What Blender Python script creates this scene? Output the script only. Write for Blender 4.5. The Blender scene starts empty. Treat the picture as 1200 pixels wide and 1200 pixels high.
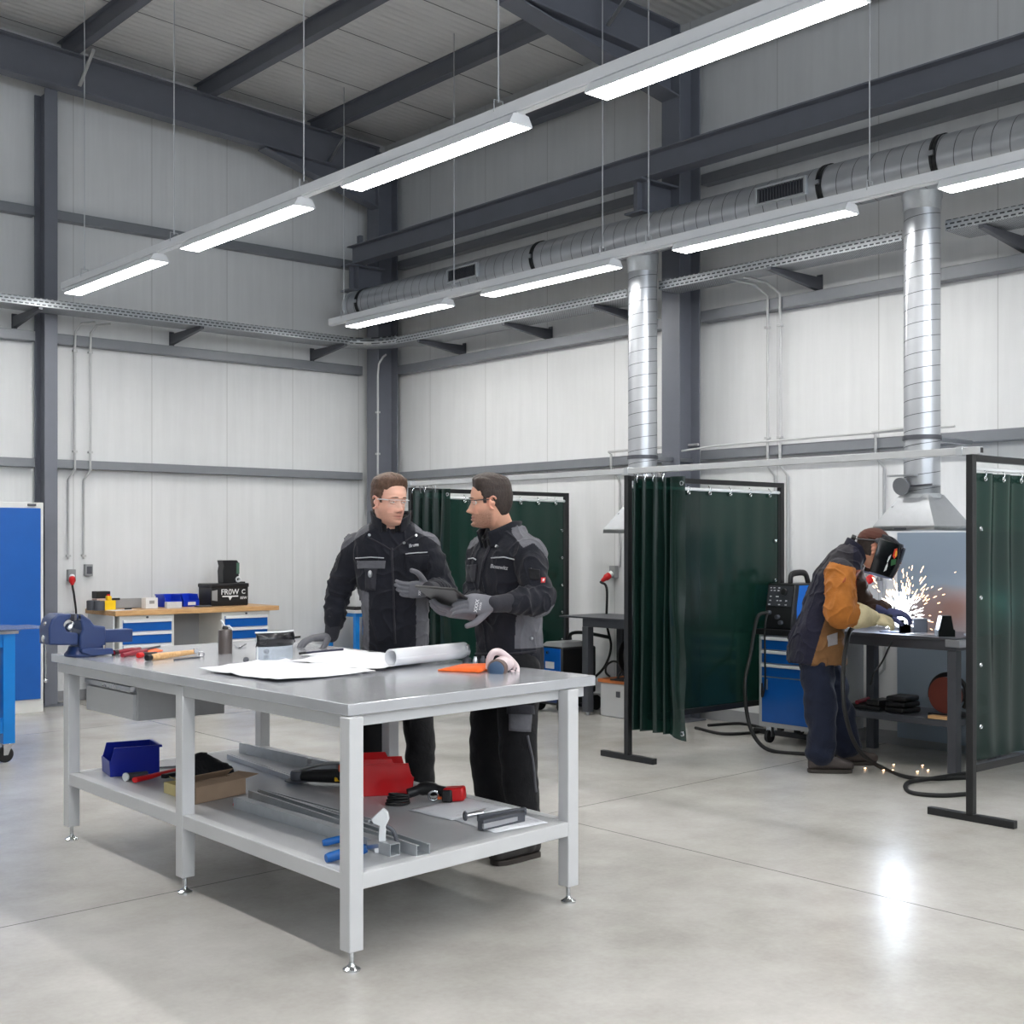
import bpy, bmesh, math, random
import numpy as np
from mathutils import Vector, Matrix, noise, Quaternion
from mathutils.bvhtree import BVHTree
random.seed(7)
PI = math.pi
SC = bpy.context.scene
COL = SC.collection
# ------------------------------------------------------------------ camera (level, 45 mm, small vertical shift)
FPX, HOR, EYE = 1500.0, 637.0, 1.48
TH = PI/2 - math.atan(1290/FPX)
FW = Vector((math.cos(TH), math.sin(TH), 0)); RT = Vector((math.sin(TH), -math.cos(TH), 0))
cam = bpy.data.cameras.new('camera'); cam.sensor_width = 36; cam.lens = 36*FPX/1200
cam.shift_y = (HOR-600)/1200; cam.clip_start = .05; cam.clip_end = 100
camo = bpy.data.objects.new('camera', cam); COL.objects.link(camo)
camo.location = (0, 0, EYE); camo.rotation_euler = (PI/2, 0, TH-PI/2)
SC.camera = camo
def ray(px, py): return FW + RT*((px-600)/FPX) + Vector((0, 0, -(py-HOR)/FPX))
CAM = Vector((0, 0, EYE))
def oz(px, py, z=0.0): r = ray(px, py); return CAM + r*((z-EYE)/r.z)
def ox(px, py, x): r = ray(px, py); return CAM + r*(x/r.x)
def oy(px, py, y): r = ray(px, py); return CAM + r*(y/r.y)
def od(px, py, d): return CAM + ray(px, py)*d
# ------------------------------------------------------------------ mesh builder
def V(*a): return Vector(a)
def frame_of(d, up=None):
    d = Vector(d).normalized()
    u = Vector(up) if up is not None else (Vector((0, 0, 1)) if abs(d.z) < .95 else Vector((1, 0, 0)))
    a = u.cross(d)
    if a.length < 1e-6: a = Vector((1, 0, 0)).cross(d)
    a.normalize(); b = d.cross(a).normalized()
    return a, b
class MB:
    def __init__(s): s.v = []; s.f = []; s.m = []; s.cur = 0
    def add(s, vs, fs, M=None):
        o = len(s.v)
        s.v += [(M @ Vector(p)) if M is not None else Vector(p) for p in vs]
        s.f += [tuple(i+o for i in f) for f in fs]; s.m += [s.cur]*len(fs); return s
    def mat(s, i): s.cur = i; return s
    def box(s, c, d, rz=0, M=None, rot=None):
        x, y, z = d[0]/2, d[1]/2, d[2]/2
        vs = [V(i*x, j*y, k*z) for k in (-1, 1) for j in (-1, 1) for i in (-1, 1)]
        T = Matrix.Translation(c)
        if rot is not None: T = T @ rot.to_4x4()
        elif rz: T = T @ Matrix.Rotation(rz, 4, 'Z')
        if M is not None: T = M @ T
        return s.add(vs, [(0, 2, 3, 1), (4, 5, 7, 6), (0, 1, 5, 4), (2, 6, 7, 3), (0, 4, 6, 2), (1, 3, 7, 5)], T)
    def bb(s, lo, hi):
        return s.box([(a+b)/2 for a, b in zip(lo, hi)], [abs(b-a) for a, b in zip(lo, hi)])
    def beam(s, p0, p1, w, h, up=None):
        p0, p1 = Vector(p0), Vector(p1); a, b = frame_of(p1-p0, up)
        q = [(-w/2, -h/2), (w/2, -h/2), (w/2, h/2), (-w/2, h/2)]
        vs = [p+a*x+b*y for p in (p0, p1) for x, y in q]
        return s.add(vs, [(3, 2, 1, 0), (4, 5, 6, 7)]+[(i, (i+1) % 4, 4+(i+1) % 4, 4+i) for i in range(4)])
    def ibeam(s, p0, p1, w, h, tf=.012, tw=.008, up=None):
        p0, p1 = Vector(p0), Vector(p1); a, b = frame_of(p1-p0, up)
        q = [(-w/2, -h/2), (w/2, -h/2), (w/2, -h/2+tf), (tw/2, -h/2+tf), (tw/2, h/2-tf), (w/2, h/2-tf), (w/2, h/2), (-w/2, h/2), (-w/2, h/2-tf), (-tw/2, h/2-tf), (-tw/2, -h/2+tf), (-w/2, -h/2+tf)]
        n = 12; vs = [p+a*x+b*y for p in (p0, p1) for x, y in q]
        fs = [(i, (i+1) % n, n+(i+1) % n, n+i) for i in range(n)]
        for o in (0, n): fs += [(o, o+1, o+2, o+11), (o+2, o+3, o+10, o+11), (o+3, o+4, o+9, o+10), (o+4, o+5, o+8, o+9), (o+5, o+6, o+7, o+8)]
        return s.add(vs, fs)
    def ring(s, rings, closed=True, cap0=True, cap1=True):
        n = len(rings[0]); vs = [p for r in rings for p in r]; fs = []
        for k in range(len(rings)-1):
            for i in range(n if closed else n-1):
                j = (i+1) % n
                fs.append((k*n+i, k*n+j, (k+1)*n+j, (k+1)*n+i))
        if closed and cap0: fs.append(tuple(range(n-1, -1, -1)))
        if closed and cap1: fs.append(tuple((len(rings)-1)*n+i for i in range(n)))
        return s.add(vs, fs)
    def cyl(s, p0, p1, r0, r1=None, n=20, cap=True):
        p0, p1 = Vector(p0), Vector(p1); a, b = frame_of(p1-p0); r1 = r0 if r1 is None else r1
        R = [[p+(a*math.cos(2*PI*i/n)+b*math.sin(2*PI*i/n))*r for i in range(n)] for p, r in ((p0, r0), (p1, r1))]
        return s.ring(R, True, cap, cap)
    def tube(s, pts, r, n=8, closed=False, cap=True, flat=1.0):
        pts = [Vector(p) for p in pts]; N = len(pts); a = None; R = []
        rr = r if isinstance(r, (list, tuple)) else [r]*N
        for k in range(N):
            if closed: d = pts[(k+1) % N]-pts[k-1]
            else: d = pts[min(k+1, N-1)]-pts[max(k-1, 0)]
            if d.length < 1e-9: d = Vector((0, 0, 1))
            d.normalize()
            if a is None: a, b = frame_of(d)
            else:
                a = (a-d*a.dot(d)); a.normalize(); b = d.cross(a)
            R.append([pts[k]+(a*math.cos(2*PI*i/n)+b*math.sin(2*PI*i/n)*flat)*rr[k] for i in range(n)])
        if closed: R.append(R[0])
        return s.ring(R, True, cap and not closed, cap and not closed)
    def lathe(s, prof, c=(0, 0, 0), axis=(0, 0, 1), n=24, cap=True):
        c = Vector(c); ax = Vector(axis).normalized(); a, b = frame_of(ax)
        R = [[c+ax*z+(a*math.cos(2*PI*i/n)+b*math.sin(2*PI*i/n))*max(r, 1e-4) for i in range(n)] for r, z in prof]
        return s.ring(R, True, cap, cap)
    def prism(s, poly, ext, M=None):
        """poly: 3D points of a planar polygon, ext: extrusion vector"""
        n = len(poly); ext = Vector(ext)
        vs = [Vector(p) for p in poly]+[Vector(p)+ext for p in poly]
        return s.add(vs, [tuple(range(n-1, -1, -1)), tuple(range(n, 2*n))]+[(i, (i+1) % n, n+(i+1) % n, n+i) for i in range(n)], M)
    def ball(s, c, r, n=16, m=10):
        if not isinstance(r, (tuple, list)): r = (r, r, r)
        R = []
        for k in range(m+1):
            t = PI*k/m; q = max(math.sin(t), 1e-3)
            R.append([Vector(c)+V(r[0]*q*math.cos(2*PI*i/n), r[1]*q*math.sin(2*PI*i/n), -r[2]*math.cos(t)) for i in range(n)])
        return s.ring(R)
    def torus(s, c, R, r, axis=(0, 0, 1), n=24, m=8, a0=0, a1=2*PI):
        c = Vector(c); a, b = frame_of(axis); full = abs(a1-a0-2*PI) < 1e-6
        k = n if full else n+1
        return s.tube([c+(a*math.cos(a0+(a1-a0)*i/n)+b*math.sin(a0+(a1-a0)*i/n))*R for i in range(k)], r, m, closed=full)
    def grid(s, fn, nu, nv, thick=0):
        vs = [Vector(fn(i/nu, j/nv)) for j in range(nv+1) for i in range(nu+1)]; w = nu+1
        fs = [(j*w+i, j*w+i+1, (j+1)*w+i+1, (j+1)*w+i) for j in range(nv) for i in range(nu)]
        return s.add(vs, fs)
    def mesh(s, name='m'):
        me = bpy.data.meshes.new(name); me.from_pydata([tuple(p) for p in s.v], [], s.f)
        me.polygons.foreach_set('material_index', s.m); me.update(); return me
    def build(s, name, mat, parent=None, bevel=0, smooth=35, seg=2, solid=0, sub=0, fix=True):
        me = s.mesh(name)
        if fix:
            bm = bmesh.new(); bm.from_mesh(me); bmesh.ops.recalc_face_normals(bm, faces=bm.faces); bm.to_mesh(me); bm.free()
        return link(me, name, mat, parent, bevel, smooth, seg, solid, sub)
def link(me, name, mat, parent=None, bevel=0, smooth=35, seg=2, solid=0, sub=0):
    for m in (mat if isinstance(mat, (list, tuple)) else [mat]): me.materials.append(m)
    if smooth:
        me.shade_smooth()
        if smooth < 180 and not sub: me.set_sharp_from_angle(angle=math.radians(smooth))
    o = bpy.data.objects.new(name, me); COL.objects.link(o)
    if parent is not None: o.parent = parent
    if solid:
        m = o.modifiers.new('solid', 'SOLIDIFY'); m.thickness = solid; m.offset = 0
    if sub:
        m = o.modifiers.new('sub', 'SUBSURF'); m.levels = sub; m.render_levels = sub
    if bevel:
        m = o.modifiers.new('bevel', 'BEVEL'); m.width = bevel; m.segments = seg; m.limit_method = 'ANGLE'; m.angle_limit = math.radians(40)
        m.harden_normals = False
    return o
def tag(o, label, cat, group=None, kind=None):
    o['label'] = label; o['category'] = cat
    if group: o['group'] = group
    if kind: o['kind'] = kind
    return o
def thing(name, label, cat, loc=(0, 0, 0), rz=0, group=None):
    o = bpy.data.objects.new(name, None); COL.objects.link(o); o.empty_display_size = .1
    o.location = loc; o.rotation_euler = (0, 0, rz)
    return tag(o, label, cat, group)
def structure(o, label=None, cat=None):
    o['kind'] = 'structure'
    if label: o['label'] = label
    if cat: o['category'] = cat
    return o
def dup(root, loc=None, rz=None, label=None, group=None):
    r = root.copy(); COL.objects.link(r)
    if loc is not None: r.location = loc
    if rz is not None: r.rotation_euler = (0, 0, rz)
    if label: r['label'] = label
    if group: r['group'] = group
    for ch in list(root.children):
        c = ch.copy(); COL.objects.link(c); c.parent = r
        for g in list(ch.children):
            d = g.copy(); COL.objects.link(d); d.parent = c
    return r
def bez(pts, k=8):
    """Catmull-Rom through points"""
    P = [Vector(p) for p in pts]; P = [P[0]*2-P[1]]+P+[P[-1]*2-P[-2]]; out = []
    for i in range(1, len(P)-2):
        for j in range(k):
            t = j/k; a, b, c, d = P[i-1:i+3]
            out.append(.5*((2*b)+(c-a)*t+(2*a-5*b+4*c-d)*t*t+(3*b-a-3*c+d)*t**3))
    out.append(P[-2]); return out
# ------------------------------------------------------------------ materials
def srgb(h):
    if isinstance(h, str):
        h = h.lstrip('#'); c = [int(h[i:i+2], 16)/255 for i in (0, 2, 4)]
    else: c = [v/255 for v in h]
    return tuple(v/12.92 if v <= .04045 else ((v+.055)/1.055)**2.4 for v in c)+(1,)
class NT:
    def __init__(s, name):
        s.mat = bpy.data.materials.new(name); s.mat.use_nodes = True; s.n = s.mat.node_tree.nodes; s.l = s.mat.node_tree.links
        s.b = s.n['Principled BSDF']
    def new(s, t, **k):
        x = s.n.new(t)
        for a, v in k.items():
            if a in x.inputs: x.inputs[a].default_value = v
            else: setattr(x, a, v)
        return x
    def math(s, op, a, b=None, c=None):
        x = s.n.new('ShaderNodeMath'); x.operation = op
        for i, v in enumerate((a, b, c)):
            if v is None: continue
            if isinstance(v, (int, float)): x.inputs[i].default_value = v
            else: s.l.new(v, x.inputs[i])
        return x.outputs[0]
    def mix(s, fac, a, b):
        x = s.n.new('ShaderNodeMix'); x.data_type = 'RGBA'
        for i, v in ((0, fac), (6, a), (7, b)):
            if isinstance(v, (int, float)): x.inputs[i].default_value = v
            elif isinstance(v, tuple): x.inputs[i].default_value = v
            else: s.l.new(v, x.inputs[i])
        return x.outputs[2]
    def coord(s, kind='Object'):
        t = s.n.new('ShaderNodeTexCoord'); return t.outputs[kind]
    def xyz(s, kind='Object'):
        x = s.n.new('ShaderNodeSeparateXYZ'); s.l.new(s.coord(kind), x.inputs[0]); return x.outputs
    def noise(s, scale, detail=4, rough=.5, vec=None, dist=0, mapscale=None):
        x = s.n.new('ShaderNodeTexNoise'); x.inputs['Scale'].default_value = scale; x.inputs['Detail'].default_value = detail
        x.inputs['Roughness'].default_value = rough; x.inputs['Distortion'].default_value = dist
        c = vec or s.coord()
        if mapscale:
            m = s.n.new('ShaderNodeMapping'); m.inputs['Scale'].default_value = mapscale; s.l.new(c, m.inputs[0]); c = m.outputs[0]
        s.l.new(c, x.inputs['Vector']); return x.outputs['Fac']
    def ramp(s, fac, stops):
        r = s.n.new('ShaderNodeValToRGB'); e = r.color_ramp.elements
        while len(e) < len(stops): e.new(.5)
        for k, (p, c) in zip(e, stops): k.position = p; k.color = c if isinstance(c, tuple) else (c, c, c, 1)
        s.l.new(fac, r.inputs[0]); return r.outputs[0]
    def bump(s, h, strength=.3, dist=.01, prev=None):
        x = s.n.new('ShaderNodeBump'); x.inputs['Strength'].default_value = strength; x.inputs['Distance'].default_value = dist
        s.l.new(h, x.inputs['Height'])
        if prev: s.l.new(prev, x.inputs['Normal'])
        return x.outputs[0]
    def set(s, **k):
        names = {'color': 'Base Color', 'rough': 'Roughness', 'metal': 'Metallic', 'normal': 'Normal', 'spec': 'Specular IOR Level', 'trans': 'Transmission Weight',
                 'ior': 'IOR', 'alpha': 'Alpha', 'emit': 'Emission Color', 'estr': 'Emission Strength', 'coat': 'Coat Weight', 'sheen': 'Sheen Weight'}
        for a, v in k.items():
            i = s.b.inputs[names[a]]
            if isinstance(v, (int, float, tuple)): i.default_value = v
            else: s.l.new(v, i)
        return s.mat
MATS = {}
def plain(name, col, rough=.5, metal=0, var=.06, bump=0, bscale=60, spec=.5, coat=0, sheen=0, vscale=6):
    """principled paint / plastic / metal with a slight procedural variation of tone and roughness"""
    if name in MATS: return MATS[name]
    t = NT(name); c = srgb(col) if not (isinstance(col, tuple) and len(col) == 4) else col
    n = t.noise(vscale, 5, .6)
    lo = tuple(max(0, v*(1-var)) for v in c[:3])+(1,); hi = tuple(min(1, v*(1+var)) for v in c[:3])+(1,)
    t.set(color=t.ramp(n, [(.3, lo), (.7, hi)]), metal=float(metal), spec=spec, coat=coat, sheen=sheen)
    t.set(rough=t.math('MULTIPLY_ADD', n, .14*rough, rough*.93))
    if bump: t.set(normal=t.bump(t.noise(bscale, 4, .6), bump, .004))
    MATS[name] = t.mat; return t.mat
def fabric(name, col, rough=.9, wr=.25, scale=7, weave=500):
    if name in MATS: return MATS[name]
    t = NT(name); c = srgb(col); n = t.noise(9, 5, .6)
    t.set(color=t.ramp(n, [(.3, tuple(v*.82 for v in c[:3])+(1,)), (.7, tuple(min(1, v*1.2) for v in c[:3])+(1,))]), rough=rough, spec=.25, sheen=.08)
    b1 = t.bump(t.noise(scale*2, 3, .55, dist=.6), wr, .03); b2 = t.bump(t.noise(weave, 2), .12, .001, b1)
    t.set(normal=b2); MATS[name] = t.mat; return t.mat
# ================================================================== materials of the hall
STEEL = plain('steel_paint_grey', (108, 111, 121), .45, 0, .05, .02)
GALV = None
def galv(name, col=(190, 194, 198), rough=.33, spangle=18, contrast=.08, metal=.5):
    t = NT(name); n = t.n.new('ShaderNodeTexVoronoi'); n.inputs['Scale'].default_value = spangle; t.l.new(t.coord(), n.inputs['Vector'])
    c = srgb(col); v = t.noise(5, 4)
    f = t.math('MULTIPLY_ADD', n.outputs['Color'], .5, t.math('MULTIPLY', v, .5))
    t.set(color=t.ramp(f, [(.2, tuple(x*(1-contrast) for x in c[:3])+(1,)), (.8, tuple(min(1, x*(1+contrast)) for x in c[:3])+(1,))]), metal=metal)
    t.set(rough=t.math('MULTIPLY_ADD', f, .16, rough-.06)); return t.mat
GALV = galv('galvanised_sheet')
CHROME = plain('chrome', (205, 207, 210), .16, 1, .03)
BRIGHT = plain('bright_steel', (188, 190, 194), .28, 1, .05)
DARKST = plain('dark_grey_steel', (82, 84, 91), .42, .2, .06)
BLACK = plain('black_plastic', (24, 24, 26), .42, 0, .1)
BLACKST = plain('black_painted_steel', (27, 28, 30), .4, .1, .1)
RUBBER = plain('black_rubber', (20, 20, 21), .62, 0, .1)
WHITEP = plain('white_plastic', (226, 228, 230), .38, 0, .03)
def wall_mat(axis, seams, name):
    t = NT(name); c = t.xyz(); u = c[axis]; z = c[2]
    lines = None
    for sx in seams:
        d = t.math('LESS_THAN', t.math('ABSOLUTE', t.math('SUBTRACT', u, sx)), .0035)
        lines = d if lines is None else t.math('MAXIMUM', lines, d)
    rib = t.math('SINE', t.math('MULTIPLY', u, 2*PI/.05))
    n = t.noise(1.3, 6, .6); n2 = t.noise(3, 4, .6, mapscale=(4, 4, .3))
    base = t.ramp(t.math('MULTIPLY_ADD', n, .5, t.math('MULTIPLY', n2, .5)), [(.3, srgb((214, 215, 216))), (.7, srgb((227, 228, 229)))])
    col = t.mix(lines, base, srgb((188, 188, 188)))
    h = t.math('SUBTRACT', t.math('MULTIPLY', rib, .12), t.math('MULTIPLY', lines, 2.0))
    t.set(color=col, rough=.42, spec=.35, normal=t.bump(h, .22, .006)); return t.mat
YL, XR = 11.85, 8.30
SEAM_L = [4.735-.8*k for k in range(1, 17)]+[4.735, 5.521, 6.339, 7.113, 7.95]
SEAM_R = [11.0, 10.065, 9.13, 8.22, 7.31, 6.39, 5.455, 4.51, 3.6, 2.7, 1.8]
# floor: power-floated concrete with saw-cut joints
def floor_mat():
    t = NT('polished_concrete'); c = t.xyz(); x, y = c[0], c[1]
    n1 = t.noise(.7, 3, .45); n2 = t.noise(3.0, 5, .6); n3 = t.noise(40, 3, .6)
    f = t.math('ADD', t.math('MULTIPLY', n1, .5), t.math('ADD', t.math('MULTIPLY', n2, .38), t.math('MULTIPLY', n3, .12)))
    base = t.ramp(f, [(.34, srgb((160, 156, 151))), (.5, srgb((181, 178, 173))), (.64, srgb((196, 193, 189)))])
    jx = t.math('LESS_THAN', t.math('ABSOLUTE', t.math('SUBTRACT', x, 4.68)), .004)
    j = jx
    for yy in (5.05, .2, 9.9):
        j = t.math('MAXIMUM', j, t.math('LESS_THAN', t.math('ABSOLUTE', t.math('SUBTRACT', y, t.math('MULTIPLY_ADD', x, .055, yy-.12))), .004))
    for xx in (-.6,): j = t.math('MAXIMUM', j, t.math('LESS_THAN', t.math('ABSOLUTE', t.math('SUBTRACT', x, xx)), .004))
    col = t.mix(j, base, srgb((112, 110, 108)))
    t.set(color=col, spec=.5, rough=.26)
    t.set(normal=t.bump(t.math('SUBTRACT', t.math('MULTIPLY', n3, .1), j), .05, .003)); return t.mat
fl = MB().bb((-9, -8, -.15), (XR+.2, YL+.2, 0)).build('floor', floor_mat()); structure(fl)
wl = MB().bb((-9, YL, 0), (XR, YL+.15, 6.9)).build('wall_left', wall_mat(0, SEAM_L, 'white_sandwich_panel_left')); structure(wl)
wr = MB().bb((XR, -8, 0), (XR+.15, YL+.15, 6.6)).build('wall_right', wall_mat(1, SEAM_R, 'white_sandwich_panel_right')); structure(wr)
for nm, lo, hi in (('baseboard_left', (-5, YL-.012, 0), (XR, YL, .1)), ('baseboard_right', (XR-.012, -6, 0), (XR, YL-.012, .1))):
    structure(MB().bb(lo, hi).build(nm, plain('skirting_grey', (150, 151, 154), .5)))
structure(MB().bb((-9.15, -8, 0), (-9, YL+.2, 7)).build('wall_far_unseen', plain('far_wall_panel', (214, 214, 211), .45)))  # unseen long wall, added to keep sky light off the right wall
structure(MB().bb((-9, -8.15, 0), (XR+.15, -8, 2.8)).build('wall_near_unseen', plain('near_wall_panel', (214, 214, 211), .45)))  # unseen wall kept low, so daylight enters above it onto the upper walls
# roof: slopes gently down to the right wall
SL = .055
def raf_top(x): return 5.965-SL*(x-4.5)
def roofz(x): return raf_top(x)+.19
def ceil_mat():
    t = NT('roof_sandwich_panel'); c = t.xyz(); x, y = c[0], c[1]
    rib = t.math('SINE', t.math('MULTIPLY', y, 2*PI/.09))
    j = t.math('LESS_THAN', t.math('FRACT', t.math('MULTIPLY_ADD', y, 1/1.0, .37)), .014)
    n = t.noise(1.1, 5, .6)
    base = t.ramp(n, [(.3, srgb((222, 222, 221))), (.7, srgb((232, 232, 231)))])
    t.set(color=t.mix(j, base, srgb((120, 120, 122))), rough=.5, spec=.3, normal=t.bump(t.math('SUBTRACT', t.math('MULTIPLY', rib, .3), t.math('MULTIPLY', j, 2.0)), .7, .016)); return t.mat
m = MB(); xs = (-9.1, XR+.15)
m.prism([(xs[0], -8.1, roofz(xs[0])), (xs[1], -8.1, roofz(xs[1])), (xs[1], -8.1, roofz(xs[1])+.12), (xs[0], -8.1, roofz(xs[0])+.12)], (0, YL+8.25, 0))
structure(m.build('ceiling', ceil_mat()))
# ------------------------------------------------------------------ steel frame
def steel(name, m, label, bevel=.003):
    o = m.build(name, STEEL, None, bevel); structure(o, label, 'steel beam'); return o
# columns
def column(label, x, y, w, dpt, flange_dir, top, plate=True):
    m = MB()
    up = (1, 0, 0) if flange_dir == 'x' else (0, 1, 0)
    m.ibeam((x, y, .012), (x, y, top), w, dpt, .014, .01, up)
    m.bb((x-.15, y-.15, 0), (x+.15, y+.15, .012)) if plate else None
    return steel('steel_column', m, label)
column('grey steel column of the left wall, beside the blue cabinet', 4.41, 11.68, .12, .26, 'y', raf_top(4.4)-.36)
column('grey steel column standing in the corner of the hall', 8.08, 11.575, .22, .26, 'x', raf_top(8.1))
column('grey steel column behind the standing ventilation pipe on the right wall', 8.08, 7.22, .2, .26, 'x', raf_top(8.1))
# rafters with haunches
def rafter(label, y, w, x_end, hx0, hz1, x0=-5):
    m = MB(); h = .345
    z = lambda x: raf_top(x)-h/2
    m.ibeam((x0, y, z(x0)), (x_end, y, z(x_end)), w, h, .014, .009)
    zb = lambda x: raf_top(x)-h
    m.prism([(hx0, y-.005, zb(hx0)), (x_end, y-.005, zb(x_end)), (x_end, y-.005, hz1)], (0, .01, 0))
    m.prism([(hx0-.05, y-w/2, zb(hx0)-.006), (x_end, y-w/2, hz1), (x_end, y-w/2, hz1-.014), (hx0-.05, y-w/2, zb(hx0)-.02)], (0, w, 0))
    return steel('roof_rafter', m, label)
rafter('grey roof rafter running along the top of the left wall', 11.52, .15, 7.95, 6.6, 5.13)
rafter('grey roof rafter crossing the hall above the second column', 7.22, .2, 7.95, 6.2, 5.19)
# purlins along the hall
for x, lab in ((3.25, 'grey roof purlin nearest the hall centre'), (4.6, 'grey roof purlin above the first light row'), (5.98, 'grey roof purlin between the two light rows'), (7.3, 'grey roof purlin nearest the right wall')):
    z = raf_top(x)
    steel('roof_purlin', MB().ibeam((x, -4, z+.096), (x, 11.8, z+.096), .085, .18, .01, .007), lab)
steel('eaves_beam', MB().ibeam((8.14, -4, 5.63), (8.14, 11.44, 5.63), .12, .26, .012, .008), 'grey eaves beam along the top of the right wall')
# fly braces
for (a, b, lab) in ((oy(110, 57, 11.2), oy(93, 101, 11.46), 'short light grey brace at the first purlin of the left rafter'),
                    (oy(405, 158, 11.2), oy(386, 189, 11.46), 'short light grey brace at the haunch of the left rafter'),
                    (oy(738, -8, 6.85), oy(712, 30, 7.12), 'short light grey brace at the second column rafter')):
    m = MB().beam(a, b, .035, .012); o = m.build('fly_brace', BRIGHT, None, .002); structure(o, lab, 'brace')
# wall girts
GIRT = plain('girt_grey', (128, 131, 137), .4, .15, .05)
def girt(lo, hi, lab):
    m = MB().bb(lo, hi); structure(m.build('wall_girt', GIRT, None, .006), lab, 'girt')
for z0, z1, nm in ((2.18, 2.262, 'lower'), (3.335, 3.43, 'middle'), (4.485, 4.575, 'upper')):
    girt((-4, YL-.1, z0), (4.34, YL, z1), f'{nm} grey girt on the left wall above the blue cabinet')
    girt((4.48, YL-.1, z0), (7.94, YL, z1), f'{nm} grey girt on the left wall between column and corner')
    girt((XR-.1, 7.33, z0), (XR, 11.46, z1), f'{nm} grey girt on the right wall between corner and second column')
    girt((XR-.1, -4, z0), (XR, 7.11, z1), f'{nm} grey girt on the right wall above the welding booth')
# crane rail beam and its brackets
steel('crane_beam', MB().ibeam((7.62, -4, 4.54), (7.62, 11.47, 4.54), .15, .2, .013, .009), 'heavy dark grey crane runway beam along the right wall')
for y, lab in ((11.42, 'steel bracket carrying the runway beam at the corner column'), (7.22, 'steel bracket carrying the runway beam at the second column')):
    m = MB().bb((7.5, y-.09, 4.42), (7.95, y+.09, 4.438)); m.bb((7.55, y-.005, 4.17), (7.95, y+.005, 4.42)); m.bb((7.5, y-.1, 4.155), (7.95, y+.1, 4.172))
    m.bb((7.6, y-.09, 4.17), (7.61, y+.09, 4.42))
    steel('beam_bracket', m, lab)
steel('beam_stop', MB().bb((7.6, 11.3, 4.64), (7.64, 11.36, 4.74)), 'small end stop on top of the runway beam')
# ------------------------------------------------------------------ light rows
LAMP = NT('led_diffuser'); LAMP.set(color=(1, 1, 1, 1), emit=(1.0, .985, .955, 1), estr=1.0); LAMP_STR = LAMP.b.inputs['Emission Strength']; LAMP = LAMP.mat
HOUS = plain('white_powder_coat', (244, 246, 250), .35, 0, .02)
def trunking(x, z, y0, y1, lab, grp=None):
    m = MB().bb((x-.03, y0, z), (x+.03, y1, z+.062)); m.bb((x-.022, y0, z-.008), (x+.022, y1, z))
    return tag(m.build('light_trunking', HOUS, None, .004), lab, 'light rail', grp and 'light rails outside the view')
def luminaire(x, z, y0, y1, lab, grp):
    yc = (y0+y1)/2; L = y1-y0
    t = thing('linear_luminaire', lab, 'ceiling light', (x, yc, z), 0, grp)
    q = [(-.028, 0), (.028, 0), (.028, -.008), (.05, -.012), (.074, -.056), (.074, -.064), (-.074, -.064), (-.074, -.056), (-.05, -.012), (-.028, -.008)]
    MB().prism([(a, -L/2, b) for a, b in q], (0, L, 0)).build('housing', HOUS, t, .002)
    MB().bb((-.068, -L/2+.006, -.068), (.068, L/2-.006, -.0635)).build('diffuser', LAMP, t)
    for s in (-1, 1): 
        MB().prism([(a*1.04, s*(L/2)-(.004 if s > 0 else -.004), b*1.04+.001) for a, b in q], (0, s*.009, 0)).build('end_cap', HOUS, t)
    return t
X1, Z1 = 4.33, 3.70; X2, Z2 = 7.03, 3.68
def yof(px, x): a = (px-600)/FPX; d = ray(px, HOR); return d.y/d.x*x
trunking(X1, Z1, -4, 11.05, 'long white light trunking of the nearer light row')
trunking(X2, Z2, -4, 10.98, 'long white light trunking of the row along the right wall')
G1, G2 = 'luminaires of the nearer light row', 'luminaires of the light row along the right wall'
o1 = ['farthest', 'third', 'second', 'nearest']
for (a, b), w in zip(((85, 187), (222, 357), (412, 610), (699, 1006)), ('farthest luminaire of the nearer light row, by the left wall', 'second luminaire from the left wall in the nearer light row', 'third luminaire from the left wall in the nearer light row', 'nearest and largest lit luminaire of the nearer light row')):
    luminaire(X1, Z1-.002, yof(b, X1), yof(a, X1), w)if 0 else luminaire(X1, Z1-.002, yof(b, X1), yof(a, X1), w, None)
for (a, b), w in zip(((412, 525), (571, 721), (796, 998), (1107, 1345)), ('lit luminaire of the right wall row above the corner column', 'lit luminaire in front of the duct between the corner and the second column', 'lit luminaire below the right duct grille', 'lit luminaire right of the welding hood pipe, cut by the frame')):
    luminaire(X2, Z2-.002, yof(b, X2), yof(a, X2), w, None)
# the same rows go on behind the viewer, with the further rows of the hall
for x, z, ys in ((X1, Z1, (.75, -1.4, -3.5)), (X2, Z2, (.35, -1.8, -3.9))):
    for y in ys: luminaire(x, z-.002, y-.1, y+1.45, 'lit luminaire of the same rows behind the viewer', 'luminaires behind the viewer')
for x in (1.6,):
    trunking(x, Z1, -5, 11.05, 'white light trunking of a row outside the view', 'outside')
    for k in range(7): luminaire(x, Z1-.002, 9.4-2.15*k, 10.95-2.15*k, 'lit luminaire of a row outside the view', 'luminaires outside the view')
WIRE = plain('suspension_wire', (196, 198, 202), .35, .3)
def cable(x, y, z0, lab):
    t = thing('suspension_cable', lab, 'cable', (x, y, z0))
    zt = roofz(x)
    MB().cyl((0, 0, .05), (0, 0, zt-z0), .0045, n=8).build('wire', WIRE, t)
    m = MB().tube([(-.03, 0, -.02), (-.03, 0, .045), (.03, 0, .045), (.03, 0, -.02)], .0035, 6); m.cyl((0, 0, .035), (0, 0, .07), .006, n=8)
    m.build('hanger', BRIGHT, t)
for px, w in ((99, 'beside the left wall column'), (204, 'second from the left wall'), (356, 'at the end of the second luminaire'), (584, 'above the third luminaire')):
    cable(X1, yof(px, X1), Z1+.062, 'thin steel cable holding the nearer light row, '+w)
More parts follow.
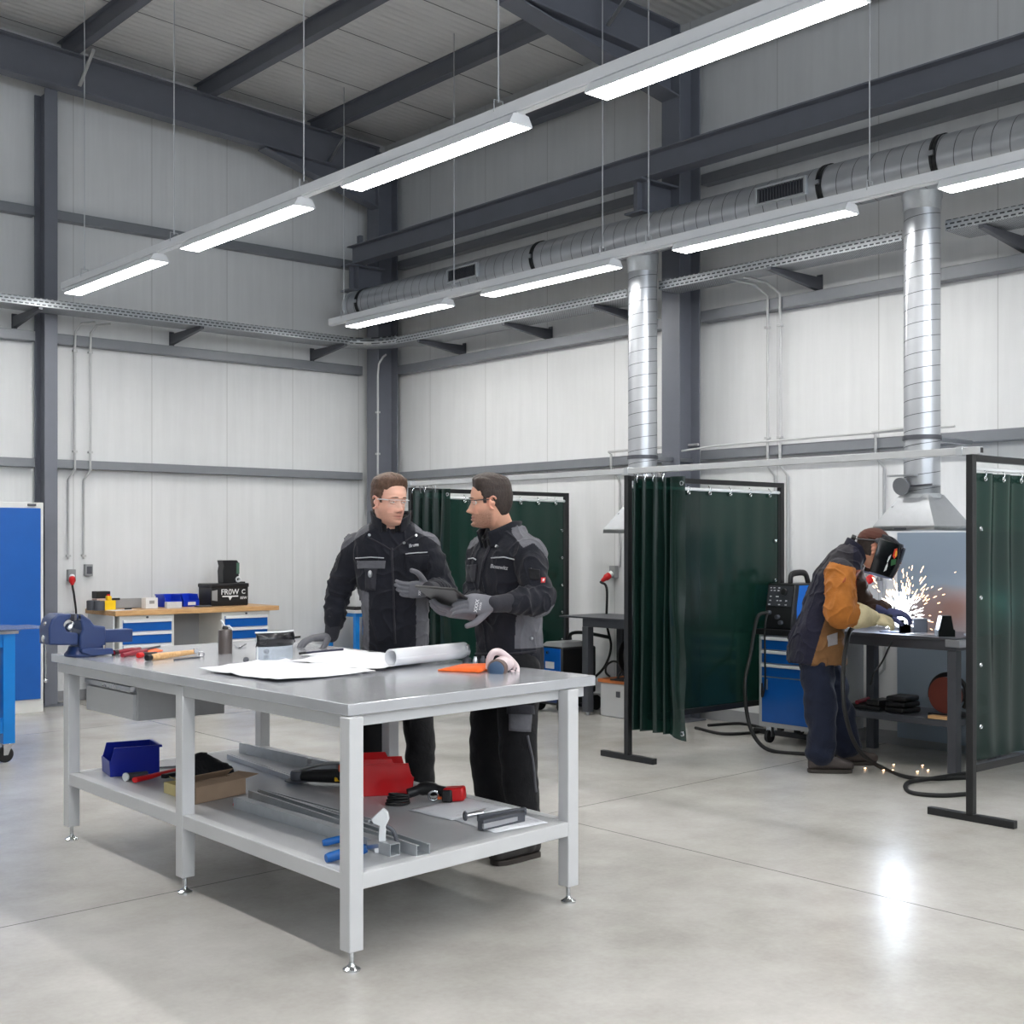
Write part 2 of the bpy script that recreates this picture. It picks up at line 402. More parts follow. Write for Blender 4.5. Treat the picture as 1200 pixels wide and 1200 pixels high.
for px, w in ((403, 'in front of the corner column'), (532, 'in front of the left duct grille'), (706, 'at the end of the second luminaire'), (760, 'in front of the second column'), (1019, 'left of the hood pipe')):
    cable(X2, yof(px, X2), Z2+.062, 'thin steel cable holding the right light row, '+w)
# ------------------------------------------------------------------ spiral ducts
def spiral_mat(name, axis, pitch=.13):
    t = NT(name); c = t.xyz(); u = c[axis]; p, q = [c[i] for i in range(3) if i != axis]
    ang = t.math('DIVIDE', t.math('ARCTAN2', p, q), 2*PI)
    fr = t.math('FRACT', t.math('ADD', t.math('DIVIDE', u, pitch), ang))
    line = t.math('LESS_THAN', fr, .05)
    tri = t.math('ABSOLUTE', t.math('SUBTRACT', fr, .04)); ridge = t.math('SUBTRACT', 1, t.math('MINIMUM', t.math('MULTIPLY', tri, 16), 1))
    n = t.noise(7, 3, .4); cc = t.ramp(n, [(.2, srgb((178, 181, 186))), (.8, srgb((192, 195, 200)))])
    t.set(color=t.mix(line, cc, srgb((100, 102, 106))), metal=.62, rough=t.math('MULTIPLY_ADD', n, .04, .27)); return t.mat
SPY, SPZ = spiral_mat('spiral_duct_along', 1, .125), spiral_mat('spiral_duct_upright', 2, .1)
DX, DZ, DR = 7.5, 3.955, .158
dt = thing('ventilation_duct', 'large silver spiral ventilation duct running along the right wall', 'duct', (DX, 6, DZ))
MB().cyl((0, -8, 0), (0, 5.22, 0), DR, n=48).build('duct_pipe', SPY, dt, smooth=60)
def band(y, r=DR, w=.03): return MB().lathe([(r+.001, y-w/2), (r+.008, y-w/2), (r+.008, y-w*.15), (r+.003, y-w*.12), (r+.003, y+w*.12), (r+.008, y+w*.15), (r+.008, y+w/2), (r+.001, y+w/2)], axis=(0, 1, 0), n=48, cap=False)
for px in (432, 638, 975, 1108):
    b = band(yof(px, DX)-6, DR, .045).build('clamp_band', BLACKST, dt)
    MB().box((-DR-.012, yof(px, DX)-6, .01), (.02, .03, .03)).build('band_clip', BRIGHT, b)
MB().lathe([(DR+.006, 5.19), (DR+.006, 5.24), (DR*.9, 5.245), (.001, 5.245)], axis=(0, 1, 0), n=48).build('end_cap', GALV, dt)
for ya, yb in ((yof(561, 7.35), yof(527, 7.35)), (yof(946, 7.35), yof(889, 7.35))):
    g = MB(); a0 = -.12; yc = (ya+yb)/2-6; L = (yb-ya)
    T = Matrix.Translation((-(DR+.012), yc, .012))
    for sy in (-1, 1): g.box((0, sy*L/2, 0), (.03, .02, .13), M=T)
    for sz in (-1, 1): g.box((0, 0, sz*.058), (.03, L, .016), M=T)
    gr = g.build('grille_frame', GALV, dt, .002)
    h = MB()
    for k in range(16): h.box((-.004, -L/2+.012+(L-.024)*(k+.5)/16, 0), (.018, .005, .1), M=T, rot=Matrix.Rotation(.5, 3, 'Z'))
    h.box((.012, 0, 0), (.004, L-.02, .1), M=T); h.build('grille_blades', DARKST, gr)
def drop(y, zb, lab, r=.118):
    t = thing('drop_pipe', lab, 'pipe', (DX+.1, y, zb)); H = DZ-zb
    MB().cyl((0, 0, 0), (0, 0, H-.02), r, n=40).build('pipe', SPZ, t, smooth=60)
    MB().lathe([(r, H-.27), (r+.005, H-.265), (r+.005, H-.2), (r+.012, H-.19), (r+.012, H-.1)], n=40, cap=False).build('collar', GALV, t, smooth=60)
    c = MB().lathe([(r+.001, 2.165-zb), (r+.008, 2.165-zb), (r+.008, 2.195-zb), (r+.001, 2.195-zb)], n=40, cap=False).build('wall_clamp', DARKST, t)
    MB().bb((.1, -.02, 2.165-zb), (XR-.1-DX-.1, .02, 2.195-zb)).build('clamp_arm', BRIGHT, c)
    return t
YD1, YD2 = yof(753, DX+.1), yof(1080.5, DX+.1)
zb = 1.80
d2 = drop(YD2, zb, 'silver spiral pipe dropping from the duct to the welding hood')
d1 = drop(YD1, zb, 'silver spiral pipe dropping in front of the second column')
for y, lab, d in ((YD2, 'silver sheet metal extraction hood above the welder', d2), (YD1, 'silver extraction hood half hidden behind the gathered curtain', d1)):
    t = thing('extraction_hood', lab, 'hood', (DX+.1, y, 1.565)); a, b = .225, .10
    m = MB(); R = [[V(sx*q, sy*q, z) for sx, sy in ((-1, -1), (1, -1), (1, 1), (-1, 1))] for q, z in ((a, 0), (a, .03), (b+.015, .21), (b, .235))]
    m.ring(R, True, False, False); m.build('canopy', galv('hood_sheet_%d' % (y > 6), (176, 179, 183), .3, 30, .05), t, 0, 20, solid=.004)
    MB().lathe([(.118, .21), (.124, .215), (.124, .24), (.118, .245), (.118, .3)], n=40, cap=False).build('hood_collar', GALV, t)
    if d is d2:
        MB().box((-a-.002, .02, .012), (.006, .09, .012)).build('hood_clip', DARKST, t)
        g = thing('damper', 'grey damper disc with lever on the hood pipe', 'damper', (DX+.1-.14, y+.06, 1.86))
        MB().lathe([(.001, -.025), (.045, -.02), (.058, .0), (.06, .02)], axis=(-1, 0, -.25), n=24).build('damper_cap', GIRT, g)
        MB().box((0, .0, .068), (.05, .2, .012)).build('damper_plate', BRIGHT, g); MB().cyl((0.02, -.05, .0), (.03, -.2, .005), .007, n=8).build('lever', DARKST, g)
# ------------------------------------------------------------------ cable trays
def tray_mat(name, side):
    t = NT(name); c = t.xyz('Generated') if 0 else t.xyz()
    br = t.n.new('ShaderNodeTexBrick'); br.offset = .5
    u = t.math('ADD', c[0], c[1])
    cb = t.n.new('ShaderNodeCombineXYZ'); t.l.new(u, cb.inputs[0]); t.l.new(c[2] if side else t.math('SUBTRACT', c[0], c[1]), cb.inputs[1]); t.l.new(cb.outputs[0], br.inputs['Vector'])
    br.inputs['Scale'].default_value = 1; br.inputs['Brick Width'].default_value = .05 if side else .045; br.inputs['Row Height'].default_value = .028 if side else .02
    br.inputs['Mortar Size'].default_value = .0085 if side else .006; br.inputs['Mortar Smooth'].default_value = 0
    br.inputs['Color1'].default_value = br.inputs['Color2'].default_value = (0, 0, 0, 1); br.inputs['Mortar'].default_value = (1, 1, 1, 1)
    n = t.noise(20, 3); cc = t.ramp(n, [(.3, srgb((168, 172, 176))), (.7, srgb((186, 190, 194)))])
    t.set(color=t.mix(br.outputs['Color'], srgb((70, 72, 75)), cc), metal=.7, rough=.4); return t.mat
TS, TB = tray_mat('tray_side_slotted', True), tray_mat('tray_bottom_perforated', False)
def tray(name_lab, axis, a0, a1, c0, c1, z0=3.56, hs=.07):
    """axis 0: runs along x between y=c0..c1; axis 1: runs along y between x=c0..c1"""
    mid = (a0+a1)/2; cm = (c0+c1)/2; L = abs(a1-a0); W = c1-c0
    t = thing('cable_tray', name_lab, 'cable tray', (mid, cm, z0) if axis == 0 else (cm, mid, z0))
    D = lambda l, w, h: (l, w, h) if axis == 0 else (w, l, h)
    P = lambda l, w, h: (l, w, h) if axis == 0 else (w, l, h)
    MB().box(P(0, 0, 0), D(L, W, .004)).build('tray_bottom', TB, t)
    for s in (-1, 1):
        MB().box(P(0, s*W/2, hs/2), D(L, .004, hs)).build('tray_side', TS, t)
    return t
def bracket(t, axis, pos, reach, sgn):
    """cantilever bracket, child of the tray; wall end at +reach*sgn"""
    m = MB(); A = lambda l, w, h: (l, w, h) if axis == 0 else (w, l, h)
    m.prism([A(pos-.02, -.16*sgn, -.005), A(pos-.02, reach*sgn, -.005), A(pos-.02, reach*sgn, -.11), A(pos-.02, -.16*sgn, -.03)], A(.04, 0, 0))
    m.box(A(pos, reach*sgn, -.06), A(.05, .012, .16)); return m.build('bracket', DARKST, t, .002)
tl = tray('long perforated cable tray along the left wall', 0, 2.0, 7.42, 11.2, 11.5)
for px in (40, 228, 395): bracket(tl, 0, oy(px, 380, 11.35).x-4.71, YL-11.36, 1)
ya, yb = yof(461, 7.7), yof(735, 7.7)
tr = tray('perforated cable tray on the right wall from the corner to the first pipe', 1, yb, ya-.05, 7.7, 8.0, 3.54)
for px in (500, 600, 705): bracket(tr, 1, yof(px, 7.8)-((yb+ya-.05)/2), XR-7.862, 1)
ya2, yb2 = yof(772, 7.7), yof(1057, 7.7)
tr2 = tray('perforated cable tray on the right wall between the two upright pipes', 1, yb2, ya2, 7.7, 7.93, 3.545)
bracket(tr2, 1, yof(915, 7.8)-((yb2+ya2)/2), XR-7.827, 1)
ya3 = yof(1108, 7.7); tr3 = tray('perforated cable tray right of the welding hood pipe', 1, 1.0, ya3, 7.7, 8.0, 3.55)
bracket(tr3, 1, yof(1160, 7.8)-((1.0+ya3)/2), XR-7.862, 1)
# rounded corner piece
t = thing('tray_corner', 'rounded corner piece joining the two cable trays', 'cable tray', (7.42, yb and 10.75, 3.555))
m = MB(); cx, cy = 0, 0; N = 10
cen = V(-.02, .02, 0)
arc = lambda r, z: [cen+V(r*math.sin(PI/2*i/N), r*math.cos(PI/2*i/N), z) for i in range(N+1)]
# the inner side is the quarter seen from the hall
m.grid(lambda u, v: (cen+V(.30*math.sin(PI/2*u), .43*math.cos(PI/2*u), v*.075)), 12, 1); m.build('corner_side', TS, t, smooth=60, solid=.004)
m = MB().grid(lambda u, v: (cen+V((.30+v*.27)*math.sin(PI/2*u), (.43+v*.3)*math.cos(PI/2*u), 0)), 12, 2); m.build('corner_bottom', TB, t, solid=.004)
# ------------------------------------------------------------------ conduits
CON = plain('conduit_grey', (190, 191, 192), .4, 0, .03)
def conduit(pts, lab, clips=(), r=.011):
    t = thing('conduit', lab, 'conduit', pts[0]); p0 = Vector(pts[0])
    MB().tube([Vector(p)-p0 for p in pts], r, 10).build('conduit_pipe', CON, t, smooth=60)
    for c in clips: MB().box(Vector(c)-p0, (.04, .04, .02)).build('pipe_clip', CON, t, .002)
    return t
for px, pb, w in ((83, 80, 'left'), (101, 98, 'right')):
    x0 = oy(px, 400, YL-.02).x; xb = oy(pb, 600, YL-.02).x; y = YL-.02
    zt = 3.52; p = [(x0+.12, YL-.3, zt+.02), (x0+.03, YL-.2, zt+.01), (x0, YL-.13, zt-.06), (x0, YL-.12, zt-.2), (x0, YL-.12, 2.3), (x0, YL-.12, 2.17), (xb, y, 2.08), (xb, y, 1.03+.12*0)]
    zc = oy(pb, 655, y).z
    p[-1] = (xb, y, zc)
    conduit(p, 'grey wall conduit of the pair by the left column, '+('ending at the red plug' if w == 'left' else 'ending at the small grey switch'), [(x0, YL-.115, z) for z in (3.28, 2.34)]+[(xb, y, zc+.03)])
for px, w in ((899, 'left one of the pair beside the hood pipe'), (913.5, 'right one of the pair under the cable tray bracket')):
    y0 = yof(px, XR-.12); x = XR-.115
    conduit([(XR-.5, y0+.05, 3.54), (XR-.25, y0+.03, 3.53), (x, y0, 3.45), (x, y0, 3.3), (x, y0, 2.32), (x, y0, 2.1), (XR-.02, y0, 2.02), (XR-.02, y0, .9)], 'grey conduit down the right wall, '+w, [(x, y0, 3.2), (x, y0, 2.32)])
p = ox(444, 560, 7.92)
conduit([(8.02, 11.42, 3.53), (7.98, 11.42, 3.5), (7.93, 11.43, 3.42), (7.925, 11.44, 3.3), (7.925, 11.44, 1.2)], 'white conduit running down the corner column', [(7.925, 11.44, 2.9), (7.925, 11.44, 2.45)])
# pair of horizontal conduits on the lower girt (right wall) with a short upright
z = ox(720, 537, 8.18).z
y0 = yof(716, 8.17)
conduit([(8.17, YD1-.1, 2.31), (8.17, y0+.03, 2.305), (8.17, y0, 2.28), (8.17, y0, 2.15), (8.26, y0-.0, 2.08), (8.28, y0, 2.02), (8.28, y0, 1.27)], 'grey conduit crossing the lower girt and dropping to the red plug behind the curtain')
y1 = yof(1026, 8.17)
conduit([(8.17, YD2+.3, 2.32), (8.17, y1+.03, 2.3), (8.17, y1, 2.28), (8.17, y1, 2.12), (8.28, y1, 2.04), (8.28, y1, .55), (8.28, y1+.1, .45), (8.28, y1+.15, .3)], 'grey conduit dropping behind the welder beside the hood')
conduit([(7.92, YD1-.14, 2.24), (7.92, 7.0, 2.245), (8.02, 6.85, 2.27), (8.17, 6.7, 2.29), (8.18, YD2+.1, 2.30)], 'thin white conduit along the lower girt between the two pipes', r=.008)
# ================================================================== materials of the furniture
BLUE = plain('cabinet_blue', (0, 86, 170), .38, 0, .04)
LBLUE = plain('frame_blue', (0, 122, 205), .36, 0, .04)
NAVY = plain('vise_blue', (36, 56, 102), .36, 0, .1, .08, 40)
BINBLUE = plain('bin_blue', (8, 32, 150), .32, 0, .04)
BINRED = plain('bin_red', (196, 14, 22), .3, 0, .05)
LGREY = plain('light_grey_enamel', (200, 201, 203), .42, 0, .025)
MGREY = plain('mid_grey_enamel', (150, 151, 153), .45, 0, .03)
BEIGE = plain('cabinet_white', (218, 218, 214), .42, 0, .02)
RED = plain('signal_red', (205, 22, 26), .34, 0, .06)
WINE = plain('wine_red_grip', (140, 30, 48), .45, 0, .1)
ORANGE = plain('orange_plastic', (238, 100, 30), .5, 0, .06)
YELLOW = plain('yellow_plastic', (240, 196, 12), .4, 0, .05)
CARD = plain('brown_cardboard', (172, 146, 122), .85, 0, .08, .1, 90)
CREAM = plain('cream_cardboard', (222, 206, 150), .8, 0, .06)
PAPERM = NT('white_paper'); PAPERM.set(color=srgb((226, 227, 231)), rough=.75, spec=.2)
PAPERM = PAPERM.mat
def drawing_mat(sc=1.0):
    t = NT('drawing_paper'); c = t.xyz()
    lines = None
    br = t.n.new('ShaderNodeTexBrick'); br.inputs['Scale'].default_value = 5*sc; br.inputs['Mortar Size'].default_value = .012; br.offset = .3; br.squash = .6
    br.inputs['Color1'].default_value = br.inputs['Color2'].default_value = (0, 0, 0, 1); br.inputs['Mortar'].default_value = (1, 1, 1, 1); t.l.new(t.coord(), br.inputs['Vector'])
    n = t.math('GREATER_THAN', t.noise(4, 2), .56)
    f = t.math('MULTIPLY', t.math('MULTIPLY', br.outputs['Color'], n), .28)
    t.set(color=t.mix(f, srgb((228, 229, 234)), srgb((110, 112, 120))), rough=.72, spec=.2); return t.mat
DRAW = drawing_mat()
def brushed(name, col=(168, 170, 175), r=.3, metal=.5):
    t = NT(name); n = t.noise(3, 5, .6, mapscale=(1, 30, 1)); n2 = t.noise(2.2, 5, .6)
    c = srgb(col)
    t.set(color=t.ramp(n2, [(.3, tuple(v*.86 for v in c[:3])+(1,)), (.7, tuple(min(1, v*1.08) for v in c[:3])+(1,))]), metal=metal,
          rough=t.math('MULTIPLY_ADD', n2, .08, r)); return t.mat
STEELTOP = brushed('sheet_steel_top', (200, 202, 207), .15, .5)
SHELFST = brushed('sheet_steel_shelf', (186, 187, 190), .3, .25)
PVC = NT('green_welding_curtain')
def pvc():
    t = PVC
    t.set(color=srgb((22, 44, 39)), rough=.2, spec=.6)
    n = t.noise(2.2, 3, .5, mapscale=(1, 1, .5)); t.set(normal=t.bump(n, .12, .05))
    tr = t.new('ShaderNodeBsdfTransparent'); tr.inputs[0].default_value = srgb((28, 74, 62))
    mx = t.new('ShaderNodeMixShader'); mx.inputs[0].default_value = .34
    t.l.new(t.b.outputs[0], mx.inputs[1]); t.l.new(tr.outputs[0], mx.inputs[2]); t.l.new(mx.outputs[0], t.n['Material Output'].inputs[0]); return t.mat
PVC = pvc()
def glassy(name, tint=(240, 245, 250), amount=.85, rough=.03):
    t = NT(name); t.set(color=srgb(tint), rough=rough, spec=.6)
    tr = t.new('ShaderNodeBsdfTransparent'); tr.inputs[0].default_value = srgb(tint); mx = t.new('ShaderNodeMixShader'); mx.inputs[0].default_value = amount
    t.l.new(t.b.outputs[0], mx.inputs[1]); t.l.new(tr.outputs[0], mx.inputs[2]); t.l.new(mx.outputs[0], t.n['Material Output'].inputs[0]); return t.mat
CLEAR = glassy('clear_visor', (236, 241, 247), .82)
FONTS = {}
def text_mesh(s, size, ext=.0006, bold=False, shear=0.0):
    cu = bpy.data.curves.new('t', 'FONT'); cu.body = s; cu.size = size; cu.extrude = ext; cu.align_x = 'CENTER'; cu.align_y = 'CENTER'; cu.shear = shear; cu.offset = size*.012 if bold else 0
    o = bpy.data.objects.new('t', cu); COL.objects.link(o); bpy.context.view_layer.update()
    me = bpy.data.meshes.new_from_object(o.evaluated_get(bpy.context.evaluated_depsgraph_get())); bpy.data.objects.remove(o); bpy.data.curves.remove(cu)
    return me
def lettering(s, size, mat, parent, loc, ax, ay, name='lettering', bold=False, shear=0.0):
    """text mesh with its x axis along ax and y axis along ay, in the parent's space"""
    me = text_mesh(s, size, .0006, bold, shear); ax = Vector(ax).normalized(); ay = Vector(ay); ay = (ay-ax*ay.dot(ax)).normalized(); az = ax.cross(ay)
    M = Matrix((ax, ay, az)).transposed().to_4x4(); M.translation = Vector(loc); me.transform(M)
    return link(me, name, mat, parent, 0, 0)
# ================================================================== the big steel workbench
TZ, SZ = .925, .335
PN, PR_, PL = oz(412, 1137), oz(666, 1057), oz(84, 984)
E1 = (PR_-PN).normalized(); E2 = (PL-PN).normalized(); LU = (PR_-PN).length; LV = (PL-PN).length
TM = Matrix(((E1.x, E2.x, 0, 0), (E1.y, E2.y, 0, 0), (0, 0, 1, 0), (0, 0, 0, 1)))     # bench axes (slightly out of square)
wb = thing('workbench', 'large steel workbench with grey top and lower shelf in the foreground', 'workbench', PN)
ctop = [oz(408, 825.5, TZ), oz(698, 791.5, TZ), oz(336, 752.5, TZ), oz(60, 766, TZ)]
ctop[2] = ctop[1]+(ctop[3]-ctop[0])
q = [p-PN for p in ctop]
MB().prism([V(p.x, p.y, TZ-.042) for p in q], (0, 0, .042)).build('tabletop', STEELTOP, wb, .003)
ap = MB()
for a, b in ((0, 1), (1, 2), (2, 3), (3, 0)):
    cen = sum(q, V(0, 0, 0))/4; pa, pb = (q[a]+(cen-q[a])*.045), (q[b]+(cen-q[b])*.045)
    ap.beam((pa.x, pa.y, TZ-.066), (pb.x, pb.y, TZ-.066), .03, .046, (0, 0, 1))
ap.build('apron', LGREY, wb, .002)
UV = {'nl': (0, 0), 'nm': (0, LV*.504), 'nf': (0, LV), 'fl': (LU, 0), 'fm': (LU, LV*.504), 'ff': (LU, LV)}
for k, (u, v) in UV.items():
    p = TM @ V(u, v, 0)
    lg = MB().box((p.x, p.y, .07+(TZ-.045-.07)/2), (.06, .06, TZ-.045-.07), rz=.03).build('leg', LGREY, wb, .004)
    MB().lathe([(.031, 0), (.031, .006), (.02, .013), (.011, .02), (.009, .03), (.009, .075)], (p.x, p.y, 0), n=24).build('levelling_foot', CHROME, lg, smooth=50)
sh = MB()
P4 = [TM @ V(u, v, 0) for u, v in ((.0, .0), (LU, 0), (LU, LV), (0, LV))]
MB().prism([V(p.x, p.y, SZ-.012)+(V(0, 0, 0)-(p-sum(P4, V(0, 0, 0))/4)*.035)*V(1, 1, 0).length*0 for p in P4], (0, 0, .012)).build('shelf', SHELFST, wb)
fr = MB()
for a, b in ((0, 1), (1, 2), (2, 3), (3, 0)):
    fr.beam(P4[a]+V(0, 0, SZ-.027), P4[b]+V(0, 0, SZ-.027), .05, .058, (0, 0, 1))
m_ = (P4[0]+P4[3])/2; n_ = (P4[1]+P4[2])/2; fr.beam(m_+V(0, 0, SZ-.04), n_+V(0, 0, SZ-.04), .05, .05, (0, 0, 1))
fr.build('shelf_frame', LGREY, wb, .003)
# drawer unit hung below the far end; its front faces the camera side
x0, x1, y0, y1 = 2.56-PN.x, 3.02-PN.x, 5.67-PN.y, 6.24-PN.y
A = [oz(97, 792, .80)-PN]
du = MB().bb((x0+.012, y0, .65), (x1, y1, .86)).build('drawer_case', plain('drawer_grey', (172, 173, 175), .45),  wb, .003)
MB().bb((x0-.006, y0+.012, .655), (x0+.014, y1-.012, .775)).build('drawer', LGREY, wb, .003)
MB().bb((x0-.018, y0+.02, .785), (x0+.012, y1-.02, .812)).build('drawer_handle', BRIGHT, wb, .003)
# ------------------------------------------------------------------ things on the workbench
def T(px, py): return oz(px, py, TZ)
def S(px, py): return oz(px, py, SZ)
# vise: jaws lie across the bench, front jaw over the edge
VY = 6.16
vb = oy(108, 765, VY); VX0 = vb.x
vz = thing('bench_vise', 'big dark blue bench vise on the far corner of the steel workbench', 'vise', (VX0, VY, TZ))
def vp(pts, dy=0): return [V(oy(x, y, VY+dy).x-VX0, dy, oy(x, y, VY+dy).z-TZ) for x, y in pts]
def clampz(L): return [V(p.x, p.y, max(p.z, 0)) for p in L]
fx = vp([(94, 763), (94, 745), (97, 738), (95, 729), (90, 725), (88, 719.5), (97, 720), (106, 726), (111, 733), (124, 734), (125, 758), (110, 763)], -.045)
MB().prism(fx, (0, .13, 0)).build('fixed_jaw', NAVY, vz, .008)
MB().prism(clampz(vp([(96, 765), (96, 760), (133, 759.5), (134, 766.5), (108, 769)], -.07)), (0, .17, 0)).build('vise_base', NAVY, vz, .006)
MB().lathe([(.075, 0), (.078, .012), (.062, .03), (.055, .05)], vp([(94, 762)])[0]*V(1, 0, 0).x if 0 else (vp([(96, 762)])[0].x, .02, 0), n=32).build('swivel_base', NAVY, vz, .003)
MB().prism(vp([(57.5, 756), (57.5, 736), (61, 726), (68, 719.5), (84, 719.5), (83, 725), (77, 728), (75, 733), (79, 740), (92, 742), (92, 756)], -.045), (0, .13, 0)).build('moving_jaw', NAVY, vz, .008)
a, b = vp([(126, 744.5), (154, 744.5)]); MB().beam(a+V(-.14, .02, 0), b+V(0, .02, 0), .075, .064, (0, 0, 1)).build('slide_bar', NAVY, vz, .004)
a, b = vp([(60, 749), (51.5, 749)]); MB().cyl(a+V(.02, .02, 0), b+V(0, .02, 0), .018).build('screw_head', CHROME, vz, .003)
p = vp([(55.5, 731), (55.5, 798)], .0)
h = MB().cyl(V(p[0].x, .02, p[0].z), V(p[1].x, .02, p[1].z), .0055, n=10)
for c in p: h.ball((c.x, .02, c.z), .011, 12, 8)
h.build('handle_bar', CHROME, vz, smooth=60)
for x_, w_ in ((84.5, 'jaw'), (89, 'jaw')):
    a = vp([(x_, 722)])[0]; MB().box((a.x, .02, a.z-.004), (.013, .13, .03)).build('jaw_plate', DARKST, vz, .001)
a = vp([(80, 733)])[0]
tag(MB().lathe([(.001, 0), (.014, .002), (.02, .01), (.02, .03), (.012, .034), (.012, .05)], V(VX0, VY, TZ)+a+V(-.02, -.03, -.02), (.6, .2, .55), n=8).build('clamped_fitting', BRIGHT, None, .001), 'small bright metal fitting clamped in the blue vise', 'fitting')
MB().cyl(vp([(116, 760)])[0]+V(0, -.06, 0), vp([(116, 755)])[0]+V(0, -.06, 0), .007).build('lock_bolt', CHROME, vz)
# ---- tools left of the canister
def tool_root(name, lab, cat, p): return thing(name, lab, cat, p)
def loc(t, p): return Vector(p)-t.location
pl = tool_root('pliers', 'pliers with two wine red grips lying beside the vise', 'pliers', T(152, 768))
for a, b, nm in (((133, 768), (164, 763.5), 0), ((143.5, 771), (171, 765.5), 1)):
    pa, pb = loc(pl, T(*a)), loc(pl, T(*b)); mid = (pa+pb)/2
    MB().tube(bez([pa+V(0, 0, .012), mid+V(.01, .0, .014), pb+V(0, 0, .012)], 6), [.011]*4+[.0135]*5+[.011]*4, 10).build('grip', WINE, pl, smooth=60)
    if nm == 0: MB().cyl(pa+V(0, 0, .012), pa+(pb-pa).normalized()*.03+V(0, 0, .012), .0145, n=12).build('grip_end', BLACK, pl)
pa, pb = loc(pl, T(166, 764.5)), loc(pl, T(188, 760)); MB().prism([pa+V(-.01, -.012, .006), pa+V(0, .014, .006), pb+V(0, .003, .006), pb+V(0, -.003, .006)], (0, 0, .012)).build('jaws', DARKST, pl, .002)
ob = T(168, 763); cut = thing('marking_sheet', 'small flat orange sheet lying behind the red pliers', 'sheet', ob)
pts = [loc(cut, T(*p)) for p in ((166, 761), (181, 760.5), (191, 763), (172, 766))]; MB().prism([p+V(0, 0, .001) for p in pts], (0, 0, .004)).build('sheet', ORANGE, cut)
sd = thing('screwdriver', 'screwdriver with orange red handle lying between pliers and wooden handled scriber', 'screwdriver', T(175, 770))
pa, pb = loc(sd, T(161.5, 771.5)), loc(sd, T(183, 769)); pc = loc(sd, T(200, 766.5))
MB().cyl(pa+V(0, 0, .014), pa+(pb-pa)*.25+V(0, 0, .014), .0135, n=14).build('cap', RED, sd, .002); MB().cyl(pa+(pb-pa)*.25+V(0, 0, .014), pb+V(0, 0, .013), .0125, .010, n=14).build('handle', BLACK, sd, .002)
MB().cyl(pb+V(0, 0, .012), pc+V(0, 0, .006), .0035, n=8).build('blade', BRIGHT, sd)
hm = thing('wooden_handled_hammer', 'slim hammer with pale wooden handle lying nearest the front edge', 'hammer', T(200, 772))
pa, pb = loc(hm, T(172, 775)), loc(hm, T(229, 767.5)); d = pb-pa
WOOD = NT('pale_wood'); n = WOOD.noise(6, 5, .6, mapscale=(12, 2, 12)); WOOD.set(color=WOOD.ramp(n, [(.3, srgb((196, 148, 96))), (.7, srgb((224, 184, 132)))]), rough=.5); WOOD = WOOD.mat
MB().tube([pa+d*t+V(0, 0, .016) for t in (.06, .2, .5, .8, 1)], [.014, .0165, .015, .013, .011], 12).build('handle', WOOD, hm, smooth=60)
MB().cyl(pa+V(0, 0, .016), pa+d*.08+V(0, 0, .016), .015, n=14).build('end_cap', BLACK, hm, .002)
c = pb; MB().box(c+V(0, 0, .02), (.022, .022, .026), rz=.3).cyl(c+V(-.01, -.03, .02), c+V(.012, .04, .02), .011, .009, n=12).build('hammer_head', BRIGHT, hm, .002)
pr = thing('scriber', 'thin dark metal scriber lying under the wooden handled hammer', 'scriber', T(222, 775))
MB().cyl(loc(pr, T(204, 774))+V(0, 0, .004), loc(pr, T(234, 771))+V(0, 0, .004), .004, n=8).build('rod', DARKST, pr)
MB().torus(loc(pr, T(236, 769.5))+V(0, 0, .012), .012, .0035, (.6, .7, .2), 18, 6).build('hook', CHROME, pr, smooth=60)
# canister
c = T(264, 766); cn = thing('spray_canister', 'dark grey brown cylindrical spray canister standing on the workbench', 'canister', c)
u = 1500/((c-CAM).dot(FW)); R = 8.2/u; Hc = 28/u
MB().lathe([(R*.96, 0), (R, .004), (R, Hc-.006), (R*.95, Hc), (R*.5, Hc+.004)], n=36).build('can', plain('grey_brown_metal', (98, 90, 88), .32, .4, .06), cn, smooth=40)
MB().lathe([(R*.45, Hc), (R*.45, Hc+.012), (R*.3, Hc+.02)], n=20).build('collar', BLACK, cn, smooth=40)
MB().tube([(0, 0, Hc+.015), (-.01, 0, Hc+.03), (-.025, .0, Hc+.05)], .005, 8).build('nozzle', WHITEP, cn, smooth=60)
MB().tube([(.0, 0, Hc+.014), (.018, -.004, Hc+.018), (.032, -.008, Hc+.004), (.03, -.01, Hc-.004)], .006, 8).build('trigger', WHITEP, cn, smooth=60)
cl = thing('spring_clip', 'tiny bright spring clip lying between canister and face shield', 'clip', T(281, 758))
MB().tube(bez([loc(cl, T(275, 757.5))+V(0, 0, .01), loc(cl, T(280, 760))+V(0, 0, .004), loc(cl, T(288, 757))+V(0, 0, .01)], 6), .004, 6).build('clip_wire', CHROME, cl, smooth=60)
